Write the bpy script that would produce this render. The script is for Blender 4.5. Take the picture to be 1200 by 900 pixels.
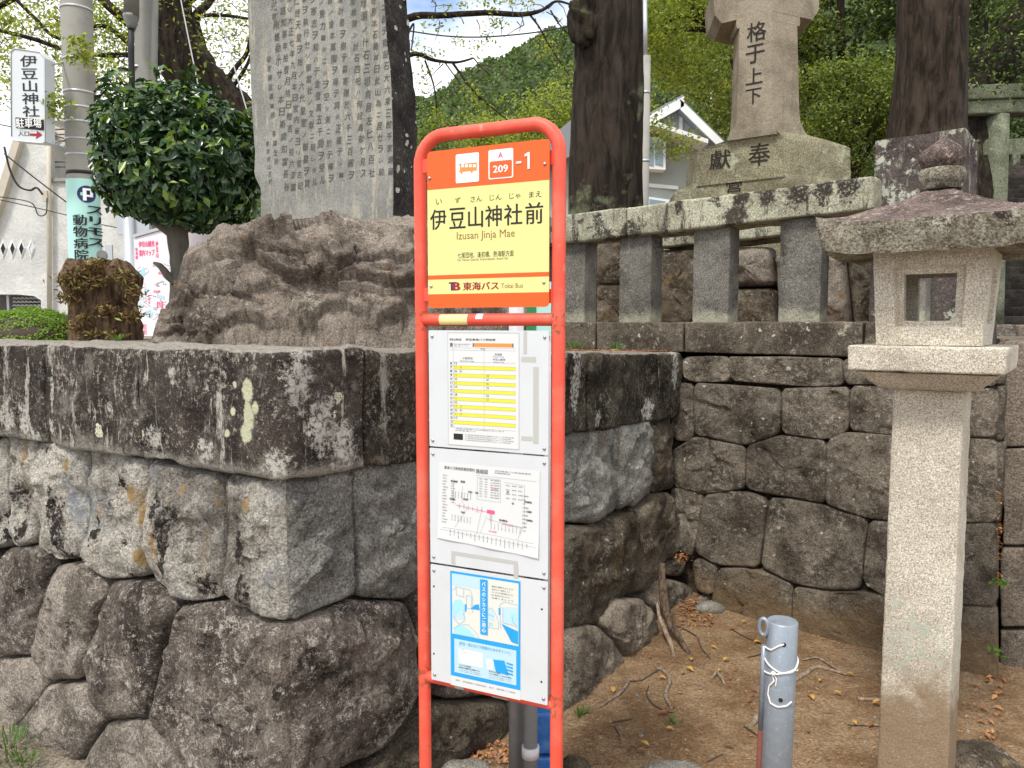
import bpy, bmesh, math, random
import numpy as np
from mathutils import Vector, Matrix, noise

# ------------------------------------------------------------------ camera, world, sun, exposure
scene = bpy.context.scene
for o in list(bpy.data.objects):
    bpy.data.objects.remove(o)
EYE = 1.6
PITCH = math.radians(4.45)
F = 900.0                      # focal length in photograph pixels (1200 wide)
cam_d = bpy.data.cameras.new("camera")
cam_d.sensor_width = 36.0
cam_d.lens = 36.0 * F / 1200.0
cam_d.clip_start = 0.05
cam_d.clip_end = 3000
cam = bpy.data.objects.new("camera", cam_d)
scene.collection.objects.link(cam)
cam.location = (0, 0, EYE)
cam.rotation_euler = (math.pi / 2 - PITCH, 0, 0)
scene.camera = cam

SUN_EL, SUN_AZ = math.radians(58), math.radians(-150)    # azimuth from +Y towards +X
world = bpy.data.worlds.new("World")
scene.world = world
world.use_nodes = True
nt = world.node_tree
nt.nodes.clear()
wout = nt.nodes.new("ShaderNodeOutputWorld")
wbg = nt.nodes.new("ShaderNodeBackground")
wbg.inputs["Strength"].default_value = 0.105
sky = nt.nodes.new("ShaderNodeTexSky")
sky.sky_type = 'NISHITA'
sky.sun_disc = False
sky.sun_elevation = SUN_EL
sky.sun_rotation = SUN_AZ
sky.air_density = 1.0
sky.dust_density = 0.6
tc = nt.nodes.new("ShaderNodeTexCoord")
mp = nt.nodes.new("ShaderNodeMapping")
mp.inputs["Scale"].default_value = (1.0, 1.0, 2.2)
mp.inputs["Location"].default_value = (0.35, 0.1, 0.0)
cn = nt.nodes.new("ShaderNodeTexNoise")
cn.inputs["Scale"].default_value = 3.4
cn.inputs["Detail"].default_value = 9
cn.inputs["Roughness"].default_value = 0.55
cr = nt.nodes.new("ShaderNodeValToRGB")
cr.color_ramp.elements[0].position = 0.30
cr.color_ramp.elements[1].position = 0.49
cc = nt.nodes.new("ShaderNodeMixRGB")      # cloud white, a little uneven
cc.inputs[1].default_value = (8.7, 8.8, 9.0, 1)
cc.inputs[2].default_value = (11.5, 11.6, 11.8, 1)
mx = nt.nodes.new("ShaderNodeMixRGB")
L = nt.links.new
L(tc.outputs["Generated"], mp.inputs["Vector"])
L(mp.outputs[0], cn.inputs["Vector"])
L(cn.outputs["Fac"], cr.inputs["Fac"])
L(cn.outputs["Fac"], cc.inputs[0])
skm = nt.nodes.new("ShaderNodeMixRGB"); skm.blend_type = 'MULTIPLY'; skm.inputs[0].default_value = 1
skm.inputs[2].default_value = (1.35, 1.5, 1.6, 1)
L(sky.outputs[0], skm.inputs[1])
L(cr.outputs["Color"], mx.inputs[0])
L(skm.outputs[0], mx.inputs[1])
L(cc.outputs[0], mx.inputs[2])
L(mx.outputs[0], wbg.inputs["Color"])
L(wbg.outputs[0], wout.inputs["Surface"])

sl = bpy.data.lights.new("sun", 'SUN')
sl.energy = 2.3
sl.angle = math.radians(10)
sl.color = (1.0, 0.95, 0.86)
sun = bpy.data.objects.new("sun", sl)
scene.collection.objects.link(sun)
sd = Vector((math.sin(SUN_AZ) * math.cos(SUN_EL), math.cos(SUN_AZ) * math.cos(SUN_EL), math.sin(SUN_EL)))
sun.rotation_euler = sd.to_track_quat('Z', 'Y').to_euler()
sun.location = (0, 0, 30)

scene.view_settings.view_transform = 'Standard'
scene.view_settings.look = 'None'
scene.view_settings.gamma = 1
scene.view_settings.use_curve_mapping = False
scene.view_settings.exposure = 0.5
scene.cycles.max_bounces = 6
scene.cycles.transparent_max_bounces = 6

random.seed(7)
rng = np.random.default_rng(11)

# ------------------------------------------------------------------ helpers
FWD = Vector((0, math.cos(PITCH), -math.sin(PITCH)))
UP = Vector((0, math.sin(PITCH), math.cos(PITCH)))
RIGHT = Vector((1, 0, 0))
CAM = Vector((0, 0, EYE))

def ray(px, py):
    return FWD + RIGHT * ((px - 600) / F) + UP * ((450 - py) / F)
def P(px, py, Y):
    """world point seen at photograph pixel (px, py) whose world depth is Y"""
    d = ray(px, py)
    return CAM + d * (Y / d.y)
def onplane(px, py, p0, n):
    d = ray(px, py)
    return CAM + d * ((p0 - CAM).dot(n) / d.dot(n))
def onz(px, py, z):
    d = ray(px, py)
    return CAM + d * ((z - EYE) / d.z)
def v3(x, y=0, z=0): return Vector((x, y, z))

COL = scene.collection
ORG = {}
def empty(name, loc, label=None, cat=None, group=None):
    o = bpy.data.objects.new(name, None)
    COL.objects.link(o)
    o.empty_display_size = 0.1
    o.location = loc
    ORG[o.name] = Vector(loc)
    tag(o, label, cat, group)
    return o
def tag(o, label=None, cat=None, group=None, kind=None):
    if label: o['label'] = label
    if cat: o['category'] = cat
    if group: o['group'] = group
    if kind: o['kind'] = kind
    return o

class MB:
    def __init__(s):
        s.v = []; s.f = []; s.sm = []
    def add(s, vs, fs, smooth=False):
        b = len(s.v)
        s.v.extend([Vector(p) for p in vs])
        for f in fs:
            s.f.append([i + b for i in f]); s.sm.append(smooth)
        return s
    def hexa(s, p):
        """8 corners: bottom 0-3 ccw from above, top 4-7"""
        return s.add(p, [(3, 2, 1, 0), (4, 5, 6, 7), (0, 1, 5, 4), (1, 2, 6, 5), (2, 3, 7, 6), (3, 0, 4, 7)])
    def box(s, c, size, ux=v3(1), uy=v3(0, 1), uz=v3(0, 0, 1)):
        c = Vector(c); a, b, d = size[0] / 2, size[1] / 2, size[2] / 2
        ux, uy, uz = Vector(ux), Vector(uy), Vector(uz)
        return s.hexa([c + ux * x * a + uy * y * b + uz * z * d for z in (-1, 1) for x, y in ((-1, -1), (1, -1), (1, 1), (-1, 1))])
    def tube(s, pts, rad, n=8, cap=True, rnd=0.0):
        pts = [Vector(p) for p in pts]
        if not hasattr(rad, '__len__'): rad = [rad] * len(pts)
        rings = []
        t0 = (pts[1] - pts[0]).normalized()
        up = Vector((0, 0, 1)) if abs(t0.z) < 0.9 else Vector((1, 0, 0))
        a = t0.cross(up).normalized()
        b = len(s.v)
        for i, p in enumerate(pts):
            if i == 0: t = pts[1] - pts[0]
            elif i == len(pts) - 1: t = pts[-1] - pts[-2]
            else: t = (pts[i + 1] - pts[i]).normalized() + (pts[i] - pts[i - 1]).normalized()
            t.normalize()
            a = (a - t * a.dot(t)).normalized()
            c = t.cross(a)
            for k in range(n):
                an = 2 * math.pi * k / n
                r = rad[i]
                d = a * math.cos(an) + c * math.sin(an)
                if rnd: r *= 1 + rnd * noise.fractal((p + d * rad[i]) * (0.9 / max(rad[i], 1e-3)) , 0.8, 2.0, 3)
                s.v.append(p + d * r)
        for i in range(len(pts) - 1):
            for k in range(n):
                q = b + i * n + k; w = b + i * n + (k + 1) % n
                s.f.append([q, w, w + n, q + n]); s.sm.append(True)
        if cap:
            s.f.append([b + k for k in range(n)][::-1]); s.sm.append(False)
            e = b + (len(pts) - 1) * n
            s.f.append([e + k for k in range(n)]); s.sm.append(False)
        return s
    def lathe(s, c, prof, n=24, ux=v3(1), uy=v3(0, 1), uz=v3(0, 0, 1), smooth=True):
        """prof = [(r, h)...] bottom to top"""
        c = Vector(c); b = len(s.v)
        for r, h in prof:
            for k in range(n):
                an = 2 * math.pi * k / n
                s.v.append(c + Vector(ux) * (r * math.cos(an)) + Vector(uy) * (r * math.sin(an)) + Vector(uz) * h)
        for i in range(len(prof) - 1):
            for k in range(n):
                q = b + i * n + k; w = b + i * n + (k + 1) % n
                s.f.append([q, w, w + n, q + n]); s.sm.append(smooth)
        s.f.append([b + k for k in range(n)][::-1]); s.sm.append(False)
        e = b + (len(prof) - 1) * n
        s.f.append([e + k for k in range(n)]); s.sm.append(False)
        return s
    def prism(s, poly, d):
        """poly: planar 3D points, extruded by vector d"""
        n = len(poly); b = len(s.v)
        s.v.extend([Vector(p) for p in poly]); s.v.extend([Vector(p) + Vector(d) for p in poly])
        s.f.append([b + i for i in range(n)]); s.f.append([b + n + i for i in range(n)][::-1])
        s.sm += [False, False]
        for i in range(n):
            j = (i + 1) % n
            s.f.append([b + j, b + i, b + n + i, b + n + j]); s.sm.append(False)
        return s
    def rbox(s, p8, seg=0.03, r=0.012, amp=0.004, freq=9.0, keep=(), shear=None, maxn=60, low=None, fade=None):
        """box between 8 corners with rounded edges and a rough surface. keep: axes whose ends stay sharp"""
        p8 = [Vector(p) for p in p8]
        dims = [((p8[1] - p8[0]).length + (p8[6] - p8[7]).length) / 2,
                ((p8[3] - p8[0]).length + (p8[6] - p8[5]).length) / 2,
                ((p8[4] - p8[0]).length + (p8[6] - p8[2]).length) / 2]
        n = [max(2, min(maxn, int(d / seg))) for d in dims]
        def tri(a, b, c):
            return ((p8[0] * (1 - a) * (1 - b) + p8[1] * a * (1 - b) + p8[2] * a * b + p8[3] * (1 - a) * b) * (1 - c)
                    + (p8[4] * (1 - a) * (1 - b) + p8[5] * a * (1 - b) + p8[6] * a * b + p8[7] * (1 - a) * b) * c)
        ctr = tri(.5, .5, .5)
        ex = (tri(1, .5, .5) - tri(0, .5, .5)).normalized()
        ey = (tri(.5, 1, .5) - tri(.5, 0, .5)).normalized()
        ez = (tri(.5, .5, 1) - tri(.5, .5, 0)).normalized()
        E = (ex, ey, ez)
        def par(i, m, d):
            t = i / m
            # denser near the ends so that the rounding has faces
            return t
        def pos(ax, side, i, j):
            a = [0, 0, 0]
            o1, o2 = [k for k in range(3) if k != ax]
            a[ax] = side
            a[o1] = grids[o1][i]; a[o2] = grids[o2][j]
            p = tri(*a)
            nrm = Vector((0, 0, 0)); pull = Vector((0, 0, 0))
            for k in range(3):
                if k in keep and k != ax: continue
                dl = a[k] * dims[k]; dh = (1 - a[k]) * dims[k]
                if dl < r: nrm -= E[k] * (r - dl)
                elif dh < r: nrm += E[k] * (r - dh)
            if nrm.length > 1e-9:
                ln = nrm.length
                nn = nrm / ln
                p = p - nrm + nn * r
            else: nn = E[ax] * (1 if side else -1)
            fa = 1.0 if fade is None else min(1.0, math.hypot(p.x - fade.x, p.y - fade.y) / .06)
            if amp:
                p = p + nn * amp * fa * noise.fractal(p * freq, 0.9, 2.1, 5)
            if low: p = p + nn * low[0] * fa * noise.noise(p * low[1])
            if shear: p = shear(p)
            return p
        grids = []
        for k in range(3):
            g = list(np.linspace(0, 1, n[k] + 1))
            if r > 0 and dims[k] > 4 * r:
                e = r / dims[k]
                g = sorted(set([0, e * .3, e * .65, e] + [x for x in g if e * 1.4 < x < 1 - e * 1.4] + [1 - e, 1 - e * .65, 1 - e * .3, 1]))
            grids.append(g)
        for ax in range(3):
            o1, o2 = [k for k in range(3) if k != ax]
            for side in (0, 1):
                b = len(s.v); n1, n2 = len(grids[o1]), len(grids[o2])
                for i in range(n1):
                    for j in range(n2): s.v.append(pos(ax, side, i, j))
                flip = (side == 1) ^ (ax == 1)
                for i in range(n1 - 1):
                    for j in range(n2 - 1):
                        q = b + i * n2 + j
                        f = [q, q + 1, q + n2 + 1, q + n2]
                        s.f.append(f[::-1] if flip else f); s.sm.append(True)
        return s
    def build(s, name, mat, parent=None, merge=0.0, kind=None):
        o = ORG[parent.name] if parent is not None else Vector((0, 0, 0))
        me = bpy.data.meshes.new(name)
        me.from_pydata([tuple(p - o) for p in s.v], [], s.f)
        me.polygons.foreach_set("use_smooth", s.sm)
        if merge:
            bm = bmesh.new(); bm.from_mesh(me)
            bmesh.ops.remove_doubles(bm, verts=bm.verts, dist=merge)
            bmesh.ops.recalc_face_normals(bm, faces=bm.faces)
            bm.to_mesh(me); bm.free()
        me.update()
        if mat: me.materials.append(mat)
        ob = bpy.data.objects.new(name, me)
        COL.objects.link(ob)
        ob.parent = parent
        ORG[ob.name] = o
        if kind: ob['kind'] = kind
        return ob

def hx(a, b, c, d, up):
    """bottom ring a,b,c,d (ccw from above) and a vector up"""
    p = [Vector(a), Vector(b), Vector(c), Vector(d)]
    return p + [q + Vector(up) for q in p]

# ------------------------------------------------------------------ materials
def newmat(name):
    m = bpy.data.materials.new(name); m.use_nodes = True
    n = m.node_tree; n.nodes.clear()
    return m, n
class NG:
    def __init__(s, n): s.n = n; s.L = n.links.new
    def node(s, t, **kw):
        x = s.n.nodes.new(t)
        for k, v in kw.items(): setattr(x, k, v)
        return x
    def pos(s, scale=(1, 1, 1), loc=(0, 0, 0)):
        g = s.node("ShaderNodeNewGeometry"); m = s.node("ShaderNodeMapping")
        m.inputs["Scale"].default_value = scale; m.inputs["Location"].default_value = loc
        s.L(g.outputs["Position"], m.inputs["Vector"]); return m.outputs[0]
    def noise(s, vec, scale, detail=4, rough=0.55, dist=0):
        x = s.node("ShaderNodeTexNoise"); x.inputs["Scale"].default_value = scale
        x.inputs["Detail"].default_value = detail; x.inputs["Roughness"].default_value = rough
        x.inputs["Distortion"].default_value = dist
        s.L(vec, x.inputs["Vector"]); return x.outputs["Fac"]
    def voro(s, vec, scale, out="Distance", feat='F1'):
        x = s.node("ShaderNodeTexVoronoi"); x.feature = feat; x.inputs["Scale"].default_value = scale
        s.L(vec, x.inputs["Vector"]); return x.outputs[out]
    def ramp(s, fac, a, b):
        x = s.node("ShaderNodeMapRange"); x.interpolation_type = 'SMOOTHSTEP'
        x.inputs["From Min"].default_value = a; x.inputs["From Max"].default_value = b
        s.L(fac, x.inputs["Value"]); return x.outputs[0]
    def math(s, op, a, b=None):
        x = s.node("ShaderNodeMath", operation=op)
        for i, q in enumerate((a, b)):
            if q is None: continue
            if isinstance(q, (int, float)): x.inputs[i].default_value = q
            else: s.L(q, x.inputs[i])
        return x.outputs[0]
    def mix(s, fac, a, b, mode='MIX'):
        x = s.node("ShaderNodeMixRGB", blend_type=mode)
        for i, q in enumerate((fac, a, b)):
            if isinstance(q, (int, float)): x.inputs[i].default_value = q
            elif isinstance(q, tuple): x.inputs[i].default_value = (*q, 1)
            else: s.L(q, x.inputs[i])
        return x.outputs[0]
    def out(s, color, rough=0.9, bump=None, bstr=0.5, bdist=0.01, spec=0.3, metal=0.0, coat=0.0):
        b = s.node("ShaderNodeBsdfPrincipled"); o = s.node("ShaderNodeOutputMaterial")
        if isinstance(color, tuple): b.inputs["Base Color"].default_value = (*color, 1)
        else: s.L(color, b.inputs["Base Color"])
        if isinstance(rough, (int, float)): b.inputs["Roughness"].default_value = rough
        else: s.L(rough, b.inputs["Roughness"])
        b.inputs["Specular IOR Level"].default_value = spec
        b.inputs["Metallic"].default_value = metal
        b.inputs["Coat Weight"].default_value = coat
        if bump is not None:
            x = s.node("ShaderNodeBump"); x.inputs["Strength"].default_value = bstr
            x.inputs["Distance"].default_value = bdist
            s.L(bump, x.inputs["Height"]); s.L(x.outputs[0], b.inputs["Normal"])
        s.L(b.outputs[0], o.inputs["Surface"]); return b

def stone(name, dark, light, blotch=3.0, speck=None, lichen=(), streak=None, spots=None, grain=130, bump=0.6, bdist=0.006, vary=0.25, bl_lo=0.38, bl_hi=0.62, zfade=None, zband=None, gvar=0.5):
    """weathered stone: two tones in blotches, mineral grain, lichen flecks and patches (color, scale, lo, hi), run-off streaks, round spots"""
    m, n = newmat(name); g = NG(n)
    pv = g.pos()
    pw = g.pos(loc=(11.3, 5.1, 2.7))
    b1 = g.noise(pv, blotch, 10, 0.72, 0.25)
    fine = g.noise(pv, grain * 2.0, 2, 0.6)
    mid = g.noise(pw, grain / 2.6, 6, 0.75)
    col = g.mix(g.ramp(b1, bl_lo, bl_hi), dark, light)
    # crystals: dark and pale grains of the rock itself
    gr = g.noise(pw, grain * 1.15, 3, 0.7)
    hs0 = g.node("ShaderNodeHueSaturation"); g.L(col, hs0.inputs["Color"])
    mr0 = g.node("ShaderNodeMapRange"); mr0.inputs["From Min"].default_value = 0.36; mr0.inputs["From Max"].default_value = 0.64
    mr0.inputs["To Min"].default_value = 1 - gvar; mr0.inputs["To Max"].default_value = 1 + gvar
    g.L(gr, mr0.inputs["Value"]); g.L(mr0.outputs[0], hs0.inputs["Value"]); col = hs0.outputs[0]
    if streak:
        c, lo, hi, sc = streak
        sv = g.pos(scale=(sc, sc, sc * 0.14), loc=(5, 2, 1))
        f = g.ramp(g.noise(sv, 1.0, 8, 0.75, 0.2), lo, hi)
        col = g.mix(g.math('MULTIPLY', f, g.ramp(mid, 0.36, 0.5)), col, c)
    for k, (c, sc, lo, hi) in enumerate(lichen):
        f = g.ramp(g.noise(g.pos(loc=(7.7 * k + 2, 3.1, 1.3 * k)), sc, 12, 0.78), lo, hi)
        col = g.mix(f, col, c)
    if speck:
        c, lo, hi = speck
        big = g.noise(g.pos(loc=(1.7, 8.2, 4.4)), blotch * 1.3, 5, 0.6)
        f = g.math('ADD', g.math('ADD', g.math('MULTIPLY', mid, 0.55), g.math('MULTIPLY', fine, 0.25)), g.math('MULTIPLY', big, 0.2))
        col = g.mix(g.ramp(f, lo, hi), col, c)
    if spots:
        c, sc, rad, dens = spots
        wv = g.pos(loc=(1.1, 4.4, 0))
        vo = g.node("ShaderNodeTexVoronoi"); vo.inputs["Scale"].default_value = sc
        nz = g.node("ShaderNodeTexNoise"); nz.inputs["Scale"].default_value = 26; nz.inputs["Detail"].default_value = 6; g.L(wv, nz.inputs["Vector"])
        av = g.node("ShaderNodeVectorMath", operation='MULTIPLY_ADD'); av.inputs[1].default_value = (0.045, 0.045, 0.045)
        g.L(nz.outputs["Color"], av.inputs[0]); g.L(wv, av.inputs[2]); g.L(av.outputs[0], vo.inputs["Vector"])
        sep = g.node("ShaderNodeSeparateColor"); g.L(vo.outputs["Color"], sep.inputs[0])
        r = g.math('MULTIPLY', sep.outputs[0], rad)
        hit = g.math('LESS_THAN', vo.outputs["Distance"], r)
        on = g.math('GREATER_THAN', sep.outputs[1], 1 - dens)
        col = g.mix(g.math('MULTIPLY', g.math('MULTIPLY', hit, on), g.ramp(gr, 0.3, 0.55)), col, c)
    ge = g.node("ShaderNodeNewGeometry"); sp = g.node("ShaderNodeSeparateXYZ"); g.L(ge.outputs["Position"], sp.inputs[0])
    if zband:      # lichen between two heights
        c, z0, z1, sc, lo, hi = zband
        inb = g.math('MULTIPLY', g.ramp(sp.outputs[2], z0 - .12, z0 + .08), g.math('SUBTRACT', 1.0, g.ramp(sp.outputs[2], z1 - .08, z1 + .12)))
        f = g.ramp(g.math('ADD', g.noise(g.pos(loc=(9, 9, 1)), sc, 9, .78), g.math('MULTIPLY', inb, 0.16)), lo, hi)
        col = g.mix(g.math('MULTIPLY', f, inb), col, c)
    if zfade:
        c, z0, z1, sc = zfade     # colour that takes over between heights z0 and z1 (dirt or lichen band)
        zz = g.math('ADD', sp.outputs[2], g.math('MULTIPLY', g.math('SUBTRACT', g.noise(pv, sc, 9, 0.8), 0.5), abs(z1 - z0) * 3.0))
        col = g.mix(g.ramp(zz, z0, z1) if z1 > z0 else g.math('MULTIPLY', g.math('SUBTRACT', 1.0, g.ramp(zz, z1, z0)), g.ramp(gr, 0.32, 0.5)), col, c)
    if vary:
        oi = g.node("ShaderNodeObjectInfo")
        mr = g.node("ShaderNodeMapRange"); mr.inputs["To Min"].default_value = 1 - vary; mr.inputs["To Max"].default_value = 1 + vary
        g.L(oi.outputs["Random"], mr.inputs["Value"])
        hs = g.node("ShaderNodeHueSaturation"); g.L(mr.outputs[0], hs.inputs["Value"]); g.L(col, hs.inputs["Color"]); col = hs.outputs[0]
    hgt = g.math('ADD', g.math('MULTIPLY', mid, 1.0), g.math('MULTIPLY', fine, 0.25))
    hgt = g.math('ADD', hgt, g.math('MULTIPLY', g.noise(pv, grain / 14, 7, 0.7), 1.8))
    g.out(col, 0.93, hgt, bump, bdist * 1.9, 0.15)
    return m

def add_patches(mat, color, pts, sc=14, wob=0.9, soft=0.12, gate=0.45):
    """lichen or stain patches of their own shape: pts = [(centre, radius, vertical stretch)]"""
    n = mat.node_tree; g = NG(n)
    b = [x for x in n.nodes if x.type == 'BSDF_PRINCIPLED'][0]
    src = b.inputs["Base Color"].links[0].from_socket
    ge = g.node("ShaderNodeNewGeometry"); tot = None
    for c, r, st in pts:
        m = g.node("ShaderNodeMapping"); m.vector_type = 'POINT'
        k = (1 / r, 1 / r, 1 / (r * st))
        m.inputs["Scale"].default_value = k; m.inputs["Location"].default_value = (-c.x * k[0], -c.y * k[1], -c.z * k[2])
        g.L(ge.outputs["Position"], m.inputs["Vector"])
        ln = g.node("ShaderNodeVectorMath", operation='LENGTH'); g.L(m.outputs[0], ln.inputs[0])
        d = g.math('SUBTRACT', 1.0, ln.outputs["Value"])
        tot = d if tot is None else g.math('MAXIMUM', tot, d)
    nz = g.noise(g.pos(loc=(2.2, 6.1, 3.3)), sc, 9, .75)
    f = g.math('ADD', tot, g.math('MULTIPLY', g.math('SUBTRACT', nz, 0.5), wob * 4))
    f = g.ramp(f, 0.0, soft * 3)
    f = g.math('MULTIPLY', f, g.ramp(g.noise(g.pos(loc=(1, 1, 8)), 60, 5, .7), gate - .12, gate + .05))
    near = g.ramp(tot, -0.9, -0.3)
    f = g.math('MULTIPLY', f, near)
    out = g.mix(f, src, color)
    g.L(out, b.inputs["Base Color"])

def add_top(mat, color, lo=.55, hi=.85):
    """grit and dust on level surfaces, with their lit paleness painted in"""
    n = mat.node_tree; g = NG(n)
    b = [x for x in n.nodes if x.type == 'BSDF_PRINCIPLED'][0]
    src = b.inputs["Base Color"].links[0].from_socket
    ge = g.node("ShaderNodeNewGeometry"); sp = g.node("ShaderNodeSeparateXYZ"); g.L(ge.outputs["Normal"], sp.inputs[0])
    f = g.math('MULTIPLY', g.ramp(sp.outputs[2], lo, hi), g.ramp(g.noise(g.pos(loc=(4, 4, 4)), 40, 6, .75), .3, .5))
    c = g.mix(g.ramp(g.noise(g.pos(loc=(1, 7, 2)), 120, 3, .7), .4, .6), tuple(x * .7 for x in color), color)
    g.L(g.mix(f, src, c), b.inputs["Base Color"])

def paint(name, col, rough=0.45, dirt=0.0, bump=0.0, metal=0.0, spec=0.4, scale=20, dcol=None, chips=()):
    m, n = newmat(name); g = NG(n)
    c = col
    pv = g.pos()
    nz = g.noise(pv, scale, 6, 0.65)
    if dirt:
        c = g.mix(g.math('MULTIPLY', g.ramp(nz, 0.42, 0.75), dirt), col, dcol or tuple(x * 0.55 for x in col))
    for k, (cc_, sc_, lo_, hi_) in enumerate(chips):
        c = g.mix(g.ramp(g.noise(g.pos(loc=(3.1 * k, 1.2, 5)), sc_, 6, .7), lo_, hi_), c, cc_)
    g.out(c, rough, g.noise(pv, scale * 6, 3) if bump else None, bump, 0.002, spec, metal)
    return m

def leafmat(name, c1, c2, c3=None, rough=0.5, trans=0.35, spec=0.4):
    m, n = newmat(name); g = NG(n)
    at = g.node("ShaderNodeAttribute"); at.attribute_name = "tint"
    col = g.mix(at.outputs["Fac"], c1, c2)
    if c3: col = g.mix(g.ramp(at.outputs["Fac"], 0.86, 0.92), col, c3)
    b = g.node("ShaderNodeBsdfPrincipled"); g.L(col, b.inputs["Base Color"])
    b.inputs["Roughness"].default_value = rough; b.inputs["Specular IOR Level"].default_value = spec
    t = g.node("ShaderNodeBsdfTranslucent"); g.L(g.mix(1.0, col, (1.5, 1.6, 0.6), 'MULTIPLY'), t.inputs["Color"])
    ms = g.node("ShaderNodeMixShader"); ms.inputs[0].default_value = trans
    o = g.node("ShaderNodeOutputMaterial")
    g.L(b.outputs[0], ms.inputs[1]); g.L(t.outputs[0], ms.inputs[2]); g.L(ms.outputs[0], o.inputs["Surface"])
    return m

M = {}
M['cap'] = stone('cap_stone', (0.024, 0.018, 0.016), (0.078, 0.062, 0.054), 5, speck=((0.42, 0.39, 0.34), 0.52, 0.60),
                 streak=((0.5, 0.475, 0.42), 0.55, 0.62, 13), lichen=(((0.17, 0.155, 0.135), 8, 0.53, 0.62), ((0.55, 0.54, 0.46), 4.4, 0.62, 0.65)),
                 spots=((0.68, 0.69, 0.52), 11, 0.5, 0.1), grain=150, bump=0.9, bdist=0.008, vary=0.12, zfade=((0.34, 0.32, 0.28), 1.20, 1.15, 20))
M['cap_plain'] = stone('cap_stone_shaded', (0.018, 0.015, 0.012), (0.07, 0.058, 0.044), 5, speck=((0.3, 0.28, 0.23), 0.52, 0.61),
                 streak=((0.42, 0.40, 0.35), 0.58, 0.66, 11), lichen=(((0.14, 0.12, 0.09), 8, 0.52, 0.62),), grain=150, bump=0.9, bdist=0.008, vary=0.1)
M['wall_mud'] = stone('muddy_wall_stone', (0.12, 0.098, 0.074), (0.245, 0.205, 0.16), 5, speck=((0.4, 0.36, 0.3), 0.53, 0.62), grain=120, bump=0.9, bdist=0.01, vary=0.12)
M['wall_pale'] = stone('pale_wall_stone', (0.235, 0.212, 0.185), (0.52, 0.488, 0.43), 4, speck=((0.62, 0.59, 0.51), 0.53, 0.62),
                  streak=((0.42, 0.25, 0.09), 0.57, 0.68, 8), lichen=(((0.27, 0.285, 0.3), 3.2, 0.52, 0.62), ((0.035, 0.028, 0.026), 4.0, 0.565, 0.60)),
                  grain=110, bump=1.0, bdist=0.012, vary=0.1, bl_lo=0.40, bl_hi=0.58)
M['wall_blue'] = stone('grey_wall_stone', (0.18, 0.175, 0.158), (0.39, 0.38, 0.35), 3.5, speck=((0.42, 0.41, 0.37), 0.54, 0.64),
                  streak=((0.24, 0.16, 0.08), 0.58, 0.7, 8), lichen=(((0.045, 0.04, 0.033), 4.0, 0.60, 0.66),),
                  grain=110, bump=1.0, bdist=0.013, vary=0.12)
M['wall_brown'] = stone('brown_wall_stone', (0.066, 0.053, 0.045), (0.235, 0.2, 0.17), 5, speck=((0.56, 0.51, 0.45), 0.515, 0.60),
                   lichen=(((0.27, 0.245, 0.205), 11, 0.54, 0.64), ((0.03, 0.024, 0.021), 4.0, 0.57, 0.64)),
                   spots=((0.75, 0.75, 0.72), 11, 0.08, 0.25), grain=120, bump=1.0, bdist=0.011, vary=0.14)
M['wall_light'] = stone('worn_wall_stone', (0.16, 0.136, 0.112), (0.38, 0.33, 0.28), 5, speck=((0.56, 0.51, 0.45), 0.51, 0.6),
                   lichen=(((0.09, 0.075, 0.06), 8, 0.56, 0.64),), grain=110, bump=1.0, bdist=0.012, vary=0.1)
M['wall_damp'] = stone('damp_wall_stone', (0.055, 0.043, 0.03), (0.165, 0.135, 0.1), 4, speck=((0.34, 0.31, 0.25), 0.53, 0.63),
                  lichen=(((0.23, 0.16, 0.08), 3.5, 0.56, 0.66), ((0.2, 0.185, 0.15), 10, 0.56, 0.66)), spots=((0.5, 0.5, 0.42), 24, 0.2, 0.2), grain=120, bump=0.9, bdist=0.01, vary=0.18)
M['wall_back'] = stone('back_wall_stone', (0.072, 0.059, 0.046), (0.21, 0.178, 0.14), 5, speck=((0.36, 0.33, 0.27), 0.525, 0.61),
                  lichen=(((0.185, 0.165, 0.13), 12, 0.54, 0.64),), spots=((0.55, 0.54, 0.46), 22, 0.25, 0.22), grain=120, bump=0.9, bdist=0.01, vary=0.18,
                  zfade=((0.22, 0.15, 0.085), 0.3, 0.06, 4))
M['granite'] = stone('pale_granite', (0.49, 0.44, 0.36), (0.63, 0.58, 0.49), 3.0, speck=((0.72, 0.68, 0.6), 0.56, 0.64), grain=185, bump=0.6, bdist=0.004, vary=0, gvar=0.5,
                streak=((0.46, 0.33, 0.2), 0.6, 0.72, 5), lichen=(((0.2, 0.17, 0.13), 22, 0.62, 0.68),))
M['granite_post'] = stone('granite_lantern_post', (0.49, 0.44, 0.36), (0.63, 0.58, 0.49), 3.0, speck=((0.7, 0.66, 0.58), 0.56, 0.64), grain=185, bump=0.6, bdist=0.004, vary=0, gvar=0.5,
                lichen=(((0.2, 0.17, 0.13), 22, 0.63, 0.69),), zband=((0.46, 0.5, 0.42), .40, .68, 18, .64, .76), zfade=((0.27, 0.19, 0.115), 0.5, 0.24, 7))
M['roof_stone'] = stone('lantern_roof_stone', (0.085, 0.063, 0.055), (0.185, 0.142, 0.125), 6, speck=((0.45, 0.36, 0.31), 0.52, 0.61),
                   lichen=(((0.42, 0.4, 0.33), 10, 0.60, 0.66), ((0.03, 0.022, 0.018), 6, 0.60, 0.68)), grain=130, bump=0.8, bdist=0.006, vary=0)
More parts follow.
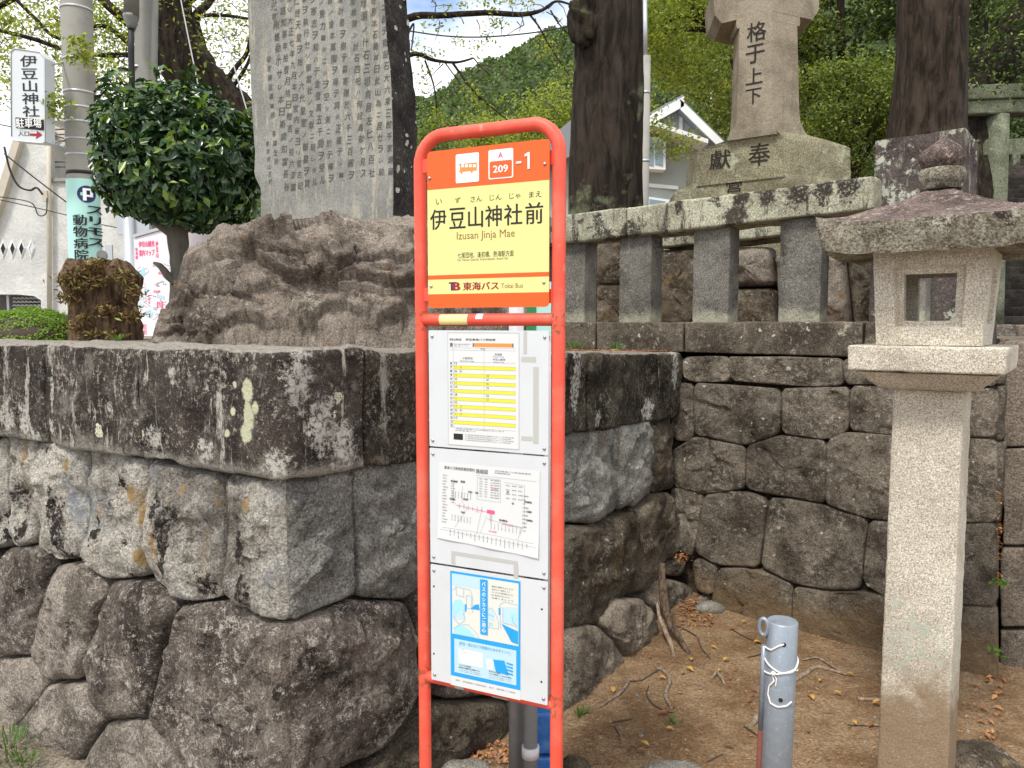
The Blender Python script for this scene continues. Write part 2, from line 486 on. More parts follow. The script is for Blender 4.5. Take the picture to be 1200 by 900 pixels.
M['roof_edge'] = stone('lantern_roof_edge', (0.12, 0.1, 0.075), (0.34, 0.32, 0.25), 7, speck=((0.5, 0.47, 0.39), 0.52, 0.62),
                   lichen=(((0.035, 0.028, 0.023), 7, 0.55, 0.62), ((0.24, 0.17, 0.14), 5, 0.58, 0.66)), grain=110, bump=0.9, bdist=0.007, vary=0, gvar=0.6)
M['rail'] = stone('lichen_rail_stone', (0.27, 0.26, 0.19), (0.46, 0.45, 0.345), 4, speck=((0.53, 0.53, 0.42), 0.53, 0.62),
             streak=((0.05, 0.042, 0.036), 0.53, 0.60, 8), lichen=(((0.065, 0.055, 0.045), 3.2, 0.53, 0.58),), grain=120, bump=0.8, bdist=0.006, vary=0.06)
M['post_grey'] = stone('grey_fence_stone', (0.115, 0.107, 0.093), (0.205, 0.193, 0.17), 3, speck=((0.33, 0.32, 0.29), 0.53, 0.62), grain=150, bump=0.7, bdist=0.005, vary=0.08,
                  lichen=(((0.055, 0.05, 0.043), 4, 0.56, 0.66),), zfade=((0.42, 0.41, 0.31), 1.705, 1.62, 9), gvar=0.6)
M['beam_stone'] = stone('brown_beam_stone', (0.06, 0.048, 0.037), (0.155, 0.13, 0.1), 5, speck=((0.37, 0.34, 0.28), 0.54, 0.63),
                   lichen=(((0.38, 0.36, 0.29), 9, 0.585, 0.65),), spots=((0.58, 0.58, 0.47), 20, 0.3, 0.25), grain=120, bump=0.7, bdist=0.006, vary=0.1)
M['pillar'] = stone('lichen_pillar_stone', (0.055, 0.042, 0.04), (0.11, 0.09, 0.083), 5, speck=((0.3, 0.28, 0.25), 0.55, 0.64),
               lichen=(((0.46, 0.47, 0.39), 5.2, 0.53, 0.57),), streak=((0.42, 0.43, 0.37), 0.56, 0.64, 9), grain=140, bump=0.7, bdist=0.006, vary=0)
M['memorial'] = stone('memorial_shaft_stone', (0.2, 0.165, 0.12), (0.32, 0.275, 0.21), 2.5, speck=((0.4, 0.35, 0.28), 0.55, 0.68), grain=90, bump=0.5, bdist=0.008, vary=0.0, gvar=.25,
                 streak=((0.15, 0.12, 0.09), 0.54, 0.68, 3))
M['memorial_base'] = stone('mossy_memorial_stone', (0.17, 0.15, 0.095), (0.31, 0.285, 0.19), 2.2, speck=((0.38, 0.38, 0.27), 0.55, 0.66),
                      lichen=(((0.42, 0.45, 0.32), 2.4, 0.545, 0.60), ((0.27, 0.22, 0.05), 2.8, 0.61, 0.68)), grain=80, bump=0.8, bdist=0.01, vary=0.05)
M['torii'] = stone('torii_stone', (0.1, 0.11, 0.075), (0.2, 0.215, 0.15), 2, speck=((0.38, 0.4, 0.27), 0.54, 0.64),
              lichen=(((0.36, 0.39, 0.26), 2.6, 0.58, 0.64),), grain=60, bump=0.6, bdist=0.01, vary=0.05)
M['steps'] = stone('dark_step_stone', (0.035, 0.03, 0.025), (0.075, 0.066, 0.055), 3, speck=((0.17, 0.15, 0.12), 0.56, 0.66), grain=50, bump=0.6, vary=0.15)
M['stair_side'] = stone('stair_side_stone', (0.12, 0.096, 0.076), (0.22, 0.183, 0.147), 4, speck=((0.36, 0.31, 0.25), 0.53, 0.63), grain=110, bump=0.8, bdist=0.008, vary=0.1)
M['core'] = stone('dark_wall_core', (0.04, 0.03, 0.02), (0.08, 0.06, 0.042), 5, grain=60, vary=0)
M['slab'] = stone('grey_slab_stone', (0.2, 0.2, 0.185), (0.28, 0.28, 0.26), 3, speck=((0.37, 0.365, 0.33), 0.55, 0.66), grain=150, bump=0.4, bdist=0.003, vary=0, gvar=.3,
             streak=((0.4, 0.37, 0.3), 0.50, 0.64, 26), lichen=(((0.13, 0.13, 0.12), 7, 0.6, 0.7),))
M['slab_side'] = stone('black_slab_side', (0.022, 0.019, 0.018), (0.055, 0.049, 0.044), 5, speck=((0.25, 0.24, 0.21), 0.55, 0.64), streak=((0.36, 0.35, 0.31), 0.6, 0.68, 12), spots=((0.55, 0.55, 0.48), 24, 0.4, 0.35), grain=110, bump=0.8, vary=0)
M['boulder'] = stone('boulder_stone', (0.085, 0.067, 0.054), (0.27, 0.23, 0.19), 2.6, speck=((0.46, 0.42, 0.35), 0.54, 0.63),
                lichen=(((0.24, 0.115, 0.045), 5, 0.585, 0.66), ((0.33, 0.3, 0.25), 6, 0.60, 0.68), ((0.06, 0.046, 0.037), 3, 0.60, 0.68)), grain=120, bump=0.8, bdist=0.009, vary=0)
M['platform'] = stone('platform_gravel', (0.22, 0.19, 0.15), (0.36, 0.325, 0.27), 5, speck=((0.52, 0.49, 0.42), 0.5, 0.6), grain=110, bump=0.9, bdist=0.01, vary=0,
                 lichen=(((0.25, 0.14, 0.08), 9, 0.62, 0.7),))
M['dirt'] = stone('brown_dirt', (0.205, 0.122, 0.063), (0.345, 0.232, 0.135), 2.6, speck=((0.52, 0.41, 0.28), 0.535, 0.64),
             lichen=(((0.15, 0.09, 0.05), 5, 0.55, 0.68),), grain=75, bump=1.0, bdist=0.012, vary=0, gvar=0.35)
M['ground'] = stone('ground_soil', (0.2, 0.16, 0.12), (0.31, 0.265, 0.21), 2.0, speck=((0.42, 0.38, 0.32), 0.54, 0.66), grain=80, bump=0.8, bdist=0.01, vary=0)
M['curb'] = stone('pale_curb_stone', (0.2, 0.185, 0.155), (0.34, 0.32, 0.28), 6, speck=((0.48, 0.46, 0.41), 0.52, 0.62), grain=120, bump=0.9, vary=0.1)

M['red'] = paint('coral_red_paint', (0.82, 0.095, 0.055), 0.5, dirt=0.75, scale=7, bump=0.12, dcol=(0.80, 0.19, 0.13), chips=(((0.74, 0.27, 0.21), 18, .62, .70), ((0.86, 0.6, 0.55), 60, .70, .72), ((0.28, 0.07, 0.04), 42, .715, .735)))
M['orange'] = paint('orange_sign_film', (0.78, 0.115, 0.016), 0.35)
M['yellow'] = paint('pale_yellow_film', (0.74, 0.71, 0.28), 0.35)
M['white'] = paint('white_panel', (0.62, 0.645, 0.675), 0.4, dirt=0.45, scale=6, dcol=(0.53, 0.545, 0.55))
M['paper'] = paint('white_paper', (0.67, 0.68, 0.69), 0.6)
M['film_white'] = paint('white_film', (0.86, 0.86, 0.86), 0.4)
M['ink'] = paint('black_ink', (0.02, 0.017, 0.017), 0.6)
M['ink_soft'] = paint('grey_ink', (0.13, 0.13, 0.15), 0.6)
M['ink_line'] = paint('fine_line_ink', (0.28, 0.28, 0.31), 0.6)
M['maroon'] = paint('maroon_ink', (0.33, 0.015, 0.03), 0.5)
M['navy'] = paint('navy_ink', (0.02, 0.03, 0.12), 0.5)
M['brown_ink'] = paint('brown_ink', (0.28, 0.13, 0.05), 0.5)
M['stripe'] = paint('lemon_stripe', (0.72, 0.67, 0.05), 0.55)
M['stripe_orange'] = paint('orange_ink', (0.92, 0.27, 0.06), 0.55)
M['tape'] = paint('old_tape_residue', (0.47, 0.47, 0.45), 0.7, dirt=0.7, scale=60, dcol=(0.45, 0.45, 0.44))
M['tape_cream'] = paint('cream_tape', (0.85, 0.74, 0.33), 0.5)
M['p_blue'] = paint('poster_blue', (0.02, 0.34, 0.75), 0.5)
M['p_pale'] = paint('poster_pale_blue', (0.48, 0.67, 0.77), 0.5)
M['p_sky'] = paint('poster_light_blue', (0.36, 0.7, 0.92), 0.5)
M['p_cream'] = paint('poster_cream', (0.68, 0.69, 0.64), 0.5)
M['pink'] = paint('pink_ink', (0.83, 0.1, 0.25), 0.5)
M['lilac'] = paint('map_pale_pink', (0.86, 0.8, 0.86), 0.5, dirt=0.6, scale=9, dcol=(0.86, 0.66, 0.78))
M['screw'] = paint('steel_screw', (0.5, 0.5, 0.5), 0.3, metal=1.0)
M['galv'] = paint('galvanised_steel', (0.27, 0.31, 0.36), 0.42, dirt=0.5, scale=45, metal=0.45, dcol=(0.38, 0.42, 0.46), chips=(((0.42, 0.45, 0.48), 90, .58, .7), ((0.17, 0.17, 0.17), 14, .62, .75), ((0.3, 0.24, 0.18), 30, .68, .76)))
M['rust'] = paint('rusty_steel', (0.16, 0.05, 0.035), 0.8, dirt=0.5, scale=30)
M['rope'] = paint('white_cord', (0.78, 0.76, 0.7), 0.8)
M['pipe'] = paint('grey_plastic_pipe', (0.16, 0.165, 0.165), 0.45, dirt=0.4, scale=14, dcol=(0.25, 0.25, 0.25))
M['pipe_pale'] = paint('pale_steel_pole', (0.55, 0.53, 0.55), 0.5)
M['blue'] = paint('blue_plastic', (0.02, 0.13, 0.42), 0.4, dirt=0.5, scale=25, dcol=(0.2, 0.34, 0.55))
M['green'] = paint('green_paint', (0.02, 0.22, 0.07), 0.45)
M['cyan'] = paint('pale_cyan_film', (0.42, 0.72, 0.66), 0.4)
M['concrete'] = paint('pole_concrete', (0.32, 0.31, 0.28), 0.85, dirt=0.5, scale=3, bump=0.3)
M['concrete_dark'] = paint('dark_pole_concrete', (0.2, 0.195, 0.175), 0.85, dirt=0.5, scale=3, bump=0.3)
M['black'] = paint('black_rubber', (0.015, 0.015, 0.016), 0.6)
M['sign_grey'] = paint('pale_grey_sign_face', (0.62, 0.66, 0.69), 0.4)
M['alu'] = paint('aluminium', (0.5, 0.52, 0.54), 0.4, metal=0.5)
M['plaster'] = stone('white_rough_plaster', (0.56, 0.56, 0.55), (0.7, 0.7, 0.68), 1.2, grain=40, bump=0.5, bdist=0.02, vary=0, gvar=.08, speck=((0.78, 0.78, 0.76), 0.55, 0.7))
M['beige'] = paint('beige_plaster', (0.55, 0.5, 0.42), 0.85, dirt=0.4, scale=2)
M['dark'] = paint('dark_interior', (0.02, 0.02, 0.022), 0.8)
M['glass'] = paint('window_glass', (0.25, 0.33, 0.4), 0.08, spec=0.8)
M['house'] = paint('grey_green_siding', (0.36, 0.385, 0.36), 0.8, dirt=0.3, scale=1.5)
M['trim'] = paint('white_trim', (0.74, 0.75, 0.75), 0.6)
M['roof'] = paint('grey_roof', (0.22, 0.24, 0.26), 0.7)
M['y_house'] = paint('cream_yellow_wall', (0.72, 0.6, 0.22), 0.8)
M['screenblock'] = paint('grey_block', (0.4, 0.41, 0.4), 0.8)

def bark(name, dark, light, sc=6, lich=None, bump=1.0):
    m, n = newmat(name); g = NG(n)
    sv = g.pos(scale=(sc, sc, sc * 0.22)); a = g.noise(sv, 1.6, 9, 0.68, 0.6)
    v = g.voro(g.pos(scale=(sc * 2.2, sc * 2.2, sc * 0.6)), 1.0)
    h = g.math('ADD', a, g.math('MULTIPLY', v, 0.5))
    col = g.mix(g.ramp(a, 0.36, 0.64), dark, light)
    if lich:
        for c, s_, lo, hi in lich:
            col = g.mix(g.ramp(g.noise(g.pos(loc=(4, s_, 2)), s_, 7, 0.7), lo, hi), col, c)
    g.out(col, 0.95, h, bump, 0.03, 0.15)
    return m
M['bark_dark'] = bark('dark_bark', (0.012, 0.009, 0.007), (0.048, 0.036, 0.028), 6, lich=(((0.13, 0.145, 0.085), 1.6, 0.56, 0.66), ((0.3, 0.33, 0.3), 12, 0.7, 0.74)))
M['bark_red'] = bark('red_brown_bark', (0.014, 0.010, 0.007), (0.058, 0.043, 0.032), 7, lich=(((0.2, 0.07, 0.035), 6, 0.66, 0.7), ((0.3, 0.3, 0.28), 22, 0.72, 0.75)))
M['bark_branch'] = bark('branch_bark', (0.011, 0.008, 0.006), (0.045, 0.034, 0.025), 9, lich=(((0.09, 0.1, 0.04), 4, 0.55, 0.7),))
M['bark_grey'] = bark('grey_smooth_bark', (0.11, 0.1, 0.08), (0.2, 0.18, 0.15), 6, bump=0.3)
M['stump'] = bark('stump_fibre', (0.06, 0.035, 0.02), (0.21, 0.14, 0.09), 22)
M['root_dark'] = bark('dark_root', (0.06, 0.04, 0.027), (0.17, 0.12, 0.085), 26, bump=.6)
M['root'] = bark('pale_root', (0.17, 0.12, 0.085), (0.36, 0.28, 0.21), 30, bump=0.5)
M['twig'] = paint('dark_twig', (0.07, 0.05, 0.04), 0.9)
M['camellia'] = leafmat('glossy_dark_leaf', (0.014, 0.042, 0.014), (0.05, 0.115, 0.03), (0.2, 0.29, 0.06), rough=0.25, trans=0.12, spec=0.5)
M['azalea'] = leafmat('bright_small_leaf', (0.10, 0.2, 0.03), (0.27, 0.4, 0.06), rough=0.6, trans=0.3, spec=0.2)
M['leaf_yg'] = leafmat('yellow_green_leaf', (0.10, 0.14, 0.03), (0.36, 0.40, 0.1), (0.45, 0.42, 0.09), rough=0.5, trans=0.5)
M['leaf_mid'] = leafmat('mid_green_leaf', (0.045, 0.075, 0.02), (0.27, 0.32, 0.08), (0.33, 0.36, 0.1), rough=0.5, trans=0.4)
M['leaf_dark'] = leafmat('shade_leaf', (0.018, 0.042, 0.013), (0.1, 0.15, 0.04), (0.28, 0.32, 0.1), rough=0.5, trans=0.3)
M['leaf_dead'] = leafmat('dead_orange_leaf', (0.26, 0.1, 0.045), (0.55, 0.28, 0.12), rough=0.7, trans=0.1)
M['leaf_yellow'] = leafmat('fallen_yellow_leaf', (0.52, 0.3, 0.06), (0.78, 0.55, 0.13), rough=0.6, trans=0.1)
M['grass'] = leafmat('grass_blade', (0.08, 0.17, 0.03), (0.2, 0.33, 0.06), rough=0.6, trans=0.3)

# ================================================================== SETTING: ground
def plane_sheet(name, xs, ys, zf, mat, kind='structure'):
    vs = [(x, y, zf(x, y)) for y in ys for x in xs]
    nx = len(xs); fs = [(j * nx + i, j * nx + i + 1, (j + 1) * nx + i + 1, (j + 1) * nx + i) for j in range(len(ys) - 1) for i in range(nx - 1)]
    o = MB().add(vs, fs, True).build(name, mat)
    tag(o, kind=kind); return o
g_ = [-900, -300, -120, -60, -30, -15, -8, -4, -2, 0, 2, 4, 8, 15, 30, 60, 120, 300, 900]
plane_sheet('ground', g_, [y + 5 for y in g_], lambda x, y: -0.03, M['ground'])

# wall geometry --------------------------------------------------------------------
C0 = P(328, 411, 2.15)                       # top outer corner of the cap
ZT = C0.z
dL = v3(-.845, .534).normalized()
dR = v3(.579, .815).normalized()
IC = C0 + dR * 2.83; IC.z = 0
dB = v3(.79, -.613).normalized()
nL = v3(dL.y * -1, dL.x).normalized()
if nL.y > 0: nL = -nL
nR = v3(dR.y, -dR.x).normalized()
nB = v3(dB.y, -dB.x).normalized()            # faces the camera
def tilt(n, a): return (n + v3(0, 0, a)).normalized()
TL = tilt(nL, 0.05); TR = tilt(nR, 0.06); TB = tilt(nB, 0.07)
pL = C0 - nL * 0.055; pL.z = 1.15
pR = C0 - nR * 0.055; pR.z = 1.15
pB = Vector((IC.x, IC.y, 1.42))

def cap_shear(p):
    t = max(0.0, (p - C0).dot(dR))
    dd = math.hypot(p.x - C0.x, p.y - C0.y)
    if dd < .05: p = p - (nL + nR) * (.012 * (1 - dd / .05) ** 2)
    return p - v3(0, 0, 0.033 * t * min(1, t / 0.4))

# ---- dirt patch beside the wall: fine uneven sheet
def dirt_z(x, y):
    base = -0.005 + 0.025 * noise.noise(v3(x * 1.1, y * 1.1, 3)) + 0.006 * noise.fractal(v3(x * 7, y * 7, 0), 1, 2, 3)
    d2 = (x - IC.x) ** 2 + (y - IC.y) ** 2
    base += 0.05 * math.exp(-d2 / 0.12)
    return base
xs = list(np.linspace(-1.2, 3.4, 150)); ys = list(np.linspace(0.7, 5.2, 150))
plane_sheet('dirt_ground', xs, ys, dirt_z, M['dirt'])

# ---- platform top
def poly_sheet(name, pts, z, mat, kind='structure', n=1):
    o = MB().add([(p[0], p[1], z) for p in pts], [list(range(len(pts)))]).build(name, mat)
    tag(o, kind=kind); return o
a = C0 - nL * .10 - nR * .10
far = [a + dL * 14, a + dL * 14 + v3(3, 9), v3(0.5, 13), IC - nR * .1 + v3(1.5, 4.5), IC - nR * .1]
_pt = [cap_shear(Vector((p.x, p.y, ZT - 0.014))) for p in [a] + far[::-1]]
tag(MB().add(_pt + [Vector((-2.5, 6.5, ZT - .014))], [(0, 6, 1), (1, 6, 2), (2, 6, 3), (3, 6, 4), (4, 6, 5), (5, 6, 0)]).build('platform_top', M['platform']), kind='structure')

# ================================================================== stones
def smooth_poly(pts, n, closed=True):
    """resample a closed polygon to n points with slightly rounded corners"""
    P_ = [Vector(p) for p in pts]
    for _ in range(1):
        q = []
        for i in range(len(P_)):
            a_, b_ = P_[i], P_[(i + 1) % len(P_)]
            ln = (b_ - a_).length
            k = min(0.25, 0.02 / max(ln, 1e-4))
            q += [a_.lerp(b_, k), a_.lerp(b_, 1 - k)]
        P_ = q
    L_ = [(P_[(i + 1) % len(P_)] - P_[i]).length for i in range(len(P_))]
    tot = sum(L_); out = []; i = 0; acc = 0
    for k in range(n):
        t = tot * k / n
        while acc + L_[i] < t: acc += L_[i]; i += 1
        out.append(P_[i].lerp(P_[(i + 1) % len(P_)], (t - acc) / L_[i]))
    return out

def facets(p, f, amt):
    """flat chipped planes that meet at sharp edges"""
    d_, pts_ = noise.voronoi(p * f)
    c_ = pts_[0]; h = math.sin(c_.x * 12.9 + c_.y * 78.2 + c_.z * 37.7) * 43758.5
    a = (h - math.floor(h)) * 6.283; b_ = ((h * 1.7) - math.floor(h * 1.7)) * 6.283
    dr = Vector((math.cos(a), math.sin(a) * .6, math.sin(b_)))
    return (p * f - c_).dot(dr) / f * amt + (math.sin(a * 3) * .12) / f * amt

def stone_face(mb, pts, nrm, bulge=0.04, n=72, rings=15, rough=0.006, freq=9, gap=-0.003, low=0.012, sharp=None, depth=0.09, rim=0.013, chip=1.0):
    """one pillow-faced block: pts is its outline on the wall plane"""
    bd = smooth_poly(pts, n)
    c = sum(bd, Vector()) / n
    dist = [(p - c).length for p in bd]
    md = sum(dist) / n
    b = len(mb.v)
    seed = v3(c.x * 3.1, c.y * 2.7, c.z * 5.3)
    def put(p, h, w):
        k = noise.fractal(p * freq, 0.85, 2.1, 6) * rough * w
        k += noise.noise(p * 3.7 + seed) * low * w
        r_ = 1 - abs(noise.noise(p * 6.1 + seed * 2)) * 2
        k += r_ * low * 0.35 * w
        k += (noise.ridged_multi_fractal(Vector((p.x * 5 + p.z * 2, p.y * 5, p.z * 5)) + seed, 0.9, 2.0, 4, 1.0, 2.0) - 1.2) * low * 0.32 * w
        k += (facets(p, 8, .16) + facets(p + seed, 19, .16)) * w * chip
        mb.v.append(p + nrm * (h + k))
    # skirt
    for p, d in zip(bd, dist):
        q = p + (c - p) * (gap / d); mb.v.append(q - nrm * depth)
    ts = [0.0] + [0.015, 0.035, 0.06, 0.09, .13, .18] + list(np.linspace(0.24, 0.985, rings - 6))
    for t in ts:
        for i, (p, d) in enumerate(zip(bd, dist)):
            q = p + (c - p) * (gap / d) + (c - p) * (t * (1 - gap / d))
            e = t * d / md
            h = bulge * (0.62 * (1 - math.exp(-t * d / rim)) + 0.38 * (1 - (1 - min(1, e)) ** 2.2))
            w = min(1, e / 0.06 + 0.25)
            if sharp and sharp(p):
                h *= min(1, .5 + e)
            put(q, h, w)
    R = len(ts) + 1
    for j in range(R - 1):
        for i in range(n):
            k = (i + 1) % n
            mb.f.append([b + j * n + i, b + j * n + k, b + (j + 1) * n + k, b + (j + 1) * n + i]); mb.sm.append(True)
    put(c, bulge, 1)
    ce = len(mb.v) - 1
    for i in range(n):
        mb.f.append([b + (R - 1) * n + i, b + (R - 1) * n + (i + 1) % n, ce]); mb.sm.append(True)

def proj(poly, p0, n): return [onplane(x, y, p0, n) for x, y in poly]

# corner arris: intersection of the two tilted planes
_dir = TL.cross(TR).normalized()
A_ = Matrix((TL, TR, _dir)).inverted() @ Vector((TL.dot(pL), TR.dot(pR), _dir.dot(C0)))
def arris(py):
    lo, hi = -3, 3
    if _dir.z < 0: f = -1
    else: f = 1
    best = None
    for k in range(40):
        m_ = (lo + hi) / 2
        p = A_ + _dir * (m_ * f)
        d = p - CAM
        y = 450 - F * d.dot(UP) / d.dot(FWD)
        if y > py: lo = m_
        else: hi = m_
    return A_ + _dir * (m_ * f)

wall = empty('retaining_wall', (C0.x, C0.y, 0), 'old stone retaining wall with thick dark lichened capstones, left of and behind the red bus stop sign', 'stone wall')
# capstones: plan offset rows
CW = 0.46; CH = 0.375
def capblk(p, q, ins, keep=(0,), amp=0.007):
    """block along outer edge p->q, ins = inward vectors at p and q"""
    z0 = v3(0, 0, -CH)
    b4 = [p + z0, q + z0, q + ins[1] + z0, p + ins[0] + z0]
    # order so that ring is ccw from above
    ar = sum(b4[i].x * b4[(i + 1) % 4].y - b4[(i + 1) % 4].x * b4[i].y for i in range(4))
    if ar < 0: b4 = [b4[1], b4[0], b4[3], b4[2]]
    return [x for x in b4] + [x + v3(0, 0, CH) for x in b4]
mitre = -(nL + nR) * CW
def onL(px): # distance along left edge for a pixel column
    r = (px - 600) / F
    return (C0.x - r * C0.y) / (r * dL.y - dL.x)
def onR(px):
    r = (px - 600) / F
    return (C0.x - r * C0.y) / (r * dR.y - dR.x)
def cap_obj(parts, cm='cap'):
    mb = MB()
    for pp, keep in parts:
        mb.rbox(pp, seg=0.014, r=0.02, amp=0.009, freq=9, keep=keep, shear=cap_shear, maxn=90, low=(0.014, 5), fade=C0)
    return mb.build('capstone', M[cm], wall)
sL = [0, onL(163), onL(50), onL(-110), onL(-330), onL(-700)]
sR = [0, onR(425), onR(575), onR(690), onR(800)]
G = 0.003
cap_obj([(capblk(C0, C0 + dL * (sL[1] - G), (mitre, -nL * CW)), (0,)), (capblk(C0, C0 + dR * (sR[1] - G), (mitre, -nR * CW)), (0,))])
for i in range(1, len(sL) - 1):
    cap_obj([(capblk(C0 + dL * (sL[i] + G), C0 + dL * (sL[i + 1] - G), (-nL * CW, -nL * CW)), ())])
for i in range(1, len(sR) - 1):
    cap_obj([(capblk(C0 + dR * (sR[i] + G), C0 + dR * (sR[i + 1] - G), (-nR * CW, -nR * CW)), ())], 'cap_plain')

add_top(M['cap'], (0.4, 0.365, 0.31)); add_top(M['cap_plain'], (0.33, 0.29, 0.24))  # lit cap tops painted in as a paler, gritty tone
pc_ = lambda x, y: onplane(x, y, C0, nL)
add_patches(M['cap'], (0.62, 0.63, 0.44), [(pc_(291, 458), .03, 1.3), (pc_(291, 488), .026, 2.2), (pc_(288, 508), .028, 1.2), (pc_(272, 482), .014, 1), (pc_(266, 508), .014, 1), (pc_(274, 451), .012, 1), (pc_(300, 478), .016, 1.4)], 30, .35, .1, .3)
add_patches(M['cap'], (0.55, 0.53, 0.48), [(pc_(201, 438), .022, 1.4), (pc_(128, 482), .02, 2), (pc_(62, 465), .016, 4.5), (pc_(62, 500), .018, 2.5), (pc_(8, 488), .06, 1.2), (pc_(28, 492), .045, 1.6), (pc_(40, 510), .05, .6),
    (onplane(372, 500, C0, nR), .04, 2.2), (onplane(350, 445, C0, nR), .05, 2.0), (onplane(402, 520, C0, nR), .055, 1.2), (onplane(384, 480, C0, nR), .03, 2), (onplane(445, 520, C0, nR), .05, 1.6), (onplane(440, 425, C0, nR), .02, 1.2), (pc_(322, 545), .05, 1.0), (pc_(180, 512), .05, .8), (pc_(240, 530), .05, .7)], 34, 1.0, .12, .5)
add_patches(M['cap_plain'], (0.52, 0.5, 0.46), [(onplane(676, 450, C0, nR), .045, 3.5), (onplane(790, 430, C0, nR), .045, 3), (onplane(760, 480, C0, nR), .07, 1), (onplane(700, 490, C0, nR), .03, 1.5)], 34, 1.0, .12, .5)
pw_ = lambda x, y: onplane(x, y, pL + TL * .03, TL)
add_patches(M['wall_pale'], (0.04, 0.032, 0.03), [(pw_(110, 618), .03, 2.6), (pw_(194, 640), .045, 3.0), (pw_(186, 600), .03, 2.5), (pw_(275, 640), .03, 2.6), (pw_(283, 690), .035, 1.4), (pw_(68, 625), .06, 2), (pw_(60, 590), .03, 2), (pw_(22, 620), .04, 1.2), (pw_(80, 650), .06, .5), (pw_(235, 688), .06, .8)], 24, 1.0, .1, .44)
add_patches(M['wall_pale'], (0.40, 0.27, 0.12), [(pw_(165, 595), .035, 3), (pw_(155, 580), .04, 1), (pw_(80, 545), .03, 1), (pw_(258, 590), .03, 3), (pw_(212, 575), .03, 1.2), (pw_(290, 590), .03, 1.2), (pw_(165, 655), .04, 1)], 12, .6, .2, .4)

# dark joint core behind the face
def core(mb, p0, n, d, a, b, z0, z1):
    q = p0 - n * 0.075
    def at(s, z):
        base = q + d * s; base = Vector((base.x, base.y, 0))
        # keep on the tilted plane
        k = (q - Vector((base.x, base.y, z))).dot(n) / n.dot(Vector((n.x, n.y, 0)).normalized())
        return Vector((base.x, base.y, z)) + Vector((n.x, n.y, 0)).normalized() * k
    f = [at(a, z0), at(b, z0), at(b, z1), at(a, z1)]
    bk = [x - Vector((n.x, n.y, 0)) * 0.35 for x in f]
    mb.hexa([f[0], f[1], bk[1], bk[0], f[3], f[2], bk[2], bk[3]])
mb = MB()
core(mb, pL, TL, dL, 0.06, 8.2, -0.3, 1.16)
core(mb, pR, TR, dR, 0.06, 2.75, -0.3, 1.12)
mb.build('core', M['core'], wall)

LW = [  # left face: (outline, material, bulge)
    ([(-60, 500), (8, 506), (9, 636), (-8, 645), (-58, 640)], 'wall_pale', .03),
    ([(11, 507), (47, 512), (48, 634), (38, 638), (20, 641), (13, 634)], 'wall_pale', .03),
    ([(50, 512), (104, 523), (103, 648), (98, 653), (72, 656), (64, 655), (52, 640)], 'wall_pale', .035),
    ([(107, 524), (176, 538), (174, 675), (148, 677), (128, 678), (112, 665), (106, 652)], 'wall_pale', .035),
    ([(180, 539), (264, 554), (263, 697), (250, 702), (225, 704), (205, 698), (178, 677), (176, 640)], 'wall_pale', .035),
    ([(-90, 642), (-58, 643), (-6, 648), (-12, 700), (-10, 766), (-90, 766)], 'wall_brown', .04),
    ([(12, 642), (30, 639), (49, 638), (61, 650), (63, 665), (55, 700), (42, 745), (37, 767), (15, 768), (-6, 767), (-9, 700), (-1, 660)], 'wall_brown', .05),
    ([(66, 664), (80, 660), (100, 657), (112, 666), (125, 681), (126, 692), (108, 745), (101, 783), (96, 795), (60, 797), (50, 790), (39, 766), (46, 735), (60, 695)], 'wall_light', .055),
    ([(130, 682), (145, 680), (172, 679), (190, 690), (207, 703), (209, 714), (200, 740), (184, 790), (177, 840), (128, 842), (110, 820), (102, 800), (104, 780), (112, 745), (129, 700)], 'wall_brown', .055),
    ([(-120, 770), (37, 771), (45, 781), (54, 801), (45, 820), (10, 860), (-10, 890), (-120, 890)], 'wall_light', .03),
    ([(57, 803), (100, 800), (108, 815), (122, 838), (125, 843), (104, 872), (78, 912), (40, 930), (-4, 920), (14, 860), (35, 832)], 'wall_light', .03),
    ([(129, 845), (180, 843), (192, 868), (206, 890), (225, 912), (215, 950), (74, 950), (106, 878)], 'wall_light', .03),
]
for poly, m, bu in LW:
    mb = MB(); stone_face(mb, proj(poly, pL, TL), TL, bu * .72, chip=.85 if m == 'wall_pale' else .65, gap=.0005, rim=.016, n=110, rings=30, low=0.03 if m == 'wall_pale' else 0.018, rough=0.02 if m == 'wall_pale' else 0.012, freq=7)
    mb.build('stone', M[m], wall)
# the wall goes on to the left beyond the frame
R9 = random.Random(4)
def wpt(s_, z):
    b_ = C0 + dL * s_; q0_ = Vector((b_.x, b_.y, z)); return q0_ + Vector((nL.x, nL.y, 0)) * ((pL - q0_).dot(TL) / TL.dot(nL))
for r_, (z0_, z1_, m_) in enumerate(((.74, 1.14, 'wall_pale'), (.30, .72, 'wall_brown'), (-.1, .28, 'wall_light'))):
    s_ = [onL(-60), onL(-121), onL(-121)][r_] + .012
    while s_ < 7.5:
        w_ = R9.uniform(.3, .6); j = lambda: R9.uniform(-.03, .03)
        mb = MB(); stone_face(mb, [wpt(s_ + w_ + j() * .3, z0_ + j() * .5), wpt(s_ + j() * .3, z0_ + j() * .5), wpt(s_, z1_), wpt(s_ + w_ * .5, z1_ + .012), wpt(s_ + w_, z1_)], TL, .03, n=48, rings=12)
        mb.build('stone', M[m_], wall); s_ += w_ + .012
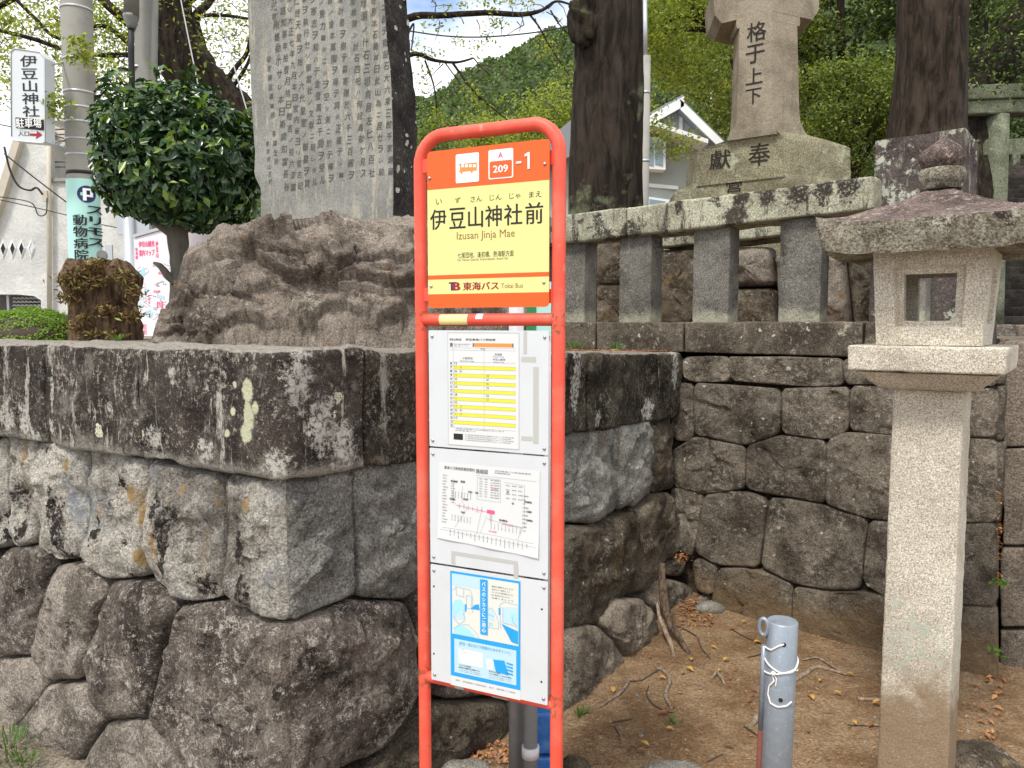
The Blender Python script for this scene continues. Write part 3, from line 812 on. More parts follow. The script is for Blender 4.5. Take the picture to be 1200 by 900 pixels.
# corner stones, one block with two faces
def corner(lp, rp, m, bu, m2=None):
    A = [(arris(y) if x is None else onplane(x, y, pL, TL)) for x, y in lp]
    B = [(arris(y) if x is None else onplane(x, y, pR, TR)) for x, y in rp]
    mb = MB(); stone_face(mb, A, TL, bu, n=120, rings=34, low=0.026, rough=0.017, freq=7, gap=0.0015, depth=0.06)
    s = mb.build('stone', M[m], wall)
    mb = MB(); stone_face(mb, B, TR, bu, n=120, rings=34, low=0.026, rough=0.017, freq=7, gap=0.0015, depth=0.06)
    mb.build('side_face', M[m2 or m], s)
corner([(267, 555), (None, 562), (None, 729), (300, 719), (275, 706), (265, 695)],
       [(None, 562), (412, 545), (414, 600), (414, 696), (407, 700), (370, 715), (None, 729)], 'wall_pale', .028, 'wall_blue')
corner([(213, 709), (240, 706), (262, 704), (275, 709), (300, 722), (None, 732), (None, 945), (260, 940), (222, 908), (205, 885), (190, 860), (181, 840), (186, 790), (201, 745)],
       [(None, 732), (370, 719), (410, 703), (440, 704), (470, 704), (478, 711), (485, 740), (489, 780), (486, 815), (470, 850), (450, 877), (400, 897), (370, 915), (None, 945)], 'wall_brown', .04)
# right face
RWALL = [
    ([(416, 545), (510, 532), (508, 670), (487, 690), (475, 700), (440, 700), (417, 697)], 'wall_blue', .035, 0),
    ([(513, 531), (600, 518), (598, 640), (560, 665), (512, 668)], 'wall_blue', .035, 0),
    ([(603, 518), (714, 498), (716, 598), (699, 611), (690, 613), (662, 611), (630, 620), (604, 640)], 'wall_blue', .05, 0),
    ([(717, 498), (757, 490), (761, 577), (744, 593), (731, 592), (719, 598)], 'wall_blue', .05, 0),
    ([(760, 489), (785, 484), (785, 572), (764, 577)], 'wall_damp', .03, 0),
    ([(482, 705), (490, 694), (560, 671), (600, 664), (604, 760), (590, 812), (520, 818), (494, 800), (492, 760)], 'wall_brown', .05, 0),
    ([(606, 662), (662, 615), (690, 617), (716, 604), (740, 598), (747, 640), (745, 692), (727, 697), (706, 720), (700, 731), (673, 733), (640, 745), (608, 752)], 'wall_damp', .06, 0.02),
    ([(744, 598), (765, 580), (783, 577), (791, 600), (797, 640), (782, 653), (770, 665), (765, 682), (756, 692), (748, 693)], 'wall_damp', .045, 0.02),
    ([(772, 668), (783, 657), (800, 645), (812, 650), (818, 655), (802, 668), (788, 675), (776, 673)], 'wall_damp', .03, 0.02),
    ([(608, 756), (650, 748), (655, 765), (654, 800), (640, 815), (600, 818), (604, 790)], 'wall_damp', .04, 0.06),
    ([(657, 746), (673, 737), (700, 734), (714, 750), (722, 765), (735, 790), (738, 806), (720, 828), (690, 842), (640, 850), (645, 815), (656, 800)], 'wall_mud', .05, 0.09),
    ([(703, 729), (722, 703), (752, 702), (762, 720), (767, 750), (768, 768), (757, 780), (740, 792), (735, 786), (720, 755)], 'wall_mud', .045, 0.09),
    ([(757, 702), (770, 678), (783, 679), (803, 684), (809, 705), (806, 725), (797, 742), (780, 748), (770, 740)], 'wall_mud', .04, 0.05),
    ([(486, 838), (505, 824), (588, 819), (596, 830), (594, 872), (560, 890), (520, 915), (440, 925), (380, 930), (440, 885), (474, 862)], 'wall_damp', .06, 0.0),
    ([(599, 821), (645, 816), (637, 852), (600, 872)], 'wall_damp', .03, 0.05),
]
for poly, m, bu, off in RWALL:
    mb = MB(); stone_face(mb, proj(poly, pR + TR * off, TR), TR, bu, n=90, rings=22, low=0.022, rough=0.013, depth=0.09 + off)
    mb.build('stone', M[m], wall)

# ---- back wall -------------------------------------------------------------------
bwall = empty('back_wall', (IC.x, IC.y, 0), 'dark fitted stone wall under the stone fence, behind the pale stone lantern', 'stone wall')
BW = [
    ([(802, 419), (850, 418), (855, 446), (812, 447), (800, 440)], .02), ([(853, 418), (985, 420), (988, 451), (955, 453), (920, 450), (880, 448), (858, 446)], .025),
    ([(988, 421), (1168, 425), (1168, 452), (991, 450)], .02),
    ([(790, 449), (812, 451), (813, 508), (806, 517), (790, 514), (786, 485)], .015),
    ([(815, 449), (912, 456), (915, 470), (913, 505), (905, 511), (873, 521), (815, 509), (813, 480)], .03),
    ([(917, 456), (995, 454), (994, 500), (985, 508), (968, 514), (918, 508)], .03),
    ([(998, 453), (1062, 454), (1062, 510), (1045, 508), (1010, 505), (997, 503)], .03),
    ([(1065, 455), (1168, 456), (1168, 512), (1065, 510)], .03),
    ([(806, 518), (815, 512), (873, 524), (872, 572), (860, 574), (826, 578), (790, 570), (786, 530)], .03),
    ([(876, 523), (905, 514), (915, 511), (967, 517), (968, 540), (966, 590), (930, 582), (895, 577), (875, 572)], .03),
    ([(970, 517), (986, 508), (1005, 508), (1062, 513), (1062, 611), (1015, 606), (985, 597), (968, 590)], .03),
    ([(1065, 513), (1167, 515), (1167, 611), (1065, 611)], .03),
    ([(786, 573), (800, 573), (823, 580), (821, 600), (813, 640), (810, 652), (798, 645), (790, 610)], .02),
    ([(826, 581), (860, 576), (885, 579), (898, 585), (899, 592), (892, 640), (889, 664), (870, 663), (840, 661), (818, 649), (815, 640), (821, 605)], .04),
    ([(902, 584), (930, 586), (965, 593), (1010, 607), (1016, 613), (1012, 640), (1009, 678), (1005, 690), (970, 690), (935, 684), (915, 675), (893, 664), (896, 640)], .035),
    ([(1019, 611), (1062, 614), (1062, 700), (1040, 700), (1012, 682), (1015, 650)], .025),
    ([(1065, 614), (1166, 614), (1166, 710), (1065, 702)], .025),
    ([(812, 660), (820, 654), (840, 664), (838, 680), (835, 697), (818, 692)], .025),
    ([(842, 667), (870, 666), (892, 669), (915, 678), (928, 688), (927, 705), (925, 755), (850, 735), (834, 722), (837, 690)], .03),
    ([(931, 688), (970, 694), (1005, 694), (1062, 703), (1062, 815), (1000, 800), (950, 785), (928, 760)], .03),
    ([(1065, 706), (1166, 713), (1166, 830), (1065, 820)], .025),
]
for poly, bu in BW:
    mb = MB(); stone_face(mb, proj(poly, pB, TB), TB, bu * .55, n=84, rings=18, low=0.007, rough=0.008, gap=-0.006, rim=0.005, chip=.55)
    mb.build('stone', M['wall_back'], bwall)
# end return of the wall (its right end), a stack of dark quoins going back
e1 = onplane(1167, 600, pB, TB); e1 = Vector((e1.x, e1.y, 0)) + nB * 0.05
mb = MB(); core(mb, pB, TB, dB, -0.6, (e1 - IC).length - 0.06, -0.3, 1.40)
mb.build('core', M['core'], bwall)
zb = [1.395, 1.32, 1.06, 0.68, 0.29, -0.2]
for i in range(5):
    k = 0.008 * ((i * 7) % 3)
    q = e1 + dB * (0.0 + k) + nB * (0.06 * (1.3 - zb[i]) - 0.09)
    q.z = zb[i + 1] + 0.004
    mb = MB().rbox(hx(q - nB * 0.02 - dB * 0.1, q - nB * 0.02, q - nB * 0.9, q - nB * 0.9 - dB * 0.1, v3(0, 0, zb[i] - zb[i + 1] - 0.008)), seg=0.04, r=0.02, amp=0.008)
    mb.build('end_stone', M['wall_back'], bwall)

# ---- stairway side wall at the right edge ------------------------------------------
pS = P(1174, 600, 3.55); nS = nB
side = empty('stairway_wall', (pS.x, pS.y, 0), 'brown block wall flanking the stairway at the right edge of the photo', 'stone wall')
for poly in ([(1176, 400), (1330, 396), (1330, 521), (1175, 524)], [(1175, 526), (1330, 523), (1330, 640), (1174, 640)], [(1174, 642), (1330, 642), (1330, 735), (1172, 736)],
             [(1172, 739), (1330, 738), (1330, 795), (1170, 791)], [(1172, 794), (1330, 798), (1330, 960), (1200, 940), (1180, 860)]):
    q = [onplane(x, y, pS, nS) for x, y in poly]
    z_ = q
    # order: bottom-left, bottom-right, back, back, top...
    bl, br, tr, tl = (q[-1], q[2], q[1], q[0]) if len(q) == 4 else (q[4], q[3], q[1], q[0])
    mb = MB().rbox([bl, br, br - nS * .5, bl - nS * .5, tl, tr, tr - nS * .5, tl - nS * .5], seg=0.03, r=0.014, amp=0.007, low=(0.01, 4))
    mb.build('block', M['stair_side'], side)
# narrow infill strips in the crevice
for poly in ([(1168, 402), (1174, 402), (1174, 466), (1168, 466)], [(1168, 468), (1174, 468), (1173, 532), (1168, 532)], [(1168, 535), (1173, 535), (1172, 562), (1168, 562)]):
    q = [onplane(x, y, pS - nS * 0.05, nS) for x, y in poly]
    mb = MB().rbox([q[3], q[2], q[2] - nS * .4, q[3] - nS * .4, q[0], q[1], q[1] - nS * .4, q[0] - nS * .4], seg=0.03, r=0.006, amp=0.003)
    mb.build('infill_stone', M['stair_side'], side)
mb = MB().rbox(hx(pS + dB * -0.03 + v3(0, 0, .0) - nS * .55, pS + dB * 1.0 - nS * .55, pS + dB * 1.0 - nS * .75, pS + dB * -0.03 - nS * .75, v3(0, 0, .75)), seg=0.05)
mb.build('backing', M['core'], side)
# ================================================================== stone fence (tamagaki)
pF = pB - nB * 0.10; pF.z = 1.6
NB = Vector(nB)
fence = empty('stone_fence', (IC.x + .5, IC.y, 1.43), 'low stone fence with lichened top rail and square grey posts on the back wall', 'stone fence')
def fpt(px, py, off=0.0):      # point on the fence's front plane (off metres towards the camera)
    return onplane(px, py, pF + NB * off, NB)
def fblock(name, x0, x1, zt, zb_, depth, off, mat, **k):
    """block from photo column x0 to x1; zt / zb_ heights"""
    a = fpt(x0, 400, off); b = fpt(x1, 400, off)
    a = Vector((a.x, a.y, zb_)); b = Vector((b.x, b.y, zb_))
    mb = MB().rbox(hx(a, b, b - NB * depth, a - NB * depth, v3(0, 0, zt - zb_)), **k)
    return mb.build(name, M[mat], fence)
zr = lambda px, py, off: fpt(px, py, off).z
for x0, x1 in ((560, 697), (699, 800), (802, 1010), (1013, 1160)):
    fblock('base_beam', x0, x1, 1.612, 1.435, 0.28, 0.06, 'beam_stone', seg=0.03, r=0.01, amp=0.005)
ztop = 1.60
for x0, x1 in ((665, 684), (724.5, 762), (811, 853), (910, 960)):
    pass
pw = (fpt(853, 380) - fpt(811, 380)).length
for x1 in (592, 636, 684.5, 762, 853, 960, 1083):
    b = fpt(x1, 380); a = b - dB * (pw if x1 != 960 else pw * 1.0)
    a.z = b.z = 1.606
    yb_ = 277 + (245 - 277) * (x1 - 734) / (1024 - 734)
    MB().rbox(hx(a, b, b - NB * .15, a - NB * .15, v3(0, 0, fpt(x1, yb_, .05).z - 1.606 + .004)), seg=0.03, r=0.006, amp=0.0025, freq=18).build('post', M['post_grey'], fence)
# top rail: bottom edge and top edge from the photograph
def rail(x0, yt0, yb0, x1, yt1, yb1):
    a, b = fpt(x0, yb0, .05), fpt(x1, yb1, .05)
    c, d = fpt(x0, yt0, .05), fpt(x1, yt1, .05)
    ov = NB * .25
    bk = v3(0, 0, 0.01)
    MB().rbox([a, b, b - ov, a - ov, c, d, d - ov + bk, c - ov + bk], seg=0.02, r=0.014, amp=0.005, low=(0.006, 4)).build('top_rail', M['rail'], fence)
rail(560, 263, 295, 732.5, 243, 277)
rail(734, 243, 277, 1024, 206, 245)

add_patches(M['rail'], (0.05, 0.042, 0.036), [(fpt(x_, y_, .05), r_, st_) for x_, y_, r_, st_ in ((838, 226, .04, 2), (868, 228, .05, 2), (900, 222, .07, 1.6), (935, 222, .07, 1.8), (965, 218, .06, 1.8), (995, 214, .07, 1.5), (795, 240, .03, 2), (700, 255, .03, 1.5))], 22, 1.0, .12, .46)
# gate pillar behind the lantern
pl_a = fpt(1027, 400, 0.02); pl_a.z = 1.62
wpl = .37
pil = empty('stone_pillar', pl_a, 'thick square stone pillar blotched with white lichen, right end of the stone fence', 'pillar')
f0 = P(1026, 165, 4.02); f1 = P(1131, 151, 3.86); f2 = P(1147, 170, 3.98)
fd = (Vector((f1.x, f1.y, 0)) - Vector((f0.x, f0.y, 0)))
fn = Vector((fd.y, -fd.x, 0)).normalized()
poly = [Vector((f0.x, f0.y, 1.0)), Vector((f1.x, f1.y, 1.0)), Vector((f2.x, f2.y, 1.0)), Vector((f2.x + .17, f2.y + .33, 1.0)), Vector((f0.x + .21, f0.y + .36, 1.0))]
zt_ = [f0.z, f1.z + .005, f2.z, f2.z - .03, f0.z]
bmx = MB()
ring_top = [Vector((p.x, p.y, z)) for p, z in zip(poly, zt_)]
mid = sum(ring_top, Vector()) / 5; mid.z = max(zt_) + .03
# side walls subdivided
N_ = 22
for i in range(5):
    a, b = poly[i], poly[(i + 1) % 5]; ta, tb = ring_top[i], ring_top[(i + 1) % 5]
    vs = []; m_ = 14
    for j in range(N_ + 1):
        for k in range(m_ + 1):
            lo = a.lerp(b, k / m_); hi = ta.lerp(tb, k / m_)
            p = lo.lerp(hi, j / N_)
            vs.append(p + (p - Vector((mid.x, mid.y, p.z))).normalized() * noise.fractal(p * 9, .9, 2, 4) * .004)
    fs = [(j * (m_ + 1) + k, j * (m_ + 1) + k + 1, (j + 1) * (m_ + 1) + k + 1, (j + 1) * (m_ + 1) + k) for j in range(N_) for k in range(m_)]
    bmx.add(vs, fs, True)
    bmx.add([ta, tb, mid], [(0, 1, 2)])
bmx.build('shaft', M['pillar'], pil, merge=0.0005)

# second line behind the fence: coping with dark gap over big brown stones
bs0 = P(640, 380, 6.6); bs1 = P(1100, 380, 5.0)
bd_ = (bs1 - bs0); bd_.z = 0; bd_.normalize(); bn_ = Vector((bd_.y, -bd_.x, 0))
plinth = empty('rock_plinth', (bs0.x, bs0.y, 1.5), 'row of brown weathered rocks under a stone coping, seen between the fence posts', 'rock wall')
def bp(px, py, off=0.0): return onplane(px, py, bs0 + bn_ * off, bn_)
for poly in ([(700, 285), (772, 285), (772, 332), (700, 333)], [(700, 335), (740, 335), (740, 380), (700, 380)]):
    mb = MB(); stone_face(mb, [bp(x, y) for x, y in poly], bn_, .03, n=48, rings=10); mb.build('rock', M['wall_damp'], plinth)
for i, poly in enumerate(([(742, 296), (838, 290), (842, 350), (838, 382), (742, 382)], [(846, 290), (905, 290), (908, 335), (848, 337)], [(848, 339), (908, 338), (915, 385), (850, 385)],
             [(910, 300), (990, 296), (1000, 385), (916, 385)], [(992, 290), (1060, 290), (1060, 385), (1002, 385)])):
    mb = MB(); stone_face(mb, [bp(x, y) for x, y in poly], bn_, .12, n=64, rings=12, low=0.04); mb.build('rock', M['boulder' if i % 2 else 'wall_damp'], plinth)
a, b = bp(770, 290, .12), bp(1060, 262, .12)
c, d = bp(770, 268, .12), bp(1060, 238, .12)
MB().rbox([a, b, b - bn_ * .5, a - bn_ * .5, c, d, d - bn_ * .5, c - bn_ * .5], seg=.05, r=.015, amp=.008).build('coping', M['rail'], plinth)
q0, q1 = bp(640, 400), bp(1080, 400)
q0.z = q1.z = 1.3
MB().hexa(hx(q0 - bn_ * .12, q1 - bn_ * .12, q1 - bn_ * .5, q0 - bn_ * .5, v3(0, 0, .62))).build('backing', M['core'], plinth)
# soil behind the fence
poly_sheet('upper_ground', [fpt(560, 400, -.2), fpt(1160, 400, -.2), P(1175, 400, 3.9), P(1800, 400, 3.0), v3(30, 10), v3(40, 60), v3(-10, 60), v3(-6, 13), P(560, 400, 6.5)], 1.5, M['dirt'])

# ================================================================== bus stop sign
SL = P(495, 500, 2.10); SR = P(654, 500, 1.93)
SL = Vector((SL.x, SL.y, 0)); SR = Vector((SR.x, SR.y, 0))
SU = (SR - SL).normalized(); SN = Vector((SU.y, -SU.x, 0))
if SN.y > 0: SN = -SN
SWID = (SR - SL).length
Zv = v3(0, 0, 1)
FR = 0.022     # panel front ahead of the tube axis
def S(px, py):  # photo pixel on the panel plane -> (u, z)
    p = onplane(px, py, SL + SN * FR, SN); return ((p - SL).dot(SU), p.z)
def W(u, z, off=0.0): return SL + SU * u + Zv * z + SN * (FR + off)
bus = empty('bus_stop_sign', (SL + SR) / 2, 'coral red tubular bus stop sign with orange and yellow name plate over white notice boards', 'bus stop sign')
TRD = 0.0172
z_bot, z_mid, z_top = 0.612, 1.612, 2.098
def arc_path():
    r = .075; pts = [SL + Zv * -0.0]
    for k in range(24): pts.append(SL + Zv * ((z_top - r) * (k + 1) / 24))
    for k in range(1, 9):
        a = math.pi / 2 * k / 8; pts.append(SL + SU * (r - r * math.cos(a)) + Zv * (z_top - r + r * math.sin(a)))
    for k in range(1, 9):
        a = math.pi / 2 * k / 8
        pts.append(SR - SU * (r - r * math.sin(a)) + Zv * (z_top - r + r * math.cos(a)) if True else None)
    for k in range(24): pts.append(SR + Zv * ((z_top - r) * (1 - (k + 1) / 24)))
    return pts
MB().tube(arc_path(), TRD, 24).build('frame', M['red'], bus)
for zc in (z_bot, z_mid):
    MB().tube([SL + SU * (SWID * k / 12) + Zv * zc for k in range(13)], TRD * .95, 20).build('crossbar', M['red'], bus)
for zc in (2.02, 1.68):
    for s in (0, 1):
        u = TRD * .9 if s == 0 else SWID - TRD * .9
        MB().box(SL + SU * (u + (.008 if s == 0 else -.008)) + Zv * (zc - (.01 if s else .0)) + SN * .008, (.034, .004, .035), SU, SN, Zv).build('mounting_tab', M['red'], bus)

add_patches(M['red'], (0.3, 0.09, 0.04), [(p_ + Zv * dz_, .022, .8) for p_ in (SL + Zv * z_mid, SR + Zv * z_mid, SL + Zv * z_bot, SR + Zv * z_bot) for dz_ in (-.02, .015)] + [(SR + Zv * 1.9, .012, 2), (SL + Zv * 1.2, .01, 2), (SR + Zv * 1.0, .012, 1.5), (SL + Zv * .4, .014, 2)], 60, 1.2, .1, .5)
def rrect(u0, z0, u1, z1, r, n=6):
    if r <= 0: return [(u0, z0), (u1, z0), (u1, z1), (u0, z1)]
    pts = []
    for cx, cz, a0 in ((u1 - r, z0 + r, -90), (u1 - r, z1 - r, 0), (u0 + r, z1 - r, 90), (u0 + r, z0 + r, 180)):
        for k in range(n + 1):
            a = math.radians(a0 + 90 * k / n); pts.append((cx + r * math.cos(a), cz + r * math.sin(a)))
    return pts
# generic flat print helper bound to a frame (origin, u, up, normal)
class Flat:
    def __init__(s, o, u, w, n): s.o, s.u, s.w, s.n = Vector(o), Vector(u), Vector(w), Vector(n)
    def pt(s, u, z, off=0): return s.o + s.u * u + s.w * z + s.n * off
    def shape(s, mb, pts, off):
        n = len(pts); mb.add([s.pt(u, z, off) for u, z in pts], [list(range(n))])
    def plate(s, mb, pts, off, th):
        mb.prism([s.pt(u, z, off - th) for u, z in pts][::-1], s.n * th)
    def line(s, mb, pts, w, off):
        for (a, b), (c, d) in zip(pts[:-1], pts[1:]):
            dx, dz = c - a, d - b; l = math.hypot(dx, dz) or 1
            nx, nz = -dz / l * w / 2, dx / l * w / 2
            mb.add([s.pt(a + nx, b + nz, off), s.pt(a - nx, b - nz, off), s.pt(c - nx, d - nz, off), s.pt(c + nx, d + nz, off)], [(0, 1, 2, 3)])
    def text(s, mb, txt, u0, z0, u1, z1, off, bold=0.0, vertical=False, depth=0.0, warp=None, slant=0, keep=False):
        """fits the words into the box u0..u1, z0..z1"""
        cu = bpy.data.curves.new('t', 'FONT'); cu.body = txt if not vertical else '\n'.join(txt)
        cu.size = 1; cu.resolution_u = 2; cu.align_x = 'CENTER' if vertical else 'LEFT'
        cu.space_line = 1.02
        if depth: cu.extrude = depth
        ob = bpy.data.objects.new('t', cu); COL.objects.link(ob)
        dg = bpy.context.evaluated_depsgraph_get()
        me = bpy.data.meshes.new_from_object(ob.evaluated_get(dg))
        n = len(me.vertices)
        if n == 0:
            bpy.data.objects.remove(ob); return
        co = np.zeros(n * 3); me.vertices.foreach_get('co', co); co = co.reshape(-1, 3)
        mn, mxx = co.min(0), co.max(0)
        sx = (u1 - u0) / (mxx[0] - mn[0] + 1e-9); sz = (z1 - z0) / (mxx[1] - mn[1] + 1e-9)
        if keep: sx = sz = min(sx, sz)
        fs_ = [list(p.vertices) for p in me.polygons]
        # heavier strokes: the same outline struck again a hair to the side and just above
        hits_ = [(0, 0, 0)] if not bold else [(0, 0, 0), (bold * 1.1, 0, .00006), (-bold * 1.1, 0, .00012), (0, bold * .8, .00018)]
        for bx_, bz_, bo_ in hits_:
            vs = []
            for x, y, z in co:
                u = u0 + (x - mn[0] + bx_) * sx; w = z0 + (y - mn[1] + bz_) * sz
                u += slant * (w - z0)
                vs.append(warp(u, w, off + bo_) if warp else s.pt(u, w, off + bo_))
            mb.add(vs, fs_)
        bpy.data.objects.remove(ob); bpy.data.curves.remove(cu); bpy.data.meshes.remove(me)
SF = Flat(SL + SN * FR, SU, Zv, SN)
def fl(px, py): return S(px, py)

uL, uR = S(501.5, 300)[0], S(643.5, 300)[0]
# --- name plate
zt, zb_ = S(501.5, 178)[1], S(501.5, 361)[1]
mb = MB(); SF.plate(mb, rrect(uL, zb_, uR, zt, .012), 0, .0025); plate = mb.build('name_plate', M['orange'], bus)
K = 0.0005
def band(ya, yb, mat, name, off=K, u0=uL, u1=uR):
    z1, z0 = S(501.5, ya)[1], S(501.5, yb)[1]
    mb = MB(); SF.shape(mb, [(u0, z0), (u1, z0), (u1, z1), (u0, z1)], off); return mb.build(name, M[mat], plate), z0, z1
band(223, 323, 'yellow', 'yellow_field')
band(328, 345, 'yellow', 'yellow_band')
U = lambda px, py=270: S(px, py)[0]
Zp = lambda px, py: S(px, py)[1]
def txt(s_, x0, x1, xm, yt, yb, mat, name='lettering', par=None, bold=0.0, off=2 * K, frame=SF, **k):
    """x0..x1 photo columns, yt / yb rows read at column xm"""
    mb = MB(); frame.text(mb, s_, U(x0, yb), Zp(xm, yb), U(x1, yb), Zp(xm, yt), off, bold, **k)
    return mb.build(name, M[mat], par or plate)
# bus pictogram, crop coordinates: px = 495 + x/7.74, py = 155 + y/7.74
c5 = lambda x, y: S(495 + x / 7.74, 155 + y / 7.74)
def c5box(x0, y0, x1, y1, r=0):
    (a, b), (c, d) = c5(x0, y1), c5(x1, y1); e = c5(x0, y0)[1]
    return rrect(a, b, c, e, r)
mb = MB(); SF.shape(mb, c5box(305, 203, 515, 465, .004), 2 * K); mb.build('bus_symbol_field', M['film_white'], plate)
mb = MB(); SF.shape(mb, c5box(332, 290, 496, 362, .0015), 3 * K)
(a, b) = c5(357, 367); (c, d) = c5(450, 362)
for cx, cz in ((a, b), (c, b)):
    SF.shape(mb, [(cx + .0032 * math.cos(t), cz + .0032 * math.sin(t)) for t in [k * math.pi / 5 for k in range(10)]], 3.4 * K)
mb.build('bus_symbol', M['stripe_orange'], plate)
mb = MB()
for x in (357, 391, 426, 462): SF.shape(mb, c5box(x, 294, x + 25, 320), 4 * K)
SF.shape(mb, c5box(332, 304, 344, 352), 4 * K)
mb.build('bus_symbol_window', M['film_white'], plate)
mb = MB(); SF.shape(mb, c5box(601, 165, 825, 430, .0045), 2 * K); mb.build('stop_number_field', M['film_white'], plate)
mb = MB(); SF.shape(mb, c5box(612, 268, 814, 418, .0035), 3 * K); mb.build('stop_number_lower', M['orange'], plate)
def c5text(s_, x0, y0, x1, y1, mat, bold=0):
    (a, b), (c, d) = c5(x0, y1), c5(x1, y1); e = c5(x0, y0)[1]
    mb = MB(); SF.text(mb, s_, a, b, c, e, 4 * K, bold); mb.build('lettering', M[mat], plate)
c5text('A', 690, 182, 732, 236, 'pink', .01)
c5text('209', 645, 306, 778, 370, 'film_white', .02)
c5text('-', 852, 268, 900, 286, 'film_white', 0)
mb = MB(); SF.shape(mb, [c5(x, y) for x, y in ((956, 333), (976, 331), (976, 180), (961, 182), (930, 200), (930, 222), (956, 212))], 4 * K); mb.build('lettering', M['film_white'], plate)
# station name
names = [('伊', 504.5, 523), ('豆', 527, 545.5), ('山', 549, 566), ('神', 569, 588), ('社', 591, 612), ('前', 616, 636.5)]
def ycol(x, yl): return yl      # rows are read at the left edge
z1, z0 = S(501.5, 248)[1], S(501.5, 270.5)[1]
def nm(s_, a, b, z0, z1, mat, bold=0.0, name='lettering'):
    mb = MB(); SF.text(mb, s_, a, z0, b, z1, 2 * K, bold); return mb.build(name, M[mat], plate)
# rows: at column 505 the name spans 248..271, at 636 it spans 236..260 -> constant height on the plate
zN1 = (S(513, 247)[1] + S(626, 236)[1]) / 2; zN0 = (S(513, 270.5)[1] + S(626, 261)[1]) / 2
for ch, a, b in names: nm(ch, U(a, 258), U(b, 258), zN0, zN1, 'ink', .012)
zF = (S(515, 237)[1] + S(630, 226.5)[1]) / 2; hF = zN1 - zN0
for ch, a, b in (('い', 511, 518), ('ず', 533, 540), ('さん', 551.5, 565), ('じん', 574, 588), ('じゃ', 597, 610), ('まえ', 620, 634.5)):
    nm(ch, U(a, 235), U(b, 235), zF - hF * .15, zF + hF * .13, 'ink', .0, 'reading')
zE1 = S(570, 270)[1]; zE0 = S(570, 282)[1]
nm('Izusan Jinja Mae', U(535.5, 276), U(603.5, 276), zE0, zE1, 'brown_ink', 0)
nm('七尾団地、逢初橋、熱海駅方面', U(536.5, 297), U(602, 297), S(570, 301.5)[1], S(570, 294.5)[1], 'ink', 0)
nm('For Nanao Danchi, Aizomebashi, Atami Sta.', U(536.5, 303), U(596, 303), S(570, 305.3)[1], S(570, 302)[1], 'ink_soft')
nm('T', U(526.5, 335), U(532.5, 335), S(535, 340.3)[1], S(535, 331)[1], 'navy', .04, 'emblem')
nm('B', U(531.5, 335), U(539, 335), S(535, 340.3)[1], S(535, 331)[1], 'maroon', .05, 'emblem')
nm('東海バス', U(543, 335), U(584.5, 335), S(560, 340)[1], S(560, 330.5)[1], 'maroon', .028)
nm('Tokai Bus', U(587.5, 335), U(613, 335), S(600, 337.5)[1], S(600, 332)[1], 'brown_ink')
def screw(px, py, par, mat='screw', r=.0045):
    u, z = S(px, py)
    MB().lathe(SF.pt(u, z, 0), [(r, 0), (r, .0012), (r * .8, .003), (r * .3, .004)], 12, SU, Zv, SN).build('screw', M[mat], par)
for x, y in ((503.5, 209), (638.5, 192), (505.5, 335.5), (637.5, 331)): screw(x, y, plate)
# --- cream tape on the crossbar
def wrap(u0, u1, zc, mat, name, par, a0=-60, a1=80):
    mb = MB(); r = TRD * .95 + .0008; vs = []; N = 12
    for i in range(N + 1):
        a = math.radians(a0 + (a1 - a0) * i / N)
        for u in (u0, u1): vs.append(SL + SU * u + Zv * (zc + r * math.sin(a)) + SN * (r * math.cos(a)))
    mb.add(vs, [(2 * i, 2 * i + 1, 2 * i + 3, 2 * i + 2) for i in range(N)], True)
    return mb.build(name, M[mat], par)
wrap(U(513, 374), U(546, 374), z_mid, 'tape_cream', 'tape', bus, -50, 60)
wrap(U(556, 374), U(564, 374), z_mid, 'film_white', 'tape', bus, 5, 70)
wrap(U(531.5, 806), U(542, 806), z_bot, 'tape', 'tape', bus, -50, 90)
wrap(U(575, 818), U(594, 818), z_bot, 'tape', 'tape', bus, -55, -25)
wrap(U(600, 818), U(612, 818), z_bot, 'film_white', 'tape', bus, 20, 60)

# --- three notice boards
def board(yt, yb, xs=501.5, xe=643.5):
    z1, z0 = S(xs, yt)[1], S(xs, yb)[1]
    mb = MB(); SF.plate(mb, rrect(uL, z0, uR, z1, .003), 0, .0025)
    b = mb.build('notice_board', M['white'], bus)
    for u in (uL + .011, uR - .011):
        for z in (z1 - .016, z0 + .016):
            MB().lathe(SF.pt(u, z, 0), [(.0045, 0), (.0045, .0012), (.0035, .003), (.001, .004)], 12, SU, Zv, SN).build('screw', M['screw'], b)
    return b
b1 = board(387, 522.5); b2 = board(524.5, 658); b3 = board(660.5, 795)
zt1, zb1 = S(501.5, 387)[1], S(501.5, 522.5)[1]
def q(px, py): return S(px, py)
def rect(mb, x0, y0, x1, y1, off, skew=True):
    """axis-aligned print: corners read at (x0,y0) and (x1,y1)"""
    a, b = S(x0, y0); c, d = S(x1, y1); SF.shape(mb, [(a, d), (c, d), (c, b), (a, b)], off)
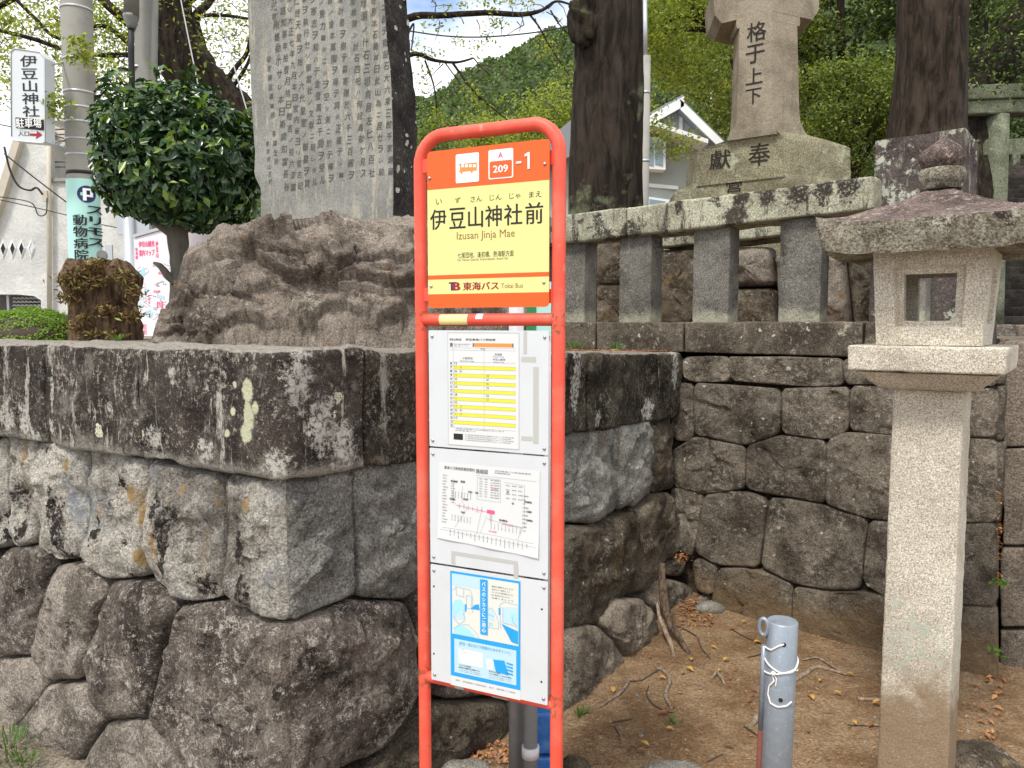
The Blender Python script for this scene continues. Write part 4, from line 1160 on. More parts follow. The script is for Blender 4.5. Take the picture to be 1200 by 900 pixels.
# generic local print frame on a sheet: TL, TR, BL given in pixels -> u0,u1,z0,z1
class Sheet:
    def __init__(s, l, r, zt, zb, off=.0006): s.l, s.r, s.t, s.b, s.o = l, r, zt, zb, off
    def u(s, f): return s.l + (s.r - s.l) * f
    def z(s, f): return s.t + (s.b - s.t) * f
    def box(s, mb, x0, y0, x1, y1, k=1): SF.shape(mb, [(s.u(x0), s.z(y1)), (s.u(x1), s.z(y1)), (s.u(x1), s.z(y0)), (s.u(x0), s.z(y0))], s.o + k * .0003)
    def text(s, mb, t, x0, y0, x1, y1, k=1, **kw): SF.text(mb, t, s.u(x0), s.z(y1), s.u(x1), s.z(y0), s.o + k * .0003, **kw)
    def line(s, mb, pts, w, k=1): SF.line(mb, [(s.u(a), s.z(b)) for a, b in pts], w, s.o + k * .0003)
    def poly(s, mb, pts, k=1): SF.shape(mb, [(s.u(a), s.z(b)) for a, b in pts], s.o + k * .0003)
# timetable
zT, zB = S(525, 389.5)[1], S(526, 521)[1]
sh = Sheet(U(525, 450), U(608.5, 450), zT, zB)
mb = MB(); sh.box(mb, 0, 0, 1, 1, 0); tt = mb.build('timetable', M['paper'], b1)
mb = MB()
for i in range(8): sh.box(mb, .085, .292 + i * .0695, .955, .292 + i * .0695 + .031)
mb.build('stripe', M['stripe'], tt, kind=None)
mb = MB(); sh.box(mb, .38, .092, .905, .125); mb.build('orange_strip', M['stripe_orange'], tt)
mb = MB(); sh.box(mb, .36, .092, .38, .125); sh.box(mb, .905, .092, .925, .125); sh.box(mb, .035, .092, .075, .125); mb.build('grey_mark', M['ink_soft'], tt)
mb = MB()
sh.text(mb, '伊豆山神社前', .03, .052, .2, .072, bold=.01)
sh.text(mb, '伊豆東海バス時刻表', .26, .052, .68, .072, bold=.01)
sh.text(mb, '平日', .47, .136, .53, .152)
sh.text(mb, '七尾団地', .21, .215, .36, .235); sh.text(mb, '熱海駅', .67, .178, .77, .197); sh.text(mb, '伊豆山循環', .64, .222, .81, .24)
for i in range(17): sh.text(mb, str(6 + i), .035, .262 + i * .0345, .065, .262 + i * .0345 + .02, bold=.01)
for i in range(15):
    sh.text(mb, str((17 * i + 12) % 60).zfill(2), .095, .262 + i * .0345, .135, .262 + i * .0345 + .02)
    if i in (1, 2, 11, 12, 13): sh.text(mb, str((23 * i + 5) % 60).zfill(2), .17, .262 + i * .0345, .205, .262 + i * .0345 + .02)
    if i in (3, 4, 5, 6, 8, 9): sh.text(mb, str((19 * i + 31) % 60).zfill(2), .55, .262 + i * .0345, .585, .262 + i * .0345 + .02)
sh.box(mb, .08, .895, .215, .95)
mb.build('print', M['ink'], tt, kind='stuff')
mb = MB()
sh.text(mb, 'Danchi mae', .18, .242, .38, .255); sh.text(mb, 'Atami Sta.', .64, .2, .8, .212); sh.text(mb, 'Atami Sta.', .65, .246, .8, .258)
for k in range(4): sh.text(mb, '七尾団地経由熱海駅行きバス時刻表', .24, .895 + k * .016, .93 - .04 * (k % 2), .905 + k * .016)
sh.text(mb, '・時刻は変更になる場合があります', .09, .845, .8, .857); sh.text(mb, '伊豆東海バス', .1, .862, .4, .873)
sh.text(mb, '熱海営業所', .09, .098, .33, .108); sh.text(mb, '東海バス', .09, .114, .3, .122)
for f in (.135, .155, .26): sh.line(mb, [(.03, f), (.955, f)], .0004)
sh.line(mb, [(.08, .135), (.08, .84)], .0004); sh.line(mb, [(.52, .135), (.52, .84)], .0004)
for i in range(8):
    for f in (0, .031): sh.line(mb, [(.03, .292 + i * .0695 + f), (.955, .292 + i * .0695 + f)], .0003, 2)
sh.line(mb, [(.03, .84), (.955, .84)], .0004)
mb.build('fine_print', M['ink_soft'], tt, kind='stuff')
mb = MB()
for a_ in ((0, 0, 1, .006), (0, 0, .006, 1), (.994, 0, 1, 1), (0, .994, 1, 1)): sh.box(mb, *a_)
mb.build('sheet_edge', M['tape'], tt, kind='stuff')
mb = MB()
for x0, y0, x1, y1 in ((613.5, 388, 617.5, 415), (611, 418, 628, 424.5), (625, 430, 631, 520), (611, 511, 624, 517)): rect(mb, x0, y0, x1, y1, .0005)
mb.build('tape_residue', M['tape'], b1)
# route map (sheet is not quite level)
mp_ = lambda x, y: S(495 + x / 6.923, 530 + y / 6.923)
c = [mp_(135, 75), mp_(955, 150), mp_(945, 860), mp_(125, 690)]
def rm(fx, fy):
    a = (c[0][0] * (1 - fx) + c[1][0] * fx, c[0][1] * (1 - fx) + c[1][1] * fx); b = (c[3][0] * (1 - fx) + c[2][0] * fx, c[3][1] * (1 - fx) + c[2][1] * fx)
    return (a[0] * (1 - fy) + b[0] * fy, a[1] * (1 - fy) + b[1] * fy)
mb = MB(); vs = []
NN = 16
for j in range(NN + 1):
    for i in range(NN + 1):
        u, z = rm(i / NN, j / NN); lift = .0012 + .003 * max(0, (j / NN - .7)) ** 1.3 * 3 + .0004 * math.sin(i * .9) * (j / NN) ** 3 * 3
        vs.append(SF.pt(u, z, lift))
mb.add(vs, [(j * (NN + 1) + i, j * (NN + 1) + i + 1, (j + 1) * (NN + 1) + i + 1, (j + 1) * (NN + 1) + i) for j in range(NN) for i in range(NN)], True)
rmap = mb.build('route_map', M['paper'], b2)
def roff(fy): return .0016 + .003 * max(0, fy - .7) ** 1.3 * 3 + .0008
def rbox(mb, x0, y0, x1, y1): mb.add([SF.pt(*rm(x, y), roff(max(y0, y1))) for x, y in ((x0, y1), (x1, y1), (x1, y0), (x0, y0))], [(0, 1, 2, 3)])
def rline(mb, pts, w=.0006):
    SF.line(mb, [rm(*p) for p in pts], w, roff(max(p[1] for p in pts)))
def rtext(mb, t, x0, y0, x1, y1, vertical=False, bold=0.0):
    def wp(u, w, off): return SF.pt(*rm(u, 1 - w), roff(max(y0, y1)))
    SF.text(mb, t, x0, 1 - y1, x1, 1 - y0, 0, bold, vertical=vertical, warp=wp)
mb = MB()
rtext(mb, '東海バス熱海営業所管内', .06, .045, .37, .085, bold=.005); rtext(mb, '路線図', .385, .045, .5, .1, bold=.0)
rtext(mb, '熱海駅', .13, .22, .2, .245, bold=.03); rtext(mb, '湯河原', .23, .21, .275, .24, bold=.03)
for k, (x, y, w) in enumerate(((.12, .45, .06), (.31, .33, .04), (.38, .33, .03), (.69, .27, .02), (.74, .4, .02), (.62, .62, .08), (.86, .36, .07), (.88, .57, .06), (.88, .47, .05), (.26, .43, .05), (.24, .6, .04))):
    rtext(mb, '熱海駅前', x, y, x + w, y + .025, bold=.02)
R2 = random.Random(3)
for i in range(17): rtext(mb, R2.choice(['七尾団地', '伊豆山', '逢初橋', '熱海駅', '般若院']), .045, .16 + i * .038, .045 + R2.uniform(.03, .06), .175 + i * .038)
for i in range(19): rtext(mb, R2.choice(['伊豆山神社', '逢初橋口', '熱海駅前', '東海']), .13 + i * .042, .855 - .0 * i, .138 + i * .042, .93 + R2.uniform(-.03, .03), vertical=True)
for i in range(9): rtext(mb, R2.choice(['七尾', '伊豆', '上町', '清水町']), .13, .26 + i * .03, .13 + R2.uniform(.03, .05), .272 + i * .03)
for i in range(10): rtext(mb, R2.choice(['七尾原', '熱海港', '上町', '清水町']), .84, .3 + i * .045, .84 + R2.uniform(.02, .06), .315 + i * .045)
for i in range(9): rtext(mb, R2.choice(['七尾原', '熱海港', '上町', '清水町']), .54 + i * .035, .68, .547 + i * .035, .76, vertical=True)
for i in range(6): rtext(mb, R2.choice(['七尾原', '熱海港', '上町']), .22 + i * .045, .5, .227 + i * .045, .57, vertical=True)
rtext(mb, '伊豆東海バス熱海営業所', .57, .04, .92, .055); rtext(mb, '熱海駅前案内所', .57, .065, .72, .08)
for i in range(8):
    for j, w in ((.42, .03), (.47, .03), (.53, .09)): rtext(mb, R2.choice(['伊豆山', '七尾団地', '熱海駅']), j, .16 + i * .03, j + w, .172 + i * .03)
for i in range(14): rtext(mb, R2.choice(['七尾団地', '伊豆山', '逢初橋', '熱海駅', '清水町']), .145 + (i % 7) * .031, .36 + .3 * (i // 7), .153 + (i % 7) * .031, .44 + .3 * (i // 7), vertical=True)
for i in range(12): rtext(mb, R2.choice(['七尾団地', '伊豆山', '逢初橋', '熱海駅', '清水町']), .68 + (i % 3) * .06, .2 + .05 * (i // 3), .72 + (i % 3) * .06, .215 + .05 * (i // 3))
mb.build('print', M['ink'], rmap, kind='stuff')
mb = MB()
for l in ([(.03, .88), (.97, .88)], [(.38, .125), (.97, .125)], [(.4, .15), (.4, .42), (.63, .42), (.63, .15), (.4, .15)], [(.66, .17), (.86, .19), (.86, .68), (.66, .66)], [(.05, .85), (.35, .83), (.6, .83), (.95, .84)],
          [(.16, .2), (.16, .5), (.22, .55)], [(.45, .53), (.4, .85)], [(.5, .6), (.44, .83)], [(.25, .28), (.25, .5)], [(.3, .55), (.18, .82)], [(.5, .64), (.62, .66), (.84, .68), (.8, .83)]):
    rline(mb, l, .0006)
mb.build('route_line', M['ink_line'], rmap, kind='stuff')
mb = MB(); rline(mb, [(.2, .53), (.35, .545), (.5, .56)], .0011); rtext(mb, '日金町', .38, .57, .43, .58); rtext(mb, '伊豆山神社', .65, .665, .76, .685); rtext(mb, '熱海駅', .52, .775, .6, .8); rtext(mb, '経由', .54, .26, .6, .28)
mb.build('red_print', M['pink'], rmap, kind='stuff')
mb = MB(); rbox(mb, .5, .53, .575, .575); mb.build('current_stop_mark', M['pink'], rmap)
mb = MB(); rbox(mb, .528, .58, .55, .67); mb.build('grey_route', M['tape'], rmap)
mb = MB()
for pts in (((219, 705), (655, 775), (655, 800), (219, 730)), ((219, 730), (245, 735), (245, 800), (219, 790)), ((630, 800), (660, 800), (660, 890), (630, 885))):
    d_ = [S(490 + x / 5.622, 520 + y / 5.622) for x, y in pts]; SF.shape(mb, d_[::-1], .0005)
mb.build('tape_residue', M['tape'], b2)
# poster
zT, zB = S(528, 668.5)[1], S(528, 802)[1]
po = Sheet(U(528, 700), U(610, 700), zT, zB)
mb = MB(); po.box(mb, 0, 0, 1, 1, 0); poster = mb.build('poster', M['paper'], b3)
mb = MB(); po.box(mb, 0, 0, 1, .915); mb.build('blue_field', M['p_blue'], poster)
mb = MB(); po.box(mb, .025, .02, .975, .545, 2); mb.build('picture_field', M['p_cream'], poster)
mb = MB(); po.box(mb, .025, .02, .43, .12, 3); po.poly(mb, [(.035, .3), (.13, .27), (.2, .3), (.21, .4), (.035, .42)], 3)
po.poly(mb, [(.54, .29), (.61, .275), (.65, .37), (.56, .37)], 3); po.poly(mb, [(.76, .24), (.965, .22), (.965, .37), (.76, .37)], 3)
mb.build('blue_tint', M['p_pale'], poster)
mb = MB()
# boy's hair, van, car
po.poly(mb, [(.03, .29), (.07, .245), (.15, .235), (.2, .27), (.21, .32), (.17, .33), (.14, .31), (.1, .36), (.05, .37), (.03, .35)], 4)
po.poly(mb, [(.86, .29), (.9, .27), (.94, .29), (.95, .33), (.9, .34), (.87, .33)], 4)
po.poly(mb, [(.05, .5), (.14, .46), (.25, .47), (.36, .53), (.34, .54), (.05, .54)], 4)
mb.build('light_blue_figure', M['p_sky'], poster)
mb = MB(); po.poly(mb, [(.36, .26), (.42, .25), (.43, .3), (.3, .3)], 4); po.poly(mb, [(.74, .38), (.97, .42), (.97, .53), (.88, .52)], 4)
po.poly(mb, [(.215, .27), (.24, .27), (.24, .33), (.215, .33)], 4); po.poly(mb, [(.7, .25), (.725, .25), (.725, .31), (.7, .31)], 4)
mb.build('deep_blue_figure', M['p_blue'], poster)
mb = MB(); k = 6; lw = .0007
for l in ([(.04, .17), (.09, .13), (.3, .14), (.33, .2), (.33, .33)], [(.09, .14), (.09, .2), (.2, .21), (.2, .14)], [(.24, .19), (.31, .19), (.31, .3), (.24, .3), (.24, .19)],
          [(.05, .37), (.07, .42), (.13, .45), (.2, .42), (.22, .38), (.19, .36), (.22, .33)], [(.05, .5), (.12, .46), (.26, .44), (.38, .5), (.42, .54)],
          [(.55, .28), (.6, .26), (.66, .31), (.7, .37), (.7, .43), (.53, .43)], [(.54, .32), (.64, .33)], [(.57, .39), (.61, .39), (.61, .41), (.57, .41), (.57, .39)],
          [(.73, .42), (.72, .22), (.78, .19), (.97, .2)], [(.76, .24), (.76, .37), (.96, .38)], [(.89, .3), (.9, .35), (.93, .36), (.96, .4)], [(.88, .42), (.86, .5), (.9, .5)]):
    po.line(mb, l, lw, k)
mb.build('drawn_line', M['p_blue'], poster, kind='stuff')
mb = MB(); po.box(mb, .44, .03, .545, .5, 7); mb.build('title_strip', M['p_blue'], poster)
mb = MB(); po.text(mb, 'バスのシカクにご用心', .465, .05, .52, .48, 8, vertical=True, bold=.02); mb.build('title', M['film_white'], poster)
mb = MB()
for i, t in enumerate(('道路を横断するときは', '左右をよく確認しよう', 'バスの前後から', '急に飛び出さないように', '注意しましょう')): po.text(mb, t, .6, .07 + i * .024, .9 - .04 * (i % 2), .084 + i * .024, 5)
po.text(mb, '発行　伊豆東海バス株式会社', .07, .94, .52, .955, 2); po.text(mb, '協力　静岡県バス協会', .56, .94, .93, .953, 2)
mb.build('small_print', M['ink_soft'], poster, kind='stuff')
mb = MB(); po.box(mb, .055, .585, .945, .88, 2); mb.build('lower_field', M['p_pale'], poster)
mb = MB(); po.text(mb, '[安全・安心なバス利用のためのポイント]', .13, .6, .86, .635, 3, bold=.01); po.line(mb, [(.15, .7), (.18, .66), (.21, .7), (.15, .7)], .0008, 4)
po.line(mb, [(.2, .68), (.4, .69), (.4, .77), (.2, .76), (.2, .68)], .0006, 4); po.line(mb, [(.42, .7), (.46, .7), (.46, .78), (.42, .78)], .0006, 4)
for x in (.24, .3, .36): po.line(mb, [(x, .68), (x, .77)], .0005, 4)
po.poly(mb, [(.62, .7), (.78, .69), (.84, .81), (.66, .8)], 4)
for i in range(4): po.poly(mb, [(.8 - 0 * i, .7 + i * .028), (.9, .705 + i * .028), (.9, .72 + i * .028), (.82, .715 + i * .028)], 4)
mb.build('lower_drawing', M['p_blue'], poster, kind='stuff')
mb = MB(); po.box(mb, .12, .665, .47, .79, 3); po.poly(mb, [(.52, .71), (.58, .7), (.63, .72), (.62, .79), (.54, .79)], 4); mb.build('white_patch', M['film_white'], poster)
mb = MB()
for i, t in enumerate(('バスの直前', '直後の横断は危険です')): po.text(mb, t, .12, .8 + i * .02, .3 + .13 * i, .814 + i * .02, 3, bold=.02)
for i in range(2): po.text(mb, 'バスから降りたあとは安全を', .12, .842 + i * .014, .44, .85 + i * .014, 3)
for i, t in enumerate(('走行中の移動', 'バスが停車してからお席を')): po.text(mb, t, .56, .8 + i * .02, .72 + .16 * i, .814 + i * .02, 3, bold=.02)
for i in range(2): po.text(mb, '立つようにお願いします', .56, .842 + i * .014, .88, .85 + i * .014, 3)
mb.build('small_print', M['ink_soft'], poster, kind='stuff')
for x, y in ((508.5, 687), (635, 714), (508.5, 766), (634.5, 799)):
    u, z = S(x, y); MB().lathe(SF.pt(u, z, -.0005), [(.0028, 0), (.0028, .001)], 10, SU, Zv, SN).build('screw_hole', M['black'], b3)

# ================================================================== poles and boards behind the sign
def pole(name, px, py_top, Y, r, z0, mat, label, cat, z1=None, n=20, cap=True):
    t = P(px, py_top, Y)
    e = empty(name, (t.x, t.y, z0), label, cat)
    zt = t.z if z1 is None else z1
    MB().tube([Vector((t.x, t.y, z0)), Vector((t.x, t.y, (z0 + zt) / 2)), Vector((t.x, t.y, zt))], r, n).build('shaft', M[mat], e)
    return e, t
e, t = pole('steel_pole', 605, 340, 2.42, .0245, -0.02, 'pipe', 'thick dark grey pole standing close behind the red bus stop sign', 'pole', z1=.95)
MB().tube([Vector((t.x, t.y, .95)), Vector((t.x, t.y, 1.72))], .0235, 20).build('upper_shaft', M['pipe_pale'], e)
MB().lathe(Vector((t.x, t.y, .93)), [(.026, 0), (.026, .04)], 20).build('sleeve', M['pipe'], e)
e2, t2 = pole('pipe_post', 622, 700, 2.36, .0225, -0.0, 'pipe', 'shorter grey pipe with pale collar beside the dark pole behind the sign', 'pipe', z1=.72)
MB().lathe(Vector((t2.x, t2.y, .22)), [(.028, 0), (.028, .035)], 20).build('collar', M['pipe_pale'], e2)
bb = P(640, 870, 2.5)
e = empty('blue_tank', (bb.x, bb.y, 0), 'scuffed blue plastic box low behind the red sign frame', 'box')
MB().rbox(hx((bb.x - .045, bb.y - .04, 0), (bb.x + .05, bb.y - .04, 0), (bb.x + .05, bb.y + .05, 0), (bb.x - .045, bb.y + .05, 0), v3(0, 0, .155)), seg=.02, r=.01, amp=.001).build('lower_box', M['blue'], e)
MB().rbox(hx((bb.x - .042, bb.y - .037, .165), (bb.x + .047, bb.y - .037, .165), (bb.x + .047, bb.y + .047, .165), (bb.x - .042, bb.y + .047, .165), v3(0, 0, .14)), seg=.02, r=.01, amp=.001).build('upper_box', M['blue'], e)
gb0, gb1 = P(617, 394, 2.6), P(646, 330, 2.6)
e = empty('small_notice', (gb0.x, 2.6, gb0.z), 'green and pale cyan notice half hidden behind the yellow name plate', 'notice')
MB().box(((gb0.x + gb1.x) / 2, 2.61, (gb0.z + gb1.z) / 2), (gb1.x - gb0.x, .01, gb1.z - gb0.z)).build('board', M['cyan'], e)
MB().box((gb0.x + .016, 2.603, (gb0.z + gb1.z) / 2), (.032, .004, gb1.z - gb0.z)).build('green_edge', M['green'], e)
MB().tube([v3(gb1.x - .01, 2.625, -.03), v3(gb1.x - .01, 2.625, gb1.z)], .012, 10).build('stake', M['pipe_pale'], e)

# ================================================================== steel bollard
t = P(917, 727, 1.90); bz = v3(t.x - .012, t.y, 0)
bol = empty('steel_bollard', bz, 'galvanised steel bollard tied round with white cord on the dirt', 'bollard')
BR = .0385
ax = (t - bz)
MB().lathe(bz, [(BR, 0), (BR, ax.z - .003), (BR - .003, ax.z)], 40, v3(1), v3(0, 1), ax / ax.z).build('shaft', M['galv'], bol)
def bpt(ang, z, off=0.0):
    """point on the bollard's surface, ang in degrees from the camera side towards the right"""
    c_ = bz + ax * (z / ax.z); vd = Vector((-c_.x, -c_.y, 0)).normalized(); rt = Vector((-vd.y, vd.x, 0))
    a_ = math.radians(ang); return c_ + (vd * math.cos(a_) + rt * math.sin(a_)) * (BR + off)
zz = lambda py: P(915, py, 1.86).z
def ring_hole(ang, z, r):
    o = bpt(ang, z, .0006); n_ = (o - bpt(ang, z, -.01)).normalized(); uu = n_.cross(Zv).normalized()
    return MB().lathe(o, [(r, 0), (r, .0008)], 16, uu, Zv, n_)
ring_hole(8, zz(756), .0055).build('bolt_hole', M['black'], bol)
ring_hole(5, zz(821), .0055).build('bolt_hole', M['black'], bol)
# hinge bar with eye on the left side
hb = lambda z, o=.004: bpt(-78, z, o)
pts = [hb(zz(900) - .25), hb(zz(866)), hb(zz(800)), hb(zz(765))]
bar = MB().tube(pts[1:], .0072, 10).build('hinge_bar', M['galv'], bol)
MB().tube(pts[:2], .0076, 10).build('rusty_bar_end', M['rust'], bol)
ec = bpt(-70, zz(742), .009); uu = Vector((1, 0, 0)); pts = []
rt_ = Vector((.8, -.6, 0)).normalized()
for k in range(25):
    a = 2 * math.pi * k / 24; pts.append(ec + rt_ * (.0105 * math.cos(a)) + Zv * (.021 * math.sin(a)))
MB().tube(pts, .0058, 8, cap=False).build('eye', M['galv'], bol)
cord = empty('knotted_rope', bpt(0, zz(790), 0), 'thin white cord knotted round the steel bollard', 'cord')
def cordline(seq, name='strand', r=.0022):
    pts = []
    for i in range(len(seq) - 1):
        (a0, y0), (a1, y1) = seq[i], seq[i + 1]
        for k in range(6): pts.append(bpt(a0 + (a1 - a0) * k / 6, zz(y0 + (y1 - y0) * k / 6), .0026))
    a, y = seq[-1]; pts.append(bpt(a, zz(y), .0026))
    MB().tube(pts, r, 6).build(name, M['rope'], cord)
cordline([(8, 755), (-10, 758), (-35, 765), (-75, 766)])
cordline([(-95, 772), (-80, 778), (-40, 784), (0, 789), (45, 788), (80, 781), (110, 778), (180, 776), (260, 774)])
cordline([(-100, 796), (-75, 795), (-30, 793), (10, 789), (50, 786), (80, 790), (110, 792), (180, 795), (250, 797)])
cordline([(-30, 791), (-20, 800), (-38, 808), (-42, 818), (-30, 827), (-5, 829), (25, 827), (45, 823)])
cordline([(-28, 789), (-12, 797), (-14, 806)], r=.0016)
k0 = bpt(-22, zz(791), .005); MB().lathe(k0 - Zv * .004, [(.003, 0), (.0065, .003), (.006, .007), (.002, .01)], 10).build('knot', M['rope'], cord)

# ================================================================== granite lantern
LC = P(1087, 600, 2.60); LC = v3(LC.x, LC.y, 0)
YA = math.radians(-37)
ua = v3(math.cos(YA), math.sin(YA)); va = v3(-math.sin(YA), math.cos(YA))   # va points away from the camera
lan = empty('stone_lantern', LC, 'pale granite lantern with square post, hollow fire box and reddish sweeping roof', 'stone lantern')
def sq(h, z, ox=0): return [LC + ua * (a * h) + va * (b * h) + Zv * z for a, b in ((-1, -1), (1, -1), (1, 1), (-1, 1))]
def fru(h0, z0, h1, z1, name, mat, **k):
    return MB().rbox(sq(h0, z0) + sq(h1, z1), **k).build(name, M[mat], lan)
fru(.108, -.05, .1035, 1.386, 'post', 'granite_post', seg=.02, r=.008, amp=.0022, freq=30, maxn=80)
fru(.14, 1.386, .205, 1.445, 'bracket', 'granite', seg=.02, r=.01, amp=.002, freq=30)
fru(.222, 1.447, .225, 1.53, 'platform_slab', 'granite', seg=.02, r=.008, amp=.002, freq=30)
# fire box: four walls with a moulded window through front and back
H0, H1, ZA, ZB = .152, .168, 1.532, 1.835
def fb(side, s, t, off):
    """side wall point: s -1..1 across, t 0..1 up, off metres inward"""
    h = H0 + (H1 - H0) * t - off
    x = s * (H0 + (H1 - H0) * t)
    d = [(ua, -va), (va, ua), (-ua, va), (-va, -ua)][side]
    return LC + d[0] * x + d[1] * h + Zv * (ZA + (ZB - ZA) * t)
mb = MB()
for side in range(4):
    op = (.62, .24, .78) if side in (0, 2) else (.5, .28, .75)
    rects = [(1, 0, 1, 0), (op[0], op[1] - .06, op[2] + .06, 0), (op[0] - .04, op[1] - .03, op[2] + .03, .018), (op[0] - .16, op[1] + .02, op[2] - .02, .018), (op[0] - .16, op[1] + .02, op[2] - .02, .05)]
    rr = []
    for (s, t0, t1, off) in rects:
        if s == 1: t0, t1 = 0, 1
        N = 8
        ring = [(-s + 2 * s * k / N, t0) for k in range(N)] + [(s, t0 + (t1 - t0) * k / N) for k in range(N)] + [(s - 2 * s * k / N, t1) for k in range(N)] + [(-s, t1 - (t1 - t0) * k / N) for k in range(N)]
        rr.append([fb(side, a, b, off) for a, b in ring])
    n = len(rr[0]); base = len(mb.v)
    for r_ in rr:
        for p in r_: mb.v.append(p + v3(*[noise.noise(p * 30 + v3(i * 9)) * .0015 for i in range(3)]))
    for j in range(len(rr) - 1):
        for i in range(n):
            k = (i + 1) % n; mb.f.append([base + j * n + i, base + j * n + k, base + (j + 1) * n + k, base + (j + 1) * n + i]); mb.sm.append(False)
# inner faces of the box
for side in range(4):
    op = (.62, .24, .78) if side in (0, 2) else (.5, .28, .75)
    s, t0, t1 = op[0] - .16, op[1] + .02, op[2] - .02
    q_ = [fb(side, a * .7, b, .05) for a, b in ((-1, 0), (1, 0), (1, 1), (-1, 1))]; i_ = [fb(side, a, b, .05) for a, b in ((-s, t0), (s, t0), (s, t1), (-s, t1))]
    mb.add(q_ + i_, [(0, 4, 5, 1), (1, 5, 6, 2), (2, 6, 7, 3), (3, 7, 4, 0)])
mb.build('fire_box', M['granite'], lan)
# roof
RH = .315
def roofpt(s, t, layer):
    r = max(abs(s), abs(t)); m_ = min(abs(s), abs(t)); c_ = (m_ / r if r > 0 else 0) ** 5
    if layer == 0:      # top surface
        z = 1.922 + .145 * (1 - r) ** 1.3 + .028 * c_ * r ** 4
        k = 1
    elif layer == 1:    # lower lip
        z = 1.822 + .018 * c_; k = .93
    p = LC + ua * (s * RH * k) + va * (t * RH * k) + Zv * z
    return p + v3(0, 0, 1) * noise.fractal(p * 9, .9, 2, 4) * .004 + v3(noise.noise(p * 14), noise.noise(p * 14 + v3(5)), 0) * .003
mb = MB(); N = 56
vs = [roofpt(-1 + 2 * i / N, -1 + 2 * j / N, 0) for j in range(N + 1) for i in range(N + 1)]
mb.add(vs, [(j * (N + 1) + i, j * (N + 1) + i + 1, (j + 1) * (N + 1) + i + 1, (j + 1) * (N + 1) + i) for j in range(N) for i in range(N)], True)
def edge(k):
    k %= 4 * N; sd, i = divmod(k, N); f = -1 + 2 * i / N
    return [(f, -1), (1, f), (-f, 1), (-1, -f)][sd]
rf = mb.build('roof', M['roof_stone'], lan); mb = MB()
ME = 8; base = len(mb.v)
for k in range(4 * N):
    s, t = edge(k); a, b = roofpt(s, t, 0), roofpt(s, t, 1)
    for m_ in range(ME + 1):
        p = a.lerp(b, m_ / ME); o = (a - Vector((LC.x, LC.y, a.z))).normalized()
        mb.v.append(p + o * (.006 * math.sin(math.pi * m_ / ME) + noise.fractal(p * 14, .9, 2, 4) * .004 * (0 < m_ < ME)))
for k in range(4 * N):
    for m_ in range(ME):
        a = base + k * (ME + 1) + m_; b = base + ((k + 1) % (4 * N)) * (ME + 1) + m_
        mb.f.append([b, a, a + 1, b + 1]); mb.sm.append(True)
# underside slopes in to the box
base = len(mb.v)
for k in range(4 * N):
    s, t = edge(k)
    mb.v.append(roofpt(s, t, 1)); mb.v.append(LC + ua * (s * .17) + va * (t * .17) + Zv * 1.836)
for k in range(4 * N):
    a = base + 2 * k; b = base + 2 * ((k + 1) % (4 * N)); mb.f.append([b, a, a + 1, b + 1]); mb.sm.append(False)
mb.add(sq(.17, 1.836), [(3, 2, 1, 0)])
mb.build('eave', M['roof_edge'], rf)
# finial: ring and jewel
mb = MB().lathe(LC + Zv * 2.055, [(.06, -.01), (.056, .006), (.066, .014), (.07, .024), (.071, .042), (.066, .058), (.048, .062)], 28)
mb.v = [p + (p - LC - Zv * p.z).normalized() * noise.fractal(p * 16, .9, 2, 4) * .007 if True else p for p in mb.v]
mb.build('finial_ring', M['roof_edge'], lan)
mb = MB().lathe(LC + Zv * 2.116, [(.05, -.003), (.064, .01), (.072, .03), (.068, .05), (.052, .068), (.03, .083), (.012, .1), (.002, .108)], 28)
mb.v = [p + (p - LC - Zv * p.z).normalized() * noise.fractal(p * 16, .9, 2, 4) * .007 for p in mb.v]
mb.build('finial_jewel', M['roof_stone'], lan)

# ================================================================== monument: slab on a boulder
pst = P(462, 268, 3.95); sd_ = v3(.94, -.34).normalized(); sn_ = v3(-.34, -.94).normalized()
sback = -sn_
def st(px, py, off=0): return onplane(px, py, pst + sn_ * off, sn_)
stele = empty('inscribed_monument', (st(383, 268).x, st(383, 268).y, 2.05), 'tall grey stone slab with carved columns of characters standing on the big boulder', 'monument')
outl = [(305, 276), (383, 278), (460, 276), (461, 230), (460.5, 180), (460, 138), (458.5, 100), (457, 75), (454, 55), (452, 28), (450, 0), (446, -60), (440, -150), (380, -185), (300, -150), (287, -60), (290, 0), (292, 50), (294, 97), (296, 140), (299, 180), (298, 205), (306, 222), (305.5, 250)]
F_ = [st(x, y) for x, y in outl]
mb = MB()
# front face as grid rows between left and right edges, gently uneven
def edge_x(side, y):
    pts = sorted([(yy, xx) for xx, yy in (outl[2:13] if side else outl[14:] + [outl[0]])])
    if y <= pts[0][0]: return pts[0][1]
    for (a, xa), (b, xb) in zip(pts[:-1], pts[1:]):
        if a <= y <= b: return xa + (xb - xa) * (y - a) / (b - a + 1e-9)
    return pts[-1][1]
rows = list(np.linspace(276, -150, 70)); cols = 30
TH = .215
vs = []
for y in rows:
    xl, xr = edge_x(0, y), edge_x(1, y)
    for k in range(cols + 1):
        p = st(xl + (xr - xl) * k / cols, y)
        vs.append(p + sn_ * .0012 * noise.fractal(p * 6, 1, 2, 3))
mb.add(vs, [(j * (cols + 1) + i, j * (cols + 1) + i + 1, (j + 1) * (cols + 1) + i + 1, (j + 1) * (cols + 1) + i) for j in range(len(rows) - 1) for i in range(cols)], True)
mb.build('front_face', M['slab'], stele)
mb = MB(); vs = []; nside = 16
